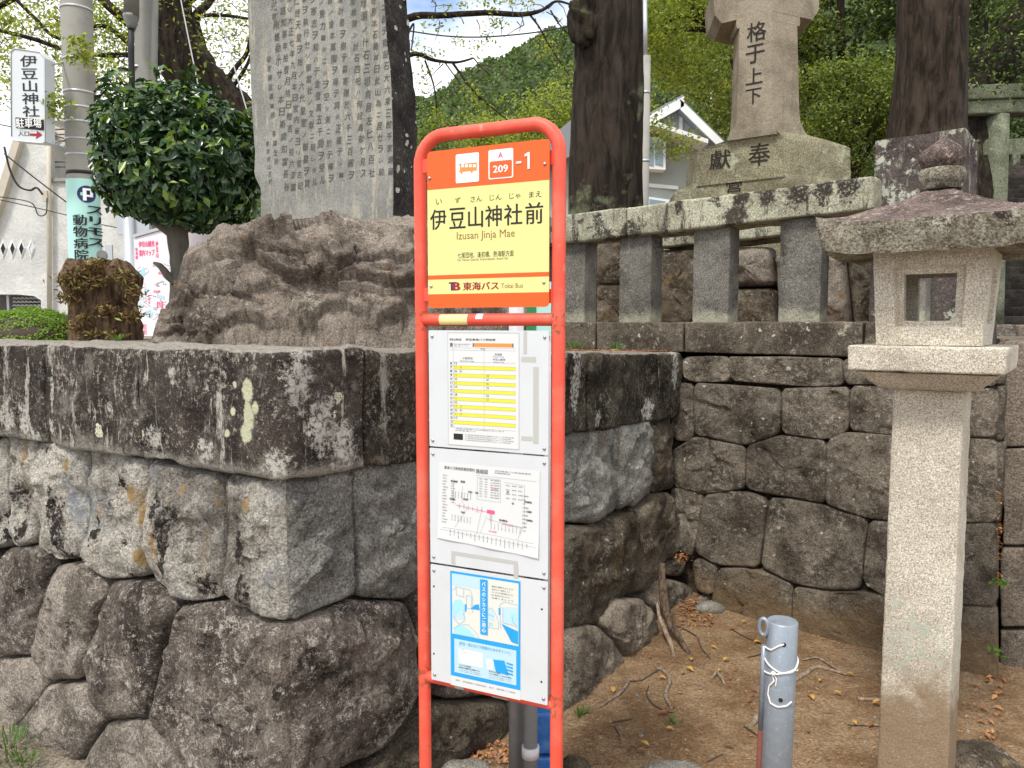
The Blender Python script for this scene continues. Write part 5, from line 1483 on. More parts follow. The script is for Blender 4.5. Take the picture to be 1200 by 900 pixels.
for y in rows:
    for xx, sg in ((edge_x(1, y), 1),):
        p = st(xx, y)
        for k in range(nside + 1):
            t = k / nside; w = math.sin(math.pi * t)
            q_ = p + sback * (TH * t) + sd_ * (.018 * t)
            vs.append(q_ + (sd_ * .012 * noise.fractal(q_ * 9, .9, 2, 5) + sback * .01 * noise.noise(q_ * 11)) * min(1, t * 5))
mb.add(vs, [(j * (nside + 1) + i, j * (nside + 1) + i + 1, (j + 1) * (nside + 1) + i + 1, (j + 1) * (nside + 1) + i) for j in range(len(rows) - 1) for i in range(nside)], True)
vs = []
for y in rows:
    a, b = st(edge_x(0, y), y), st(edge_x(1, y), y)
    vs += [a, a + sback * TH - sd_ * .018, b + sback * TH + sd_ * .018]
mb.add(vs, [(3 * j + 1, 3 * j, 3 * j + 3, 3 * j + 4) for j in range(len(rows) - 1)] + [(3 * j + 2, 3 * j + 1, 3 * j + 4, 3 * j + 5) for j in range(len(rows) - 1)])
top = [st(450 - 10, -150), st(380, -185), st(300, -150)]
mb.prism([st(edge_x(0, -150), -150), st(edge_x(1, -150), -150), st(372, -185)], sback * TH)
mb.build('rough_sides', M['slab_side'], stele)
FS = Flat(pst, sd_, Zv, sn_)
def stc(px, py): p = st(px, py); return (p - pst).dot(sd_), p.z - pst.z
cols_txt = [
    ('ニ創テ官設石大六乘三郎千家瀬藏', (449, 2), (458, 208), 0),
    ('佐原本石橋林日此山為ニ居セラレ能', (437, -6), (447, 208), 0),
    ('地頭ノ什石三垣鳥居左ヒ八百社', (425, -4), (436, 210), 0),
    ('金歳賀ン計石四祀ハ何記義献ケ見ス', (413, -6), (426, 210), 0),
    ('漢計書ヲ樹テ募寄贈於六千三百圓ヲ', (398, -8), (412, 212), 0),
    ('募ノ金本萬園ヲ得テ調タ正義テンー', (386, -6), (400, 212), 0),
    ('ノ賢カ一タニシヲ空シ美ニ於テ傳ヲ', (376, -4), (388, 216), 0),
    ('ヲ寄志ヲ和ハテ金壹萬五千圓ヲ受ル', (366, -8), (378, 218), 0),
    ('拳ヲ執行セリ御當社ノ文獻ニ現レタル', (356, -8), (369, 220), 0),
    ('仁徳天皇ヲ始ノ六代皇室ノ御墓ヲ賞', (347, -6), (360, 222), 0),
    ('保リ大正七年九月本日宮内省ヨリ菅古記', (338, -8), (352, 224), 0),
    ('ン語知事年拾壹月拾日贈吉ノ拾六漆當', (330, -8), (344, 226), 0),
    ('社ニ列格仰ホサレ本日斯調知當長谷', (321, -8), (336, 226), 0),
    ('テ執行セラル', (319, 2), (327, 73), 0),
    ('額家横富積一郎　篆諱生術', (314, 64), (324, 195), 0),
    ('東京市山石町', (313, 164), (317, 218), 0)]
ins = empty('x', (0, 0, 0)); bpy.data.objects.remove(ins)
for t, (x0, y0), (x1, y1), _ in cols_txt:
    n = len(t); mb = MB()
    for k, ch in enumerate(t):
        if ch == '　': continue
        f = (k + .5) / n; x = x0 + (x1 - x0) * f; y = y0 + (y1 - y0) * f
        u, z = stc(x, y); h = abs(stc(x, y0)[1] - stc(x, y1)[1]) / n * .66; w = h * .8
        if ch in 'ニノンタ一シハリレー': h *= .6; w *= .75
        FS.text(mb, ch, u - w / 2, z - h / 2, u + w / 2, z + h / 2, .0021, slant=.12)
    mb.build('inscription_column', paint('carved_groove', (0.07, 0.07, 0.064), .9, dirt=.5, scale=40, dcol=(.16, .16, .145)) if 'carved' not in M else M['carved'], stele, kind='stuff')  # raised strokes; the shade of carved grooves is painted as dark grey
    if 'carved' not in M: M['carved'] = bpy.data.materials['carved_groove']

# boulder under the slab: silhouette loft
bo = empty('boulder', P(345, 398, 3.7), 'big brown grey rough boulder carrying the inscribed slab, on the wall top', 'boulder')
prof = [(170, 404), (180, 396), (184, 382), (200, 356), (205, 345), (210, 330), (212, 316), (226, 303), (240, 293), (252, 282), (264, 272), (280, 267), (310, 268), (345, 266), (380, 263), (430, 266), (490, 264), (540, 275), (600, 300), (640, 350), (655, 404)]
NX, NY = 300, 170
Yc = 3.95
zb0 = ZT - .05
def prof_at(x):
    for (a, ya), (b, yb) in zip(prof[:-1], prof[1:]):
        if a <= x <= b: return ya + (yb - ya) * (x - a) / (b - a)
LEDGE = [([(184, 318), (237, 301), (296, 294), (340, 322), (381, 327), (425, 322), (470, 330), (520, 322)], .045), ([(262, 290), (296, 291), (340, 288), (376, 293), (394, 312), (438, 303), (487, 300), (560, 310)], .04),
         ([(196, 392), (213, 387), (257, 384), (278, 376), (304, 373), (330, 380)], .035), ([(345, 392), (361, 376), (376, 361), (400, 357), (415, 360)], .035), ([(430, 380), (449, 366), (485, 349), (520, 352)], .035),
         ([(205, 345), (228, 350), (262, 340), (300, 348), (345, 345)], .02)]
LW_ = [([(P(x, y, Yc - .4).x / (Yc - .4), P(x, y, Yc - .4).z) for x, y in l], a_) for l, a_ in LEDGE]
def ledge(p):
    k = 0; r_ = p.x / p.y; zs = EYE + (p.z - EYE) * (Yc - .4) / p.y
    for l, a_ in LW_:
        if l[0][0] - .02 < r_ < l[-1][0] + .02:
            zl = np.interp(r_, [q_[0] for q_ in l], [q_[1] for q_ in l]) + .02 * noise.noise(p * 9) + .012 * noise.noise(p * 27)
            d_ = zs - zl
            f = min(1, (r_ - l[0][0] + .02) / .03, (l[-1][0] + .02 - r_) / .03)
            k += a_ * f * (math.tanh(d_ / .004) * math.exp(-(d_ / .05) ** 2) - .5 * math.exp(-(d_ / .012) ** 2))
    return k
vs = []
x0w, x1w = P(170, 400, Yc).x, P(655, 400, Yc).x
for i in range(NX + 1):
    px = 170 + (655 - 170) * i / NX
    X = x0w + (x1w - x0w) * i / NX
    H = max(0.02, P(px, prof_at(px), Yc).z - zb0)
    D = .52 * (1 - abs(2 * i / NX - 1) ** 3.2) ** .5 + .02
    for j in range(NY + 1):
        a = math.pi * j / NY
        ca, sa = -math.cos(a), math.sin(a)
        yy = math.copysign(abs(ca) ** .55, ca) * D
        zz_ = sa ** .5 * H
        y_ = Yc - .02 + yy - .1 * (1 - sa)
        p = Vector((X * min(1.0, y_ / Yc), y_, zb0 + zz_))
        nn = Vector((0, ca, sa + .2)).normalized()
        k = noise.fractal(p * 4, .7, 2, 7) * .03 + (noise.ridged_multi_fractal(Vector((p.x * 2.2 + p.z * 2.0, p.y * 2, p.z * 6)), .85, 2.1, 6, 1, 2) - 1.3) * .034
        r1 = 1 - abs(noise.noise(Vector((p.x * 1.5 + p.z * 1.4, p.y * 2, p.z * 6.5 - p.x * 1.2)) + Vector((2, 8, 1)))) * 2
        k += abs(r1) ** 2 * (1 if r1 > 0 else -1) * .05 - .02
        r2 = abs(noise.noise(p * 8 + v3(4, 4, 4)))
        k -= r2 * .02
        k = k * .7 + (facets(p + Vector((p.z, 0, 0)), 3.4, .3) + facets(p + Vector((3, 1, 2)), 8, .32) + facets(p, 19, .26)) * (.35 if sa > .9 else 1)
        if ca < .25: k = k * .8 + ledge(p) * .7
        k = max(-.06, min(.055, k))
        vs.append(p + nn * k * min(1, H / .15))
mb = MB(); mb.add(vs, [(i * (NY + 1) + j, (i + 1) * (NY + 1) + j, (i + 1) * (NY + 1) + j + 1, i * (NY + 1) + j + 1) for i in range(NX) for j in range(NY)], True)
mb.build('rock', M['boulder'], bo)
bpy.data.objects.remove(bo.children[0]) if False else None

# ================================================================== foliage helpers
def leaves_mesh(name, centers, size, mat, parent=None, aspect=.45, up=0.4, kind='stuff', outward=None, fold=.25, jitter=.35):
    """many small folded leaves, one object"""
    c = np.asarray(centers, float); n = len(c)
    nr = rng.normal(size=(n, 3)); nr[:, 2] = np.abs(nr[:, 2]) + up
    if outward is not None: nr = nr * .6 + outward * 1.4
    nr /= np.linalg.norm(nr, axis=1, keepdims=True)
    t = rng.normal(size=(n, 3)); t[:, 2] -= .3
    t -= nr * (t * nr).sum(1, keepdims=True); t /= np.linalg.norm(t, axis=1, keepdims=True)
    b = np.cross(nr, t)
    s = size * (1 + rng.uniform(-jitter, jitter, size=(n, 1)))
    w = s * aspect
    p0 = c - t * s / 2; p2 = c + t * s / 2 - nr * s * .12
    m = c - nr * 0 - t * s * .04
    p1 = m + b * w / 2 + nr * w * fold; p3 = m - b * w / 2 + nr * w * fold
    V = np.stack([p0, p1, p2, p3], 1).reshape(-1, 3)
    o = ORG[parent.name] if parent is not None else Vector((0, 0, 0))
    V = V - np.array(o)
    me = bpy.data.meshes.new(name)
    me.vertices.add(4 * n); me.vertices.foreach_set('co', V.ravel())
    idx = np.arange(n) * 4
    tri = np.stack([idx, idx + 1, idx + 2, idx, idx + 2, idx + 3], 1).ravel()
    me.loops.add(6 * n); me.loops.foreach_set('vertex_index', tri)
    me.polygons.add(2 * n); me.polygons.foreach_set('loop_start', np.arange(2 * n) * 3)
    at = me.attributes.new('tint', 'FLOAT', 'POINT'); at.data.foreach_set('value', np.repeat(rng.uniform(0, 1, n), 4))
    me.update(calc_edges=True); me.validate()
    me.materials.append(mat)
    ob = bpy.data.objects.new(name, me); COL.objects.link(ob); ob.parent = parent; ORG[ob.name] = o
    if kind: ob['kind'] = kind
    return ob
def clumps(cs, n, sp, flat=.6):
    """n points spread round each clump centre"""
    cs = np.asarray(cs, float)
    k = rng.integers(0, len(cs), n)
    d = rng.normal(size=(n, 3)); d[:, 2] *= flat
    return cs[k] + d * sp
def in_ellipsoid(c, r, n, shell=.5):
    d = rng.normal(size=(n, 3)); d /= np.linalg.norm(d, axis=1, keepdims=True)
    rad = rng.uniform(shell, 1, (n, 1)) ** (1 / 2)
    return np.asarray(c) + d * rad * np.asarray(r), d
def path(pts, Y):
    return [P(x, y, Y if not hasattr(Y, '__len__') else Y[i]) for i, (x, y) in enumerate(pts)]
def smooth(pts, n=5):
    out = []; Q = [pts[0]] + list(pts) + [pts[-1]]
    for i in range(1, len(Q) - 2):
        for k in range(n):
            t = k / n
            a, b, c, d = Q[i - 1], Q[i], Q[i + 1], Q[i + 2]
            out.append(.5 * ((2 * b) + (c - a) * t + (2 * a - 5 * b + 4 * c - d) * t * t + (3 * b - a - 3 * c + d) * t ** 3))
    out.append(pts[-1]); return out
def limb(mb, pxs, Y, ws, n=10, rnd=.12):
    """branch through photograph pixels at depth Y, widths in pixels"""
    pts = path(pxs, Y); sp = smooth(pts, 5)
    Ys = [p.y for p in sp]
    rr = np.interp(np.linspace(0, len(ws) - 1, len(sp)), range(len(ws)), ws)
    mb.tube(sp, [r / 2 / F * y for r, y in zip(rr, Ys)], n, rnd=rnd)
    return sp

# ================================================================== camellia
cc = P(206, 192, 5.0); R_ = .53
cam_t = empty('camellia_tree', P(208, 330, 5.0), 'round clipped dark glossy evergreen tree behind the boulder', 'tree')
mb = MB()
limb(mb, [(212, 405), (213, 340), (210, 300), (206, 262), (200, 220)], 5.0, [30, 25, 22, 24, 16])
limb(mb, [(206, 275), (180, 258), (150, 240)], 5.0, [16, 10, 6]); limb(mb, [(206, 272), (235, 250), (262, 225)], 5.0, [16, 10, 6])
limb(mb, [(205, 332), (196, 322), (188, 312), (180, 308)], 4.95, [8, 9, 7, 3])
mb.build('trunk', M['bark_grey'], cam_t)
pts, dr = in_ellipsoid(cc, (R_ * 1.02, R_ * .95, R_ * .93), 7500, .45)
# lumpy outline, flatter underside
lum = np.array([1 + .26 * noise.noise(Vector(d * 2.4) + Vector((3, 1, 7))) + .12 * noise.noise(Vector(d * 6)) for d in dr])[:, None]
pts = np.asarray(cc) + (pts - np.asarray(cc)) * lum
pts = pts[:]
XMIN = P(107, 200, 4.75).x
keep = pts[:, 2] > cc.z - .40 - .22 * (pts[:, 0] - cc.x)
keep &= pts[:, 0] / pts[:, 1] > XMIN / 4.75
leaves_mesh('crown', pts[keep], .074, M['camellia'], cam_t, .46, up=.2, outward=dr[keep])
spr = [P(x, y, 4.6) for x, y in ((178, 105), (160, 118), (152, 108), (248, 150), (255, 170), (246, 160), (118, 165), (112, 178), (205, 112), (235, 120))]
ro = []; mb = MB()
for k in range(46):
    d_ = Vector(rng.normal(size=3)).normalized(); d_.z = abs(d_.z) * .8 - .25 * (k % 3 == 0)
    a_ = Vector(cc) + Vector((d_.x * R_, d_.y * R_, d_.z * R_)) * .8; b_ = a_ + d_ * rng.uniform(.14, .26) + v3(0, 0, .03)
    if b_.x / b_.y < XMIN / 4.75 + .01: continue
    mb.tube([a_, b_], [.005, .003], 5, cap=False)
    ro += [a_.lerp(b_, f) for f in (.5, .75, 1.0)]
mb.build('shoot_stems', M['twig'], cam_t, kind='stuff')
leaves_mesh('outer_leaves', clumps(ro, 620, .03), .066, M['camellia'], cam_t, .44, up=.2)
leaves_mesh('young_shoots', clumps(spr + ro[::5], 150, .04), .05, M['azalea'], cam_t, .4)

# azalea dome
az = P(28, 402, 4.3)
azb = empty('azalea_bush', (az.x, az.y, ZT), 'low rounded bright green bush at the far left of the wall top', 'bush')
d = rng.normal(size=(26000, 3)); d /= np.linalg.norm(d, axis=1, keepdims=True); d = d[d[:, 2] > -.05]
bump = np.array([1 + .10 * noise.noise(Vector(q * 5)) + .05 * noise.noise(Vector(q * 13)) for q in d])[:, None]
pp = np.array([az.x - .03, az.y + .1, ZT - .03]) + d * np.array([.34, .3, .2]) * bump * rng.uniform(.86, 1.0, (len(d), 1))
leaves_mesh('foliage', pp, .016, M['azalea'], azb, .5, outward=d)
MB().lathe(v3(az.x - .03, az.y + .1, ZT - .03), [(.28, 0), (.29, .06), (.2, .13), (.06, .165)], 24).build('inner_twigs', M['twig'], azb)

# stump
stc_ = P(122, 399, 4.15)
stu = empty('tree_stump', (stc_.x, stc_.y, ZT), 'ragged brown fibrous tree stump on the wall top beside the map board', 'tree stump')
mb = MB(); prof_ = [(78, 0), (80, 8), (78, 25), (76, 45), (78, 62), (84, 75), (80, 84), (60, 90), (25, 88)]
base = len(mb.v); n = 72
for r, h in prof_:
    pass
hh = np.linspace(0, 93, 34)
for h in hh:
    rw = np.interp(h, [0, 10, 40, 62, 75, 93], [39, 39, 37, 43, 43, 30]) / F * 4.15
    cx = np.interp(h, [0, 93], [124, 117])
    c_ = P(cx, 399 - h, 4.15 + .18)
    for k in range(n):
        a = 2 * math.pi * k / n
        p = c_ + v3(math.cos(a) * rw, math.sin(a) * rw * .9, 0)
        o = v3(math.cos(a), math.sin(a), 0)
        top_ = .03 * noise.noise(v3(math.cos(a) * 3, math.sin(a) * 3, 1)) * (h / 93) ** 3
        p += o * (.028 * noise.fractal(v3(a * 2.2, p.z * 5, 3), .8, 2, 4) + .016 * noise.noise(v3(math.cos(a) * 11, math.sin(a) * 11, p.z * 2))) + Zv * top_
        mb.v.append(p)
for j in range(len(hh) - 1):
    for k in range(n):
        q_ = j * n + k; w = j * n + (k + 1) % n; mb.f.append([q_, w, w + n, q_ + n]); mb.sm.append(True)
mb.v.append(P(117, 316, 4.33)); e_ = len(mb.v) - 1
for k in range(n): mb.f.append([(len(hh) - 1) * n + k, (len(hh) - 1) * n + (k + 1) % n, e_]); mb.sm.append(False)
mb.build('trunk', M['stump'], stu)
cs = [P(x, y, 4.12) for x, y in ((82, 325), (78, 330), (86, 330), (95, 318), (105, 312), (120, 309), (112, 320), (100, 335), (118, 330), (140, 322), (150, 330), (155, 340), (160, 345), (84, 350), (80, 348), (160, 368), (150, 372), (98, 372), (90, 385), (125, 362), (135, 392), (108, 392))]
M['fibre'] = leafmat('stump_shreds', (0.1, 0.06, 0.03), (0.26, 0.18, 0.08), (0.3, 0.33, 0.1), rough=.9, trans=.05, spec=.1)
leaves_mesh('shreds', clumps(cs, 1500, .026), .036, M['fibre'], stu, .28)

# map board
mbd = empty('map_board', P(200, 398, 5.9), 'pink and white illustrated sightseeing map board behind the stump and camellia', 'sign board')
m0, m1, m2_, m3 = P(158, 279, 5.9), P(252, 252, 5.55), P(252, 410, 5.55), P(158, 408, 5.9)
mu = (m1 - m0); mu.z = 0; ML_ = mu.length; mu.normalize(); mn_ = Vector((mu.y, -mu.x, 0))
z1_, z0_ = (m0.z + m1.z) / 2, 1.45
mh = m0.z - 1.45
FM = Flat(Vector((m0.x, m0.y, 1.45)), mu, Zv, mn_)
slope = (m1.z - m0.z) / ML_
mb = MB(); FM.plate(mb, [(0, 0), (ML_, 0), (ML_, mh + slope * ML_), (0, mh)], 0, .03); mbp = mb.build('panel', M['lilac'], mbd)
mb = MB(); FM.plate(mb, [(-.01, mh + .002), (ML_ + .01, mh + slope * ML_ + .002), (ML_ + .01, mh + slope * ML_ + .025), (-.01, mh + .025)], .012, .05); mb.build('top_trim', M['alu'], mbd)
def mpx(x, y):   # photo px -> board coords
    p = onplane(x, y, m0, mn_); return (p - m0).dot(mu), p.z - 1.45
def mtext(t, x0, y0, x1, y1, mat, bold=.02, **k):
    mb = MB(); a, b = mpx(x0, y1); c, d_ = mpx(x1, y0); FM.text(mb, t, a, b, c, d_, .002, bold, **k); mb.build('lettering', M[mat], mbp)
mtext('伊豆山観光', 163, 282, 181, 290, 'pink', .04); mtext('案内マップ', 163.5, 292, 181, 300.5, 'pink', .04)
mtext('熱海駅', 159, 290, 161.5, 304, 'pink', .03, vertical=True); mtext('伊豆山', 183, 283, 185.5, 302, 'pink', .03, vertical=True)
mtext('走り湯', 184, 353, 191, 361, 'pink', .05); mtext('逢初橋', 180, 340, 188, 343, 'pink', .02); mtext('伊豆山浜', 168, 380, 172, 392, 'pink', .02, vertical=True)
mtext('神社本殿', 230, 285, 233, 305, 'pink', .02, vertical=True); mtext('般若院', 186, 318, 192, 322, 'pink', .02); mtext('岸谷', 174, 348, 176, 356, 'pink', .02, vertical=True)
for i, (pl, mm) in enumerate((([(164, 322), (168, 312), (172, 322)], 'p_sky'), ([(161, 349), (163, 346), (166, 348), (166, 352), (162, 352)], 'cyan'), ([(162, 357), (165, 354), (167, 358), (165, 362), (162, 361)], 'cyan'), ([(169, 342), (171, 338), (173, 342), (171, 346)], 'p_sky'),
                     ([(224, 308), (226, 302), (229, 306), (227, 311)], 'p_sky'), ([(234, 292), (236, 284), (238, 292), (236, 298)], 'p_sky'), ([(184, 345), (193, 347), (193, 351), (184, 349)], 'p_pale'), ([(170, 366), (176, 362), (180, 366), (178, 372), (172, 372)], 'p_pale'))):
    mb = MB(); FM.shape(mb, [mpx(x, y) for x, y in pl], .002); mb.build('map_picture', M[mm], mbp)
mb = MB(); R4 = random.Random(8)
for k in range(26):
    x, y = R4.uniform(162, 196), R4.uniform(306, 392); pts = [mpx(x, y)]
    for q_ in range(4): x += R4.uniform(-4, 5); y += R4.uniform(-3, 4); pts.append(mpx(x, y))
    FM.line(mb, pts, .004, .0015)
mb.build('map_line', M['ink_line'], mbp, kind='stuff')
for x in (160, 248):
    a = mpx(x, 400); MB().tube([FM.pt(a[0], -1.4, -.03), FM.pt(a[0], mh, -.03)], .02, 10).build('leg', M['alu'], mbd)

# ================================================================== street furniture on the left
Y1 = 9.5
pc = P(97, 360, Y1); pt_ = P(87, -60, Y1); r0 = 16.8 / F * Y1
up1 = empty('utility_pole', (pc.x, pc.y, 0), 'thick round concrete utility pole carrying a pale green advert and a white sign', 'utility pole')
pb0 = Vector((pc.x + .06, pc.y, 0)); ptop = Vector((pt_.x, pt_.y, pt_.z + .5))
def pax(z): return pb0.lerp(ptop, z / ptop.z)
MB().tube([pax(z) for z in np.linspace(0, ptop.z, 12)], [r0 * (1.04 - .08 * z / ptop.z) for z in np.linspace(0, ptop.z, 12)], 32).build('shaft', M['concrete'], up1)
for py in (12, 72, 110, 128, 145, 165, 183):
    z = P(90, py, Y1).z; MB().tube([pax(z - .012), pax(z + .012)], r0 * 1.015, 32).build('band', M['alu'], up1)
z = P(90, 204, Y1).z; MB().tube([pax(z - .02), pax(z + .02)], r0 * 1.03, 32).build('band', M['black'], up1)
za, zc_ = P(95, 326, Y1).z, P(95, 212, Y1).z
# wrapped advert: partial cylinder and lettering bent round it
def cylpt(x, z, off):    # x metres round the surface, 0 = towards the camera
    c_ = pax(z); rr = r0 * 1.03 + off; vd = Vector((-c_.x, -c_.y, 0)).normalized(); rt = Vector((-vd.y, vd.x, 0)); a = x / (r0 * 1.03)
    return c_ + vd * (rr * math.cos(a)) + rt * (rr * math.sin(a))
def cyl_patch(x0, x1, z0, z1, off, name, mat, par):
    mb = MB(); n = 24
    mb.add([cylpt(x0 + (x1 - x0) * i / n, z, off) for z in (z0, z1) for i in range(n + 1)], [(i, i + 1, n + 2 + i, n + 1 + i) for i in range(n)], True)
    return mb.build(name, M[mat], par)
wr = cyl_patch(-r0 * 1.45, r0 * 1.2, za, zc_, .006, 'advert', 'cyan', up1)
def cx_(px, py):   # pixel -> (x round the pole, z)
    z = P(px, py, Y1 - r0).z; c_ = pax(z); c2 = P(px, py, Y1 - r0 * .8).x - c_.x
    return math.asin(max(-.98, min(.98, c2 / r0))) * r0 * 1.03, z
def ctext(t, x0, y0, x1, y1, mat, bold=0.0, off=.009, **k):
    a, b = cx_(x0, y1); c_, d_ = cx_(x1, y0); mb = MB()
    FM.text(mb, t, a, b, c_, d_, 0, bold, warp=lambda u, w, o: cylpt(u, w, off + .010), **k); mb.build('lettering', M[mat], wr)
a, b = cx_(93.5, 227); rad = .1
mb = MB(); pts = [cylpt(a + rad * math.cos(t), b + rad * math.sin(t), .012) for t in np.linspace(0, 2 * math.pi, 33)[:-1]]; mb.add(pts + [cylpt(a, b, .012)], [(i, (i + 1) % 32, 32) for i in range(32)]); mb.build('round_mark', M['navy'], wr)
for x0, y0, x1, y1 in ((90, 235, 92.6, 220.5), (92.6, 223, 98.4, 220.5), (92.6, 230.5, 98.4, 228), (96, 228, 98.4, 223)):
    a0_, b0_ = cx_(x0, y0); a1_, b1_ = cx_(x1, y1); cyl_patch(a0_, a1_, b0_, b1_, .03, 'letter_stroke', 'film_white', wr)
ctext('スリモス', 95, 241, 106.5, 288, 'ink', .03, .02, vertical=True); ctext('動物病院', 83.5, 252, 93.5, 305, 'ink', .025, .02, vertical=True)
a0, z0q = cx_(84, 326); a1, z1q = cx_(102, 308)
pr = cyl_patch(a0, a1, z0q, z1q, .012, 'red_field', 'pink', wr)
ctext('東へすぐ', 86, 310, 99, 324, 'film_white', .0, .026)
# hanging sign
e = empty('shrine_parking_sign', P(35, 168, 9.0), 'white upright sign with black characters and red arrow, beside the concrete pole', 'sign')
h0, h1 = P(13, 165, 9.0), P(52.5, 60, 9.0)
def hs(x, y, off=0): return P(x, y, 9.0) + v3(0, -off, 0)
mb = MB(); mb.prism([hs(x, y) for x, y in ((13.5, 160), (17, 165), (50, 168), (53, 166), (52.5, 68), (47, 61), (17, 57), (13, 61))][::-1], v3(.03, .14, 0))
sb = mb.build('box', M['sign_grey'], e)
fr = [hs(x, y, .004) for x, y in ((13.5, 160), (17, 165), (50, 168), (53, 166), (52.5, 68), (47, 61), (17, 57), (13, 61), (13.5, 160))]
MB().tube(fr, .007, 6).build('rim', M['alu'], e)
FH = Flat(P(0, 0, 9.0) * 0 + Vector((0, 9.0, 0)), v3(1), Zv, v3(0, -1))
def htext(t, x0, y0, x1, y1, mat, bold=.01, off=.004, **k):
    a, b = P(x0, y1, 9.0), P(x1, y0, 9.0); mb = MB(); FH.text(mb, t, a.x, a.z, b.x, b.z, off, bold, **k); mb.build('lettering', M[mat], sb)
htext('伊豆山神社', 27, 65, 43, 137, 'ink', .012, vertical=True)
a, b = P(19, 152, 9.0), P(51.5, 137.5, 9.0); mb = MB(); FH.shape(mb, [(a.x, a.z + .02), (b.x, a.z - .01), (b.x, b.z - .03), (a.x, b.z)], .004); mb.build('black_field', M['ink'], sb)
htext('駐車場', 21, 139.5, 50, 150.5, 'film_white', .012, .03)
htext('入口', 21.5, 154, 34, 159.5, 'ink', .01)
mb = MB(); FH.shape(mb, [(P(x, y, 9.0).x, P(x, y, 9.0).z) for x, y in ((35, 159), (43, 159.5), (42, 163), (50, 158), (43, 153), (43.5, 156.5), (35, 156.5))], .004); mb.build('arrow', M['maroon'], sb)
for py in (72, 112, 164):
    MB().tube([hs(53, py) + v3(.02, .1, 0), P(75, py + 1, 9.4)], .012, 8).build('bracket', M['alu'], e)
# second pole with cable
Y2 = 11; p2b = P(172, 300, Y2); p2t = P(173, -60, Y2); r2 = 12.0 / F * Y2
up2 = empty('concrete_pole', (p2b.x, p2b.y, 0), 'slimmer dark concrete pole rising behind the round evergreen', 'utility pole')
MB().tube([v3(p2b.x, p2b.y, 0), v3(p2b.x, p2b.y, 3.5), v3(p2t.x, p2t.y, p2t.z)], r2, 28).build('shaft', M['concrete_dark'], up2)
for py in (26, 32, 81, 111):
    z = P(170, py, Y2).z; MB().tube([v3(p2b.x, p2b.y, z - .012), v3(p2b.x, p2b.y, z + .012)], r2 * 1.02, 28).build('band', M['alu'], up2)
MB().tube(path([(154, -60), (154, 20)], 10.6), 8.2 / F * 10.6, 20).build('conduit', M['concrete_dark'], up2)
MB().lathe(P(154, 34, 10.6), [(4.5 / F * 10.6, 0), (5 / F * 10.6, .04), (8.5 / F * 10.6, .14), (8.5 / F * 10.6, .18)], 20).build('funnel', M['pipe'], up2)
MB().tube(path([(154, 30), (153.5, 60), (154.5, 90), (155, 150)], 10.6), 3.3 / F * 10.6, 12).build('cable', M['black'], up2)
# steel post, box and round sign back
e, t = pole('square_steel_post', 150, 245, 7.2, .05, 0, 'alu', 'tall grey steel post between the building and the map board', 'post')
MB().box((t.x + .03, 7.25, t.z - .12), (.3, .06, .22)).build('bracket_plate', M['alu'], e)
e = empty('road_sign', P(122, 330, 7.6), 'grey backs of two small road signs beside the utility pole', 'road sign')
a = P(119, 299, 7.6); MB().lathe(a, [(.05, -.008), (.05, .0), ], 24, v3(1), Zv, v3(0, -1)).build('round_plate', M['pipe'], e)
MB().box(P(127, 305, 7.6) + v3(0, .02, 0), (.07, .02, .3)).build('plate', M['alu'], e)
a = P(126, 300, 7.64); MB().tube([v3(a.x, a.y, 0), a], .018, 10).build('post', M['alu'], e)

# ================================================================== white building at left
YB = 16.0
bl = empty('white_building', P(60, 380, YB), 'white rough plastered building with diamond vents and a downpipe, behind the utility pole', 'building')
def BP(x, y, d=0): return P(x, y, YB + d)
mb = MB(); mb.prism([BP(x, y) for x, y in ((-90, 470), (-90, 345), (-90, 375), (-30, 300), (0, 226), (24, 166), (58, 166), (58, 211), (165, 206), (165, 470), (48, 470), (48, 352), (40, 347), (20, 345), (-20, 345), (-20, 470))][::-1], v3(0, 5, 0))
mb.build('wall', M['plaster'], bl)
mb = MB(); mb.prism([BP(x, y, -.15) for x, y in ((-60, 365), (-5, 226), (15, 163), (24, 163), (5, 226), (-45, 365))][::-1], v3(0, 1.2, 0)); mb.build('sloping_parapet', M['beige'], bl)
mb = MB(); mb.prism([BP(x, y, 1.2) for x, y in ((58, 212), (58, 140), (175, 136), (175, 212))], v3(0, 4, 0)); mb.build('upper_wall', M['beige'], bl)
mb = MB(); mb.prism([BP(x, y, -.1) for x, y in ((52, 142), (52, 131), (182, 124), (182, 137))], v3(0, 5.5, 0)); mb.build('roof_slab', M['plaster'], bl)
mb = MB(); mb.prism([BP(x, y, -.06) for x, y in ((58, 213), (58, 209), (165, 204), (165, 208))], v3(0, .4, 0)); mb.build('coping', M['concrete'], bl)
for x0, x1 in ((59, 68), (69.5, 76)):
    mb = MB(); mb.prism([BP(x, y, 1.15) for x, y in ((x0, 188), (x0, 169), (x1, 168.5), (x1, 188))], v3(0, .06, 0)); w_ = mb.build('window', M['alu'], bl)
    mb = MB(); mb.prism([BP(x, y, 1.12) for x, y in ((x0 + 1.3, 186.5), (x0 + 1.3, 170.5), (x1 - 1.3, 170), (x1 - 1.3, 186.5))], v3(0, .04, 0)); mb.build('pane', M['glass'], w_)
for y in (152, 158, 190, 196): MB().tube([BP(58, y, .2), BP(165, y - 3, .2)], .016, 6).build('rail', M['concrete_dark'], bl)
MB().box(BP(62, 160, 1.1), (.12, .1, .2)).build('meter_box', M['pipe'], bl)
MB().tube([BP(57.5, 166, -.1), BP(57.5, 240, -.1), BP(58, 366, -.1)], .045, 12).build('downpipe', M['beige'], bl)
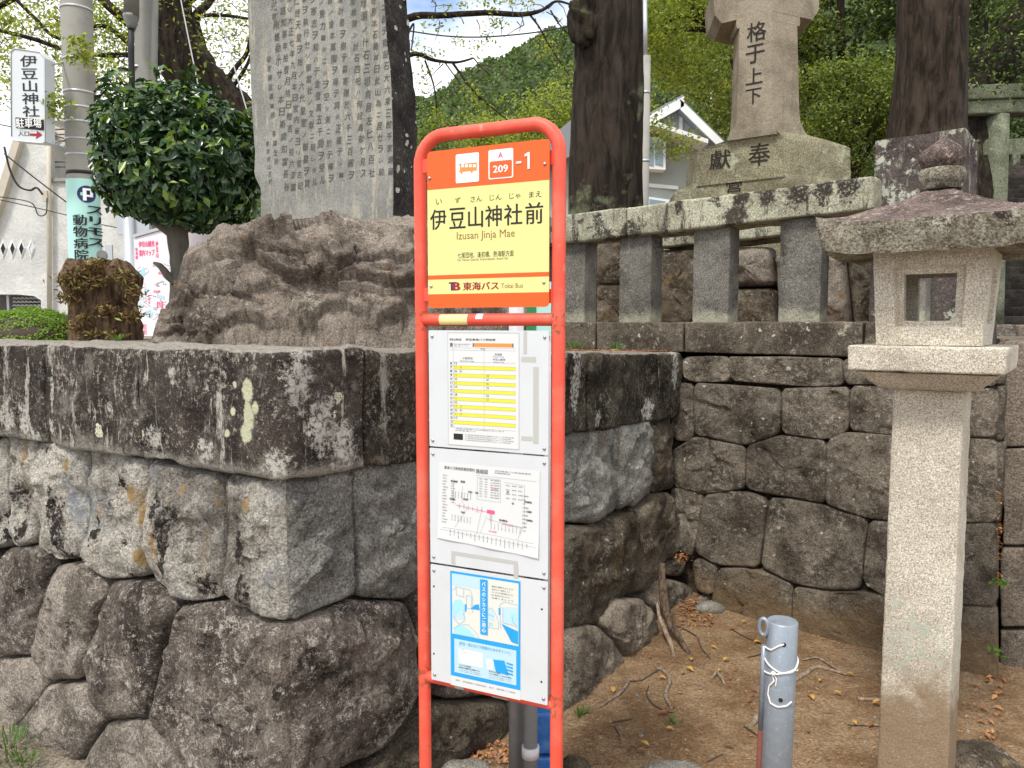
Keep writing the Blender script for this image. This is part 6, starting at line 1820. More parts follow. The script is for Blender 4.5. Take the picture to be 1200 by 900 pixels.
for x in (3.5, 14.5, 25, 36.5):
    mb = MB()
    o_ = [BP(x, 279, -.005), BP(x + 5, 291, -.005), BP(x, 304, -.005), BP(x - 5, 291, -.005)]; i_ = [BP(x, 284, -.03), BP(x + 2.8, 291, -.03), BP(x, 299, -.03), BP(x - 2.8, 291, -.03)]
    mb.add(o_ + i_, [(0, 4, 5, 1), (1, 5, 6, 2), (2, 6, 7, 3), (3, 7, 4, 0)]); v_ = mb.build('diamond_vent', M['trim'], bl)
    mb = MB(); mb.add([p + v3(0, .01, 0) for p in i_], [(0, 1, 2, 3)]); mb.build('opening', M['dark' if x < 30 else 'sign_grey'], v_)
mb = MB(); mb.prism([BP(x, y, 1.5) for x, y in ((-20, 400), (-20, 345), (50, 345), (50, 400))], v3(0, .1, 0)); mb.build('dark_interior', M['dark'], bl)
for r_ in range(6):
    for c_ in range(8):
        x, y = 14.5 + c_ * 4.8, 348 + r_ * 4.2
        if x > 48: continue
        mb = MB(); a = BP(x, y + 3.6, .3); b = BP(x + 4.3, y, .3)
        pts = [Vector((a.x + (b.x - a.x) * t, a.y, a.z + (b.z - a.z) * (.1 + .28 * math.sin(math.pi * t)))) for t in np.linspace(0, 1, 7)] + [Vector((a.x + (b.x - a.x) * t, a.y, a.z + (b.z - a.z) * (.65 + .35 * math.sin(math.pi * t)))) for t in np.linspace(1, 0, 7)]
        mb.prism(pts[::-1], v3(0, .1, 0)); mb.build('screen_block', M['screenblock'], bl)
MB().box((BP(11.5, 360, .3).x, YB + .3, BP(11, 365, .3).z), (.05, .12, .9)).build('door_jamb', M['alu'], bl)
for seq, w_, nm_ in ((((5, 172), (12, 200), (22, 218), (35, 223), (43, 220), (50, 228)), .02, 'thick_cable'), (((-30, 228), (10, 232), (37, 238), (45, 252), (54, 250), (55, 232)), .011, 'thin_cable')):
    MB().tube(smooth([BP(x, y, -.4) for x, y in seq], 5), w_, 6).build(nm_, M['black'], bl)
MB().box(BP(54, 230, -.12), (.1, .1, .22)).build('junction_box', M['beige'], bl)

# overhead wires
for i, (seq, Yw, r_, lab) in enumerate((
    (((-20, 142), (40, 154), (75, 162), (90, 166)), 9.6, .007, 'dark cable running down to the concrete pole behind the white sign'),
    (((5, 180), (40, 208), (78, 237)), 12, .008, 'wire slanting down from the building wall to the pole'),
    (((-10, 232), (40, 243), (78, 252)), 12, .006, 'lower wire crossing the plaster wall'),
    (((478, 36), (520, 42), (560, 43.5), (600, 41), (640, 36), (690, 26)), 9, .008, 'cable sagging across the open sky above the bus stop sign'),
    (((210, -10), (224, 60), (237, 122)), 8, .007, 'pale guy wire in front of the big leaning trunk'),
    (((250, -10), (272, 70), (300, 165)), 8, .007, 'pale guy wire just left of the inscribed slab'),
    (((112, 262), (142, 268), (170, 277)), 12, .006, 'short wire from the pole towards the steel post'))):
    r_ *= Yw / 9
    pts = smooth([P(x, y, Yw) for x, y in seq], 6); e = MB().tube(pts, r_, 6).build('overhead_wire', M['pipe_pale' if 'pale' in lab else 'black']); tag(e, lab, 'wire')

# ================================================================== big leaning camphor at left
big = empty('leaning_tree', P(420, 420, 12.0), 'large dark leaning tree whose limbs spread behind the inscribed slab and over the left', 'tree')
mb = MB()
limb(mb, [(428, 440), (424, 330), (400, 215), (350, 178), (300, 150), (262, 122), (225, 85), (203, 45), (196, 0), (190, -70)], 12.0, [78, 66, 56, 50, 46, 52, 58, 58, 54, 50], 14, .16)
mb.build('trunk', M['bark_branch'], big)
LB = [
    ([(262, 112), (244, 78), (234, 48), (229, 20), (245, 2), (258, -30)], [15, 14, 12, 10, 9, 8]),
    ([(258, 108), (274, 82), (290, 60), (296, 20)], [8, 6, 5, 4]),
    ([(205, 60), (175, 40), (145, 22), (112, -8)], [16, 13, 11, 9]),
    ([(228, 92), (190, 62), (150, 64), (110, 64), (75, 58), (40, 46), (-10, 33)], [12, 9, 6, 5, 5, 5, 4]),
    ([(160, 60), (120, 30), (70, 45), (40, 20), (14, -5)], [6, 5, 4, 4, 4]),
    ([(215, 70), (205, 20), (230, -5)], [14, 10, 8]),
    ([(240, 18), (262, 18), (292, 22)], [5, 4, 3]), ([(-10, 12), (10, 2), (30, -12)], [6, 6, 7]),
    ([(180, 95), (140, 80), (110, 98), (100, 92)], [4, 3, 2, 1]), ([(125, 100), (140, 98), (160, 102)], [2, 2, 1]),
    ([(262, 118), (290, 75), (300, 40)], [5, 4, 3]),
    ([(400, 220), (440, 60), (478, 22), (520, 18), (570, 15), (610, 17), (635, 12), (650, 2), (665, 4), (682, 12)], [34, 16, 9, 7, 6.5, 6, 4, 3, 2.5, 2]),
    ([(430, 110), (478, 65), (510, 71), (535, 73), (555, 68)], [12, 6, 4, 3, 2]),
    ([(498, 71), (506, 92), (510, 110), (512, 135)], [2.4, 2, 1.6, 1]), ([(530, 73), (548, 98), (565, 117), (588, 135), (598, 145)], [3, 2.6, 2.2, 1.6, 1]),
    ([(620, 16), (632, 32), (642, 50), (652, 66), (668, 90)], [2.6, 2.2, 2, 1.6, 1.2]), ([(645, 12), (655, 28), (672, 46)], [2, 1.6, 1.2]),
    ([(555, 68), (565, 80), (575, 88)], [1.5, 1.2, .8]), ([(522, 74), (535, 92), (545, 105)], [1.6, 1.2, .8]), ([(478, 40), (485, 28), (482, 60)], [3, 2, 1.5])]
for pts, ws in LB:
    mb = MB(); limb(mb, pts, 12.0 if pts[0][0] < 400 else 12.4, ws, 8, .1); mb.build('limb', M['bark_branch'], big)
mb = MB(); R5 = random.Random(2)
for k in range(230):   # fine twigs
    x, y = (R5.uniform(-5, 290), R5.uniform(-5, 125)) if k < 180 else (R5.uniform(485, 660), R5.uniform(0, 30) if k % 2 else R5.uniform(60, 140))
    a = R5.uniform(0, 6.28); l = R5.uniform(10, 28); Yq = R5.uniform(11.4, 13)
    mb.tube([P(x, y, Yq), P(x + l * .5 * math.cos(a) + 2, y + l * .5 * math.sin(a), Yq), P(x + l * math.cos(a), y + l * math.sin(a) + 4, Yq)], [.009, .006, .003], 4, cap=False)
mb.build('twigs', M['twig'], big, kind='stuff')
def px_cloud(n, x0, x1, y0, y1, ya, yb, dens=None, sp=.12, per=16):
    """clump centres over a pixel window, then leaves round them"""
    cs = []
    while len(cs) < n // per:
        x, y = rng.uniform(x0, x1), rng.uniform(y0, y1)
        if dens is None or rng.uniform() < dens(x, y): cs.append(P(x, y, rng.uniform(ya, yb)))
    return clumps(cs, n, sp)
def dl(x, y):
    v = .5 + .9 * noise.noise(Vector((x * .018, y * .022, 2.2)))
    v *= 1.0 if y < 60 else max(.0, 1 - (y - 60) / 85) + (.35 if 95 < x < 165 else 0)
    if 195 < x < 290: v *= .6
    return max(0, min(1, v))
leaves_mesh('leaves', np.vstack([px_cloud(9500, -25, 295, -25, 150, 11.4, 14, dl, .17), clumps([P(x, y, 9.1) for x, y in ((92, 48), (98, 55), (95, 62), (104, 70), (92, 70), (58, 130), (62, 122), (66, 135), (70, 118), (6, 20), (5, 28), (8, 95))], 500, .07)]), .066, M['leaf_yg'], big, .5)
rt_cs = [P(x, y, 12.4) for x, y in ((484, 50), (487, 62), (500, 66), (512, 66), (520, 30), (535, 48), (568, 5), (576, 3), (545, 3), (530, 8), (580, 26), (585, 24), (572, 40), (570, 48), (505, 28), (560, 60), (497, 85), (495, 100), (508, 130), (640, 45), (643, 52), (646, 60), (641, 66), (660, 80), (658, 90), (665, 85), (550, 105), (556, 112), (560, 120), (550, 130), (540, 140), (590, 118), (570, 128), (515, 135), (620, 5), (600, 3))]
leaves_mesh('right_leaves', clumps(rt_cs, 900, .095), .062, M['leaf_yg'], big, .5)

# ================================================================== trunks behind the fence
def trunk_tree(name, label, Y, edges, mat, foot=1.4, burl=None):
    e = empty(name, P((edges[0][1] + edges[0][2]) / 2, edges[0][0], Y), label, 'tree')
    mb = MB(); n = 56; ys = np.linspace(edges[0][0], edges[-1][0], 60)
    for y in ys:
        l = np.interp(-y, [-q_[0] for q_ in edges], [q_[1] for q_ in edges]); r_ = np.interp(-y, [-q_[0] for q_ in edges], [q_[2] for q_ in edges])
        c_ = P((l + r_) / 2, y, Y); R = (r_ - l) / 2 / F * Y
        for k in range(n):
            a = 2 * math.pi * k / n; o = v3(math.cos(a), math.sin(a), 0)
            d_ = .05 * R * noise.noise(v3(math.cos(a) * 2.2, math.sin(a) * 2.2, c_.z * .8)) + .035 * R * noise.fractal(v3(math.cos(a) * 6, math.sin(a) * 6, c_.z * 1.2), .8, 2, 4)
            mb.v.append(c_ + o * (R + d_))
    for j in range(59):
        for k in range(n):
            q_ = j * n + k; w = j * n + (k + 1) % n; mb.f.append([q_, w, w + n, q_ + n]); mb.sm.append(True)
    mb.build('trunk', M[mat], e)
    return e
T1 = trunk_tree('evergreen_tree', 'thick dark mossy trunk rising behind the stone fence just right of the bus stop sign', 7.5,
    [(400, 655, 764), (330, 660, 760), (285, 665, 756), (250, 667, 753), (200, 668, 751), (120, 672, 752), (70, 673, 752), (0, 674, 752), (-90, 676, 750)], 'bark_dark')
mb = MB(); bc = P(683, 22, 7.25)
d = []
for j in range(25):
    for i in range(32):
        a, b = 2 * math.pi * i / 32, math.pi * j / 24
        q_ = Vector((math.sin(b) * math.cos(a) * .13, math.sin(b) * math.sin(a) * .13, math.cos(b) * .27)); q_ *= 1 + .35 * noise.fractal(q_ * 9, .9, 2, 4)
        d.append(bc + q_)
mb.add(d, [(j * 32 + i, j * 32 + (i + 1) % 32, (j + 1) * 32 + (i + 1) % 32, (j + 1) * 32 + i) for j in range(24) for i in range(32)], True); mb.build('burl', M['bark_branch'], T1)
T2 = trunk_tree('red_barked_tree', 'tall straight trunk with red brown flaking bark directly behind the white lichened pillar', 9.0,
    [(400, 1030, 1142), (200, 1036, 1136), (150, 1045, 1126), (100, 1050, 1126), (50, 1055, 1128), (0, 1057, 1129), (-90, 1060, 1128)], 'bark_red')
T3 = empty('leaning_dark_trunk', P(1150, 300, 12.5), 'very dark trunk leaning up to the right behind the torii beam', 'tree')
mb = MB(); limb(mb, [(1105, 300), (1120, 180), (1135, 110), (1165, 72), (1200, 40), (1260, -20), (1330, -120)], 12.5, [110, 90, 72, 66, 62, 60, 55], 18, .14); mb.build('trunk', M['bark_branch'], T3)
mb = MB(); limb(mb, [(1122, 180), (1134, 90), (1140, 40), (1142, -40)], 12.6, [50, 36, 30, 26], 12, .14); mb.build('limb', M['bark_branch'], T3)
# crowns of those three reach overhead, out of frame on top: keep a few leafy boughs in view
leaves_mesh('leaves', px_cloud(9000, 1120, 1240, -50, 110, 11.3, 14.5, lambda x, y: 1 if y < 95 - (x - 1135) * .95 + 25 or x > 1185 else .25, .16), .07, M['leaf_dark'], T3, .5)

# broadleaf trees forming the green background on the right
def bg_tree(name, label, cx, cy, Y, rx, ry, n, mat, size, extra=None, nb=7, per=20, sp=.16, hollow=.35, lean=0, via=None):
    foot = P(cx + lean, 380, Y); foot.z = 1.3
    e = empty(name, foot, label, 'tree')
    c_ = P(cx, cy, Y); RX, RZ = rx / F * Y, ry / F * Y
    mb = MB(); R6 = random.Random(int(cx))
    mb.tube(smooth([foot, P(*via, Y) if via else foot.lerp(c_, .5) + v3(.1, 0, 0), c_, c_ + v3(.1, 0, RZ * .6)], 4), list(np.linspace(.16, .03, 13)), 8, rnd=.1)
    for k in range(nb):
        a = R6.uniform(0, 6.28); st_ = (P(*via, Y) if via else foot).lerp(c_, R6.uniform(.6, 1)); en = c_ + v3(math.cos(a) * RX * .85, math.sin(a) * RX * .6, R6.uniform(-.6, .8) * RZ)
        mb.tube(smooth([st_, st_.lerp(en, .5) + v3(0, 0, .12), en], 4), list(np.linspace(.05, .01, 9)), 6)
    mb.build('trunk', M['bark_branch'], e)
    pts, dd = in_ellipsoid(c_, (RX, RX * .75, RZ), n // per, hollow)
    keep = np.array([noise.noise(Vector(p) * (14 / Y) + v3(cx)) > -.12 for p in pts])
    cl = clumps(pts[keep], n, sp, .45)
    if extra is not None: cl = np.vstack([cl, extra])
    leaves_mesh('crown', cl, size, M[mat], e, .5)
    return e
ex = clumps([P(x, y, 11.4) for x, y in ((770, 165), (780, 172), (790, 178), (800, 170), (778, 160), (765, 150), (790, 160), (812, 162), (785, 150), (760, 130), (772, 140), (800, 182), (768, 178), (756, 120))], 600, .1)
bg_tree('maple_tree', 'light yellow green leafy tree hanging over the grey house', 815, 20, 12, 90, 88, 14000, 'leaf_yg', .062, ex, lean=88, sp=.15, via=(905, 70))
bg_tree('broadleaf_tree', 'mid green tree directly behind the memorial shaft', 890, 30, 15, 90, 120, 16000, 'leaf_mid', .085)
bg_tree('broadleaf_tree', 'sunlit green tree between the memorial shaft and the red barked trunk', 990, 130, 12.5, 62, 75, 15000, 'leaf_mid', .062, sp=.13)
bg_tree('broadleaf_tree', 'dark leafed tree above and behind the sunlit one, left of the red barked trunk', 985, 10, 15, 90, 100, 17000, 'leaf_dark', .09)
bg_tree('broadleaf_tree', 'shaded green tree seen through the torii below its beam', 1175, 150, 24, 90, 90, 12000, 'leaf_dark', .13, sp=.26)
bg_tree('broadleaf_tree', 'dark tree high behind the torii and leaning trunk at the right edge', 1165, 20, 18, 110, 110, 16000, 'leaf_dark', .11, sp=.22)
bg_tree('broadleaf_tree', 'distant dull green tree filling the gap behind the grey house roof', 860, 95, 34, 75, 70, 14000, 'leaf_mid', .17, sp=.4)
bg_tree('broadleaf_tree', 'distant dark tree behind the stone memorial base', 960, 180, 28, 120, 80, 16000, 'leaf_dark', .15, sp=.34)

# ================================================================== hill
def hz(X, Y):
    # ridge read off the photograph at depth ~200
    px = 600 + X / 210 * F
    r = np.interp(px, [200, 420, 485, 505, 550, 587, 622, 663, 760, 900, 1200, 1500], [190, 150, 124, 117, 86, 68, 49, 32, 5, -40, -60, -20])
    H = (380 - r) / F * 210 - 3.5
    t = max(0, min(1, (Y - 70) / 140)); back = max(0, (Y - 215) / 120)
    return -2 + (H + 2) * (t ** 1.15) - back * 30
XS = np.linspace(-120, 190, 420); YS = np.concatenate([np.linspace(70, 222, 250), np.linspace(226, 330, 14)])
def crown(X, Y):
    # overlapping rounded tree crowns
    best = 0; g = 6.2; i0, j0 = math.floor(X / g), math.floor(Y / g)
    for i in (i0 - 1, i0, i0 + 1):
        for j in (j0 - 1, j0, j0 + 1):
            h = math.sin(i * 127.1 + j * 311.7) * 43758.5453; h -= math.floor(h); k = math.sin(i * 269.5 + j * 183.3) * 43758.5453; k -= math.floor(k)
            dx, dy = X - (i + .5 + (h - .5) * .9) * g, Y - (j + .5 + (k - .5) * .9) * g; R = g * (.5 + .35 * h)
            q_ = 1 - (dx * dx + dy * dy) / (R * R)
            if q_ > 0: best = max(best, math.sqrt(q_) * R * .9)
    return best
hv = []
for y in YS:
    for x in XS:
        z = hz(x, y); k = crown(x, y)
        hv.append((x, y, z + k + 1.1 * noise.fractal(Vector((x * .35, y * .35, 1)), .8, 2, 4)))
nx = len(XS)
m, n_ = newmat('forested_hill'); g = NG(n_); pv = g.pos()
col = g.mix(g.ramp(g.noise(pv, .12, 5, .6), .38, .62), (0.07, 0.105, 0.05), (0.15, 0.2, 0.085))
col = g.mix(g.ramp(g.noise(pv, 1.3, 6, .75), .5, .7), col, (0.17, 0.23, 0.075))
g.out(col, .95, g.noise(pv, 1.1, 8, .75), 1.0, 2.2, .1)
tag(MB().add(hv, [(j * nx + i, j * nx + i + 1, (j + 1) * nx + i + 1, (j + 1) * nx + i) for j in range(len(YS) - 1) for i in range(nx - 1)], True).build('hill', m), kind='structure')
cp = []
for k in range(26000):
    x = rng.uniform(-45, 45); y = rng.uniform(120, 214)
    kk = crown(x, y)
    if kk > 0: cp.append((x, y, hz(x, y) + kk + rng.uniform(-.3, .9)))
leaves_mesh('hill_canopy', np.array(cp), .95, M['leaf_hill'] if 'leaf_hill' in M else leafmat('hill_leaf', (0.06, 0.1, 0.045), (0.19, 0.25, 0.1), rough=.8, trans=.2, spec=.1), None, .8)
# lighter wood at the hill's foot
def wood(n, x0, x1, y0, y1, Ya, Yb, size, mat, name='wood'):
    leaves_mesh(name, px_cloud(n, x0, x1, y0, y1, Ya, Yb, None, size * 2.4, 26), size, M[mat], None, .6)
bg_tree('broadleaf_tree', 'bright green tree at the foot of the hill left of the mossy trunk', 648, 165, 45, 42, 62, 12000, 'leaf_yg', .2, sp=.5)
bg_tree('broadleaf_tree', 'pale green tree behind the top bar of the bus stop sign', 585, 190, 50, 50, 50, 9000, 'leaf_yg', .22, sp=.55)
bg_tree('broadleaf_tree', 'dull green tree low behind the left tube of the bus stop sign', 505, 190, 50, 42, 50, 8000, 'leaf_mid', .22, sp=.55)

# ================================================================== houses beyond
YH = 24
hs_ = empty('grey_house', P(780, 300, YH), 'grey green gabled house with white trim between the mossy trunk and the memorial', 'house')
def HP(x, y, d=0): return P(x, y, YH + d)
mb = MB(); mb.prism([HP(x, y) for x, y in ((590, 420), (590, 190), (690, 175), (745, 155), (799, 118), (842, 166), (846, 240), (846, 420))][::-1], v3(0, 8, 0)); mb.build('wall', M['house'], hs_)
for seg in (((797, 121), (848, 171)), ((801, 117), (738, 152))):
    a, b = HP(*seg[0], -.5), HP(*seg[1], -.5); mb = MB(); w_ = v3(0, 0, .17)
    mb.prism([a - w_, b - w_, b + w_, a + w_], v3(0, 9, 0)); mb.build('roof', M['roof'], hs_)
    mb = MB(); mb.prism([p + v3(0, -.03, 0) for p in (a - w_ * 1.2, b - w_ * 1.2, b + w_ * .5, a + w_ * .5)], v3(0, -.06, 0)); mb.build('bargeboard', M['trim'], hs_)
mb = MB(); mb.prism([HP(x, y, -.08) for x, y in ((796, 124), (800, 124), (800, 165), (796, 165))], v3(0, .08, 0)); mb.build('corner_board', M['trim'], hs_)
mb = MB(); mb.prism([HP(x, y, -1.0) for x, y in ((690, 139), (770, 148), (830, 168), (830, 163), (772, 143), (690, 134))], v3(0, 2, 0)); mb.build('eave', M['trim'], hs_)
mb = MB(); mb.prism([HP(x, y, -.6) for x, y in ((590, 205), (670, 140), (690, 134), (760, 146), (745, 152), (590, 215))], v3(0, 3, 0)); mb.build('side_roof', M['roof'], hs_)
mb = MB(); mb.prism([HP(x, y, -.5) for x, y in ((735, 196), (735, 158), (780, 162), (780, 199))], v3(0, .5, 0)); wn = mb.build('window', M['trim'], hs_)
for x0, x1 in ((739, 755), (757, 766), (768, 777)):
    mb = MB(); mb.prism([HP(x, y, -.53) for x, y in ((x0, 192), (x0, 162), (x1, 164), (x1, 194))], v3(0, .04, 0)); mb.build('pane', M['glass'], wn)
mb = MB(); mb.prism([HP(x, y, -.08) for x, y in ((690, 212), (690, 208), (795, 218), (795, 222))], v3(0, .1, 0)); mb.build('band_board', M['trim'], hs_)
mb = MB(); mb.prism([HP(x, y, -.3) for x, y in ((735, 250), (735, 227), (785, 234), (785, 250))], v3(0, .3, 0)); wn = mb.build('window', M['trim'], hs_)
for x0, x1 in ((740, 758), (761, 780)):
    mb = MB(); mb.prism([HP(x, y, -.33) for x, y in ((x0, 250), (x0, 233), (x1, 236), (x1, 250))], v3(0, .03, 0)); mb.build('pane', M['glass'], wn)
yh = empty('yellow_house', P(845, 200, 40), 'small cream yellow house with a brown roof edge behind the grey house', 'house')
mb = MB(); mb.prism([P(x, y, 40) for x, y in ((841, 210), (841, 139), (870, 134), (905, 138), (905, 210))][::-1], v3(0, 6, 0)); mb.build('wall', M['y_house'], yh)
mb = MB(); mb.prism([P(x, y, 40.2) for x, y in ((822, 210), (822, 148), (841, 141), (841, 210))][::-1], v3(0, 6, 0)); mb.build('side_wall', M['lilac'], yh)
mb = MB(); mb.prism([P(x, y, 39.8) for x, y in ((820, 149), (841, 138), (870, 132), (908, 136), (908, 133.5), (870, 129.5), (841, 135), (820, 146))], v3(0, 6, 0)); mb.build('roof', M['brown_ink'], yh)
e, t = pole('lamp_pole', 757.5, 66, 10.5, 4.9 / F * 10.5, 0, 'concrete', 'slim grey pole in front of the grey house window', 'pole')
MB().tube([v3(t.x - .01, t.y, t.z), v3(t.x - .03, t.y, t.z + .8)], .028, 12).build('upper_shaft', M['alu'], e)
for py in (110, 190): z = P(757, py, 10.5).z; MB().tube([v3(t.x, t.y, z), v3(t.x, t.y, z + .03)], 5.3 / F * 10.5, 16).build('band', M['alu'], e)
e, t = pole('distant_pole', 834, 90, 60, 1.8 / F * 60, 0, 'pipe_pale', 'faint thin pole standing in front of the far trees above the yellow house', 'pole', n=8)

# ================================================================== memorial lantern pillar
YM = 7.0
ml = empty('memorial_pillar', P(900, 240, YM), 'large stone memorial pillar with carved characters on a mossy two step base', 'monument')
ca = math.radians(-40)
mu_, mv_ = v3(math.cos(ca), math.sin(ca)), v3(-math.sin(ca), math.cos(ca))
def edge_d(pxl, pxm, pxr, Y):   # left, near-corner and right pixel columns at near-corner depth
    return
nearx = lambda px: (px - 600) / F
# square column seen on its edge: near corner K, faces run back left and right
KD = v3((906 - 600) / F * YM, YM, 0)
fl_, fr_ = v3(-.67, .74).normalized(), v3(.74, .67).normalized()      # along left face / right face away from the near corner
def solve(px, d, K=KD):
    r = (px - 600) / F; return (K.x - r * K.y) / (r * d.y - d.x)
HEX = [math.radians(a_) for a_ in (144, 84, 24, -36, -96, -156)]
fl_ = v3(math.cos(HEX[0]), math.sin(HEX[0]))
def nearcorner(px, py): return Vector((P(px, py, YM).x, YM, 0))
def colsec(y, xl, xm):
    K = nearcorner(xm, y); r = P(xl, y, YM).x / YM
    s_ = (K.x - r * K.y) / (r * fl_.y - fl_.x)
    out = []; q_ = K.copy()
    for a_ in HEX:
        out.append(Vector((q_.x, q_.y, P(xm, y, YM).z))); q_ = q_ + v3(math.cos(a_), math.sin(a_)) * s_
    return out[::-1]
zm = lambda py: P(900, py, YM).z
def stack(name, secs, mat, ch=.14, seg=10):
    mb = MB(); b = 0; rows_ = []
    for i in range(len(secs) - 1):
        for k in range(seg if i < len(secs) - 1 else 1):
            t = k / seg; rows_.append([u_ + (w_ - u_) * t for u_, w_ in zip(secs[i], secs[i + 1])])
    rows_.append(list(secs[-1]))
    rings = [colsec(y, xl, xm) for y, xl, xm in rows_]
    n = len(rings[0]); M_ = 12
    full = []
    for r_ in rings:
        ring = []
        for i in range(n):
            for k in range(M_): ring.append(r_[i].lerp(r_[(i + 1) % n], k / M_))
        full.append(ring)
    nn = len(full[0])
    for ring in full:
        c_ = sum(ring, Vector()) / nn
        for p in ring: mb.v.append(p + (p - c_).normalized() * .0015 * noise.fractal(p * 6, .9, 2, 4))
    for j in range(len(full) - 1):
        for i in range(nn):
            k = (i + 1) % nn; mb.f.append([j * nn + i, j * nn + k, (j + 1) * nn + k, (j + 1) * nn + i]); mb.sm.append(False)
    mb.f.append(list(range(nn))[::-1]); mb.sm.append(False); e_ = (len(full) - 1) * nn; mb.f.append([e_ + i for i in range(nn)]); mb.sm.append(False)
    return mb.build(name, M[mat], ml)
stack('shaft', [(157, 853, 908), (150, 859, 906.5), (138, 863, 905), (126, 864, 904.8), (24, 867, 904.8)], 'memorial', 0, 8)
stack('collar', [(24, 864, 905), (20, 863, 905), (5, 864, 905), (-4, 864, 905)], 'memorial', 0, 4)
stack('cap_slab', [(13, 846, 905.5), (1, 838, 906), (-30, 836, 906)], 'memorial', 0, 4)
stack('upper_base', [(207, 816, 918), (164, 817, 918), (162.5, 820, 918), (157.5, 842, 915), (155, 856, 912), (153.5, 864, 911)], 'memorial_base', 0, 6)
stack('lower_base', [(262, 790, 921), (211, 791, 921), (209, 793, 921), (206, 806, 920), (203, 812, 919)], 'memorial_base', 0, 6)
stack('footing', [(385, 776, 923), (263, 776, 923)], 'memorial_base', 0, 4)
# carved characters as raised dark marks; groove shade is put in their colour
fn_ = Vector((fl_.y, -fl_.x, 0)); fn_ = fn_ if fn_.y < 0 else -fn_
def mtxt(ch, cx, cy, hpx, Kx, lean_, name='carved_character', wf=1.2, off=.0045):
    """a character centred on a photograph pixel of the left face whose near corner is at column Kx"""
    K = nearcorner(Kx, cy)
    n3 = (fn_ + Zv * lean_).normalized(); p0 = Vector((K.x, K.y, zm(cy)))
    if lean_: p0 = onplane(cx, cy, Vector((K.x, K.y, zm(cy))), fn_)
    p = onplane(cx, cy, p0, fn_)
    h = hpx / F * p.y; w = h * wf
    upv = (Zv - n3 * n3.dot(Zv)).normalized(); rtv = -fl_
    fr = Flat(p, rtv, upv, n3); mb = MB(); fr.text(mb, ch, -w / 2, -h / 2, w / 2, h / 2, off, .008)
    mb.build(name, M['carved2'], ml)
M['carved2'] = paint('weathered_groove', (0.022, 0.018, 0.014), .95, dirt=.6, scale=30, dcol=(0.05, 0.042, 0.032))
for ch, cx, cy, h in (('格', 887, 37, 21), ('于', 885, 63, 20), ('上', 884, 89, 18), ('下', 883, 113, 17)): mtxt(ch, cx, cy, h, 904.8, 0, wf=1.05)
mtxt('奉', 890, 181, 25, 918, .0, off=.005, wf=1.0); mtxt('獻', 844, 187, 21, 918, .0, off=.005, wf=1.15); mtxt('營', 860, 217, 16, 921, .0, off=.005, wf=1.2)

# ================================================================== torii and stairs
YT = 12
to = empty('stone_torii', P(1165, 380, YT), 'mossy grey green stone torii gate at the right edge in front of dark stairs', 'torii')
tb = v3(.985, .17).normalized(); tn = v3(.17, -.985).normalized()
def tp(x, y, d=0): return onplane(x, y, P(1166, 200, YT) - tn * d, tn)
b0, t0_ = tp(1158, 392), tp(1168, 137); b1_ = tp(1163, 240)
zsh = [b0, b1_, t0_]
MB().tube([tp(1158, 395), tp(1160, 340), tp(1162.5, 260), tp(1165, 190), tp(1167, 136)], [.2, .197, .193, .187, .18], 28, rnd=.03).build('column', M['torii'], to)
q1 = tp(1158, 395) + tb * 3.4; q2 = tp(1167, 136) + tb * 3.2
MB().tube([q1, q1.lerp(q2, .5), q2], [.2, .19, .18], 28, rnd=.03).build('column', M['torii'], to)
def beam(name, x0, yt0, yb0, x1, yt1, yb1, th):
    a, b, c_, d_ = tp(x0, yb0), tp(x1, yb1), tp(x0, yt0), tp(x1, yt1)
    k = tn * (th / 2)
    return MB().rbox([a + k, b + k, b - k, a - k, c_ + k, d_ + k, d_ - k, c_ - k], seg=.07, r=.02, amp=.012, maxn=80).build(name, M['torii'], to)
beam('lower_beam', 1098, 123, 138, 1500, 106, 124, .34); beam('top_beam', 1090, 105, 122.5, 1510, 92, 105.5, .42)
beam('tie_beam', 1140, 165, 184, 1480, 154, 174, .16)
beam('bracket', 1181, 181, 196, 1190, 180.5, 192, .2)
# stairs
sr_ = empty('stone_stairs', P(1200, 390, 12.8), 'long flight of dark stone steps climbing beyond the torii', 'stairs')
z0s, y0s = 1.42, 12.9
for k in range(34):
    z = z0s + k * .165; y = y0s + k * .33
    xl = 7.2 + (y - 12.9) * .62 - .9
    off = Vector((xl, y, z)); jx = .004 * math.sin(k * 3.1)
    mb = MB().rbox(hx(off + v3(jx, 0, 0), off + v3(5.5, .3, 0), off + v3(5.5, .75, 0), off + v3(jx, .45, 0), v3(0, 0, .158)), seg=.25, r=.02, amp=.01, maxn=22)
    mb.build('step', M['steps'], sr_)
# curb that closes the stairs on their left
mb = MB(); 
a = Vector((6.05, 12.6, 1.3)); b = Vector((6.05 + 11 * .62, 23.6, 1.3 + 34 * .165)); 
mb.prism([a + v3(0, 0, -.5), b + v3(0, 0, -.8), b + v3(0, 0, .5), a + v3(0, 0, .35)], v3(.28, 0, 0)); mb.build('side_curb', M['steps'], sr_)
_l = [P(1172, 396, 3.75), P(1500, 396, 3.4), v3(16, 4.5), v3(16, 14), v3(6, 14), v3(3.5, 8)]
tag(MB().prism([Vector((p.x, p.y, 1.53)) for p in _l], v3(0, 0, -1.6)).build('stair_landing', M['stair_side']), kind='structure')
e = empty('landing_kerb', P(1190, 386, 4.6), 'worn brown kerb stones on the landing right of the lantern platform', 'kerb')
for i, (x0, x1) in enumerate(((1160, 1192), (1193, 1240), (1241, 1300))):
    a, b = P(x0, 395, 4.5), P(x1, 395, 4.45); a.z = b.z = 1.52
    MB().rbox(hx(a, b, b + v3(0, .3, 0), a + v3(0, .3, 0), v3(0, 0, .075)), seg=.04, r=.012, amp=.006).build('kerb_stone', M['stair_side' if i else 'wall_brown'], e)

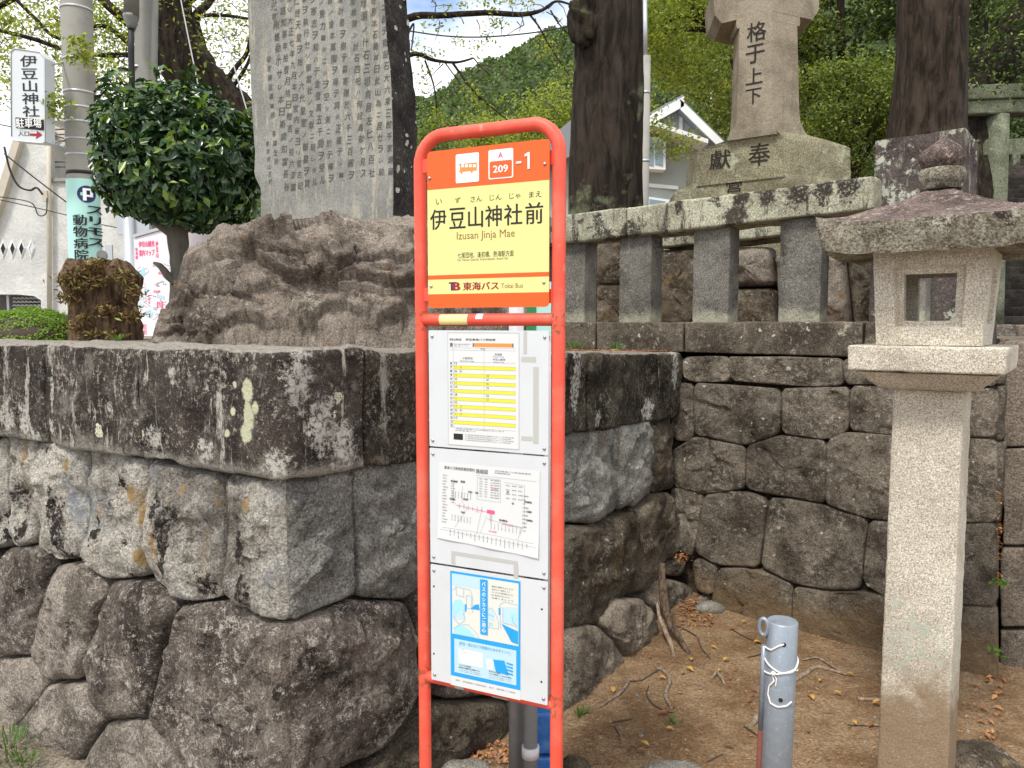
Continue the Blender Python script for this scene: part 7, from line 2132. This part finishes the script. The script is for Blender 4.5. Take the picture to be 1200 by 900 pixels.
# ================================================================== dirt details
def gp(x, y, lift=0.0):
    p = onz(x, y, .03); 
    for _ in range(4): p = onz(x, y, dirt_z(p.x, p.y))
    return p + v3(0, 0, lift)
def rootline(name, pxs, ws, label, cat='root', mat='root', Y=None, lift=.006):
    pts = [gp(x, y, lift) if Y is None else P(x, y, Y[i]) for i, (x, y) in enumerate(pxs)]
    sp = smooth(pts, 5); rr = np.interp(np.linspace(0, len(ws) - 1, len(sp)), range(len(ws)), ws)
    o = MB().tube(sp, [w / 2 / F * p.y for w, p in zip(rr, sp)], 8, rnd=.18).build(name, M[mat]); tag(o, label, cat); return o
rootline('hanging_root', [(776, 660), (776, 682), (778, 700), (783, 726), (793, 742), (806, 764), (816, 777)], [7, 9, 11, 10, 8, 6, 3], 'thick brown root coming down the wall corner and bending right onto the dirt', mat='root_dark', Y=[3.95, 3.92, 3.88, 3.82, 3.76, 3.66, 3.6])
rootline('hanging_root', [(770, 706), (773, 724), (779, 738), (786, 754), (790, 772)], [3, 5, 6, 6, 3], 'shorter pale root beside the thick one in the wall corner', Y=[3.86, 3.8, 3.75, 3.68, 3.62])
for pxs, ws, lab in (
    ([(769, 785), (776, 786), (785, 797), (780, 815), (787, 831)], [4, 5, 5, 5, 4], 'short bent pale root stub sticking out of the dirt near the wall corner'),
    ([(738, 799), (727, 813), (717, 820), (704, 829)], [2.5, 4, 3, 2], 'thin pale root lying towards the red sign tube'),
    ([(930, 799), (945, 790), (957, 783), (975, 787), (992, 792)], [6, 6, 5, 4, 2], 'thick pale root just right of the steel bollard'),
    ([(940, 775), (957, 772), (972, 780), (988, 791)], [2, 3, 3, 2], 'thin curved root above the thick one right of the bollard'),
    ([(1005, 821), (1022, 821), (1043, 823)], [4, 5, 3], 'short dark root against the left of the lantern post'),
    ([(992, 850), (1015, 851), (1032, 852), (1046, 856)], [2, 2.5, 3, 3], 'long thin root reaching the foot of the lantern post'),
    ([(834, 796), (840, 790), (846, 796), (849, 803)], [3, 5, 5, 3], 'small pale arched root loop in the middle of the dirt'),
    ([(880, 852), (888, 842), (895, 836)], [6, 9, 5], 'pale stubby root left of the bollard'),
    ([(1030, 792), (1045, 800)], [4, 4], 'flat pale chip of root near the lantern post')):
    rootline('root', pxs, ws, lab)
for pxs, lab in (
    ([(760, 805), (758, 815), (765, 826), (780, 834), (790, 836)], 'dark curved twig in front of the wall corner'),
    ([(738, 799), (752, 798), (765, 790), (774, 785)], 'dark twig linking the two pale roots near the wall'),
    ([(788, 733), (802, 738), (816, 746)], 'dark twig lying across the roots in the wall corner'),
    ([(860, 740), (875, 748), (893, 756), (893, 766), (877, 771)], 'hooked dark twig left of the bollard top'),
    ([(818, 748), (822, 760), (832, 772)], 'fine twig beside the green leaf'), ([(720, 852), (726, 863), (727, 872)], 'short dark twig above an orange leaf near the red tube'),
    ([(715, 848), (742, 843)], 'straight short twig near the red tube'), ([(872, 852), (893, 866)], 'straight dark stick pointing at the rusty bar'),
    ([(828, 894), (847, 885)], 'dark straight twig at the bottom edge'), ([(850, 876), (860, 878)], 'tiny twig between bollard and stones')):
    rootline('twig', pxs, [1.4, 1.8, 1.2], lab, 'twig', 'twig', lift=.004)
LEAFPOS = [(718, 811), (776, 797), (800, 791), (808, 787), (810, 775), (836, 761), (851, 776), (887, 755), (961, 800), (951, 820), (981, 815), (785, 857), (755, 875), (1027, 826), (872, 731), (1000, 850), (996, 793), (843, 788)]
ORANGE = [(727, 875), (761, 772), (834, 732), (858, 739), (947, 859), (988, 773), (797, 814), (882, 817), (879, 824), (884, 812), (855, 797), (788, 830), (779, 838), (862, 787), (1028, 828), (1020, 853), (947, 817), (775, 838), (752, 883), (714, 893)]
def fallen(name, px, py, s, mat, label, cat='leaf', group=None, seed=0):
    R7 = random.Random(seed + int(px)); p = gp(px, py, .012); a = R7.uniform(0, 6.28)
    t_ = v3(math.cos(a), math.sin(a), R7.uniform(-.1, .25)).normalized(); b_ = t_.cross(Zv).normalized(); up_ = b_.cross(t_)
    vs = []; NL = 7
    for i in range(NL + 1):
        f = i / NL; w = math.sin(math.pi * f) ** .8 * .24 * s
        c_ = p + t_ * (s * (f - .5)) + up_ * (.12 * s * math.sin(math.pi * f))
        vs += [c_ + b_ * w + up_ * w * .5, c_, c_ - b_ * w + up_ * w * .35]
    fs = []
    for i in range(NL): k = 3 * i; fs += [(k, k + 1, k + 4, k + 3), (k + 1, k + 2, k + 5, k + 4)]
    o = MB().add(vs, fs, True).build(name, M[mat]); tag(o, label, cat, group); return o
YLAB = ['yellow leaf by the thin pale root nearest the red tube', 'yellow leaf touching the short bent root stub', 'yellow leaf just right of the bent root stub', 'small yellow leaf behind and right of the bent root', 'yellow leaf at the tip of the wall corner root', 'yellow green leaf in the middle of the dirt behind the bollard', 'yellow leaf half way between wall corner root and bollard', 'yellow leaf at the hooked twig left of the bollard top', 'long yellow leaf right of the bollard beside the thick root', 'yellow brown leaf close to the right side of the bollard', 'crumpled yellow leaf midway between bollard and lantern post', 'orange yellow leaf on the open dirt in front of the bent root', 'yellow leaf at the bottom edge near the pale flat stone', 'yellow leaf resting on the short root at the lantern post', 'pale yellow leaf near the foot of the back wall', 'small yellow leaf on the long thin root by the lantern post', 'small yellow leaf under the thick root right of the bollard', 'small yellow leaf behind the pale arched root']
OLAB = ['orange leaf nearest the red tube at the tip of a dark twig', 'orange leaf by the wall stones left of the corner roots', 'small tan leaf close to the wall corner', 'orange leaf below the back wall in the corner', 'dark red leaf right of the bollard near the lower edge', 'red brown leaf behind the thick root right of the bollard', 'brown leaf beside the bent pale root in front of the corner', 'orange leaf, topmost of the pile left of the bollard', 'orange leaf in the middle of the pile left of the bollard', 'brown leaf lowest in the pile left of the bollard', 'brown leaf beside the arched pale root', 'pinkish brown leaf where the curved dark twig ends', "brown leaf just left of the curved twig's end", 'orange leaf behind the arched pale root', 'brown leaf on the short root against the lantern post', 'small brown leaf between the two roots at the lantern post', "small brown leaf right of the bollard's lower hole", 'curled brown leaf in front of the curved twig', 'brown leaf near the flat stone at the bottom edge', 'orange leaf at the bottom edge beside the red tube']
for i, (x, y) in enumerate(LEAFPOS): fallen('fallen_leaf', x, y, (.044, .036, .03)[i % 3], 'leaf_yellow', YLAB[i], group='yellow fallen leaves on the dirt')
for i, (x, y) in enumerate(ORANGE): fallen('dead_leaf', x, y, (.036, .026, .03)[i % 3], 'leaf_dead', OLAB[i], group='orange dead leaves on the dirt')
# green-yellow leaf behind the sign frame
fallen('pale_leaf', 586, 865, .045, 'azalea', 'pale yellow green leaf beside the grey pipes behind the sign')
# small litter and grit
def scatter(n, f, size, mat, name, aspect=.45, kind='stuff'):
    pts = np.array([f() for _ in range(n)]); return leaves_mesh(name, pts, size, M[mat], None, aspect, up=2.5, kind=kind)
def rnd_dirt():
    x, y = rng.uniform(665, 1170), rng.uniform(735, 900); p = gp(x, y, .006); return tuple(p)
scatter(520, rnd_dirt, .013, 'leaf_dead', 'dirt_litter')
def pocket(cx, cy, sx, sy, Y):
    return lambda: tuple(P(rng.normal(cx, sx), rng.normal(cy, sy), Y + rng.uniform(-.04, .02)))
scatter(60, pocket(800, 654, 5, 3, 4.0), .02, 'leaf_dead', 'pocket_litter')
scatter(130, lambda: tuple(gp(rng.uniform(796, 835), rng.uniform(703, 735), .008)), .024, 'leaf_dead', 'corner_litter')
def ggrav():
    a = rng.uniform(545, 600), rng.uniform(866, 897); return tuple(gp(a[0], a[1], .01))
scatter(160, ggrav, .018, 'leaf_dead', 'gravel_litter', .8)
def capl():
    t = rng.uniform(1.35, 2.8); p = C0 + dR * t - nR * rng.uniform(.02, .3); p.z = ZT - .033 * t + .012; return tuple(p)
scatter(420, capl, .03, 'leaf_dead', 'needle_litter', .12)
def crev():
    return tuple(P(rng.uniform(1140, 1178), rng.uniform(800, 860), 3.1 + rng.uniform(-.1, .3)) * 1.0)
scatter(30, lambda: tuple(gp(rng.uniform(1138, 1176), rng.uniform(795, 868), .012)), .036, 'leaf_dead', 'crevice_litter')
scatter(60, lambda: tuple(P(1171 + rng.normal(0, 1.2), rng.uniform(575, 690), 3.42)), .022, 'leaf_dead', 'joint_litter')
for x, y, lab in ((1172, 683, 'small green sprig growing in the joint of the stairway wall, upper one'), (1168, 763, 'small green sprig low in the joint of the stairway wall'), (1162, 805, 'leafy green weed at the foot of the crevice beside the lantern post')):
    e = leaves_mesh('weed', clumps([P(x, y, 3.35)], 14, .018), .035, M['grass'], None, .4, kind=None); tag(e, lab, 'weed')
# tufts of grass
def tuft(x, y, n, h, lab, sp=.05, P0=None):
    p = P0 or gp(x, y); mb = MB()
    for k in range(n):
        a = rng.uniform(0, 6.28); r_ = rng.uniform(0, sp); b = Vector(p) + v3(math.cos(a) * r_, math.sin(a) * r_, 0); l = v3(math.cos(a) * h * rng.uniform(.2, .7), math.sin(a) * h * rng.uniform(.2, .7), h * rng.uniform(.5, 1)); w = v3(-math.sin(a), math.cos(a), 0) * .003
        mb.add([b - w, b + w, b + l * .6 + w * .7 + Zv * h * .1, b + l], [(0, 1, 2), (0, 2, 3)])
    o = mb.build('grass_tuft', M['grass']); tag(o, lab, 'grass', kind='stuff'); return o
tuft(10, 872, 90, .05, 'short grass at the foot of the wall, far left corner', .12); tuft(28, 893, 60, .04, 'grass patch at the bottom left corner', .08)
tuft(462, 893, 26, .08, 'thin grass blades sprouting below the corner stone', .03, P(465, 897, 2.5)); tuft(680, 838, 30, .04, 'tiny dark weed beside the red tube', .03); tuft(790, 847, 22, .035, 'tiny weed on the dirt near the corner', .03)
for x, n, w in ((672, 40, .08), (722, 22, .05)):
    p = fpt(x, 400, .16); p.z = 1.45; tuft(0, 0, n, .06, 'fresh green weeds on the wall top in front of the fence', w, p)
p = P(138, 398, 3.6); p.z = ZT; tuft(0, 0, 30, .035, 'little weed on the wall top before the stump', .03, p)
# loose stones
def pebble(name, px, py, s, mat, label, flat=.5, Y=None):
    p = gp(px, py) if Y is None else P(px, py, Y); mb = MB(); d = []
    for j in range(13):
        for i in range(20):
            a, b = 2 * math.pi * i / 20, math.pi * j / 12; q_ = Vector((math.sin(b) * math.cos(a) * s[0], math.sin(b) * math.sin(a) * s[1], math.cos(b) * s[2]))
            q_ *= 1 + .22 * noise.fractal(q_ / max(s) * 1.4 + Vector((px, py, 0)), .9, 2, 4); d.append(p + q_)
    mb.add(d, [(j * 20 + i, j * 20 + (i + 1) % 20, (j + 1) * 20 + (i + 1) % 20, (j + 1) * 20 + i) for j in range(12) for i in range(20)], True)
    o = mb.build(name, M[mat]); tag(o, label, 'stone'); return o
pebble('loose_stone', 832, 713, (.085, .06, .032), 'curb', 'flat pale tan stone lying at the inner wall corner')
pebble('loose_stone', 827, 701, (.05, .04, .03), 'wall_light', 'small grey stone behind the flat tan one at the wall corner')
pebble('loose_stone', 788, 908, (.12, .08, .03), 'curb', 'flat grey stone at the bottom edge below the dirt')
pebble('loose_stone', 545, 908, (.10, .07, .045), 'curb', 'pale rounded stone at the bottom edge between the sign tubes')
pebble('loose_stone', 672, 898, (.06, .05, .03), 'wall_damp', 'dark stone at the bottom edge right of the red tube')
pebble('loose_stone', 1148, 900, (.15, .12, .08), 'wall_damp', 'dark rough stone right of the lantern foot')
mb = MB()
for i in range(90):
    x, y = (rng.uniform(548, 600), rng.uniform(866, 897)) if i < 40 else (rng.uniform(670, 1160), rng.uniform(740, 895))
    p = gp(x, y); r_ = rng.uniform(.004, .011); b = len(mb.v)
    for k in range(6):
        a = k * math.pi / 3 + rng.uniform(-.3, .3); mb.v.append(p + v3(math.cos(a) * r_, math.sin(a) * r_ * .8, 0)); 
    for k in range(6):
        a = k * math.pi / 3; mb.v.append(p + v3(math.cos(a) * r_ * .6, math.sin(a) * r_ * .5, r_ * rng.uniform(.5, .9)))
    for k in range(6): mb.f.append([b + k, b + (k + 1) % 6, b + 6 + (k + 1) % 6, b + 6 + k]); mb.sm.append(False)
    mb.f.append([b + 6 + k for k in range(6)]); mb.sm.append(False)
mb.build('gravel', M['curb'], kind='stuff')

# loose prints become one object each
def split_loose(o):
    bm = bmesh.new(); bm.from_mesh(o.data); seen = set(); comps = []
    for v in bm.verts:
        if v.index in seen: continue
        st = [v]; seen.add(v.index); c = []
        while st:
            q_ = st.pop(); c.append(q_.index)
            for e_ in q_.link_edges:
                w = e_.other_vert(q_)
                if w.index not in seen: seen.add(w.index); st.append(w)
        comps.append(set(c))
    bm.free()
    if len(comps) < 2: return
    me = o.data; co = [v.co.copy() for v in me.vertices]; fs = [list(p.vertices) for p in me.polygons]
    nm = o.name.split('.')[0]
    for i, c in enumerate(comps):
        idx = sorted(c); mp_i = {k: j for j, k in enumerate(idx)}
        m2 = bpy.data.meshes.new(nm); m2.from_pydata([co[k] for k in idx], [], [[mp_i[k] for k in f] for f in fs if f[0] in c]); m2.materials.append(me.materials[0])
        if i == 0: o.data = m2
        else:
            n2 = bpy.data.objects.new(nm, m2); COL.objects.link(n2); n2.parent = o.parent
for o in list(bpy.data.objects):
    if o.type == 'MESH' and o.name.split('.')[0] in ('blue_tint', 'light_blue_figure', 'deep_blue_figure', 'grey_mark', 'bus_symbol_window', 'tape_residue', 'white_patch', 'stripe', 'bus_symbol'):
        split_loose(o)
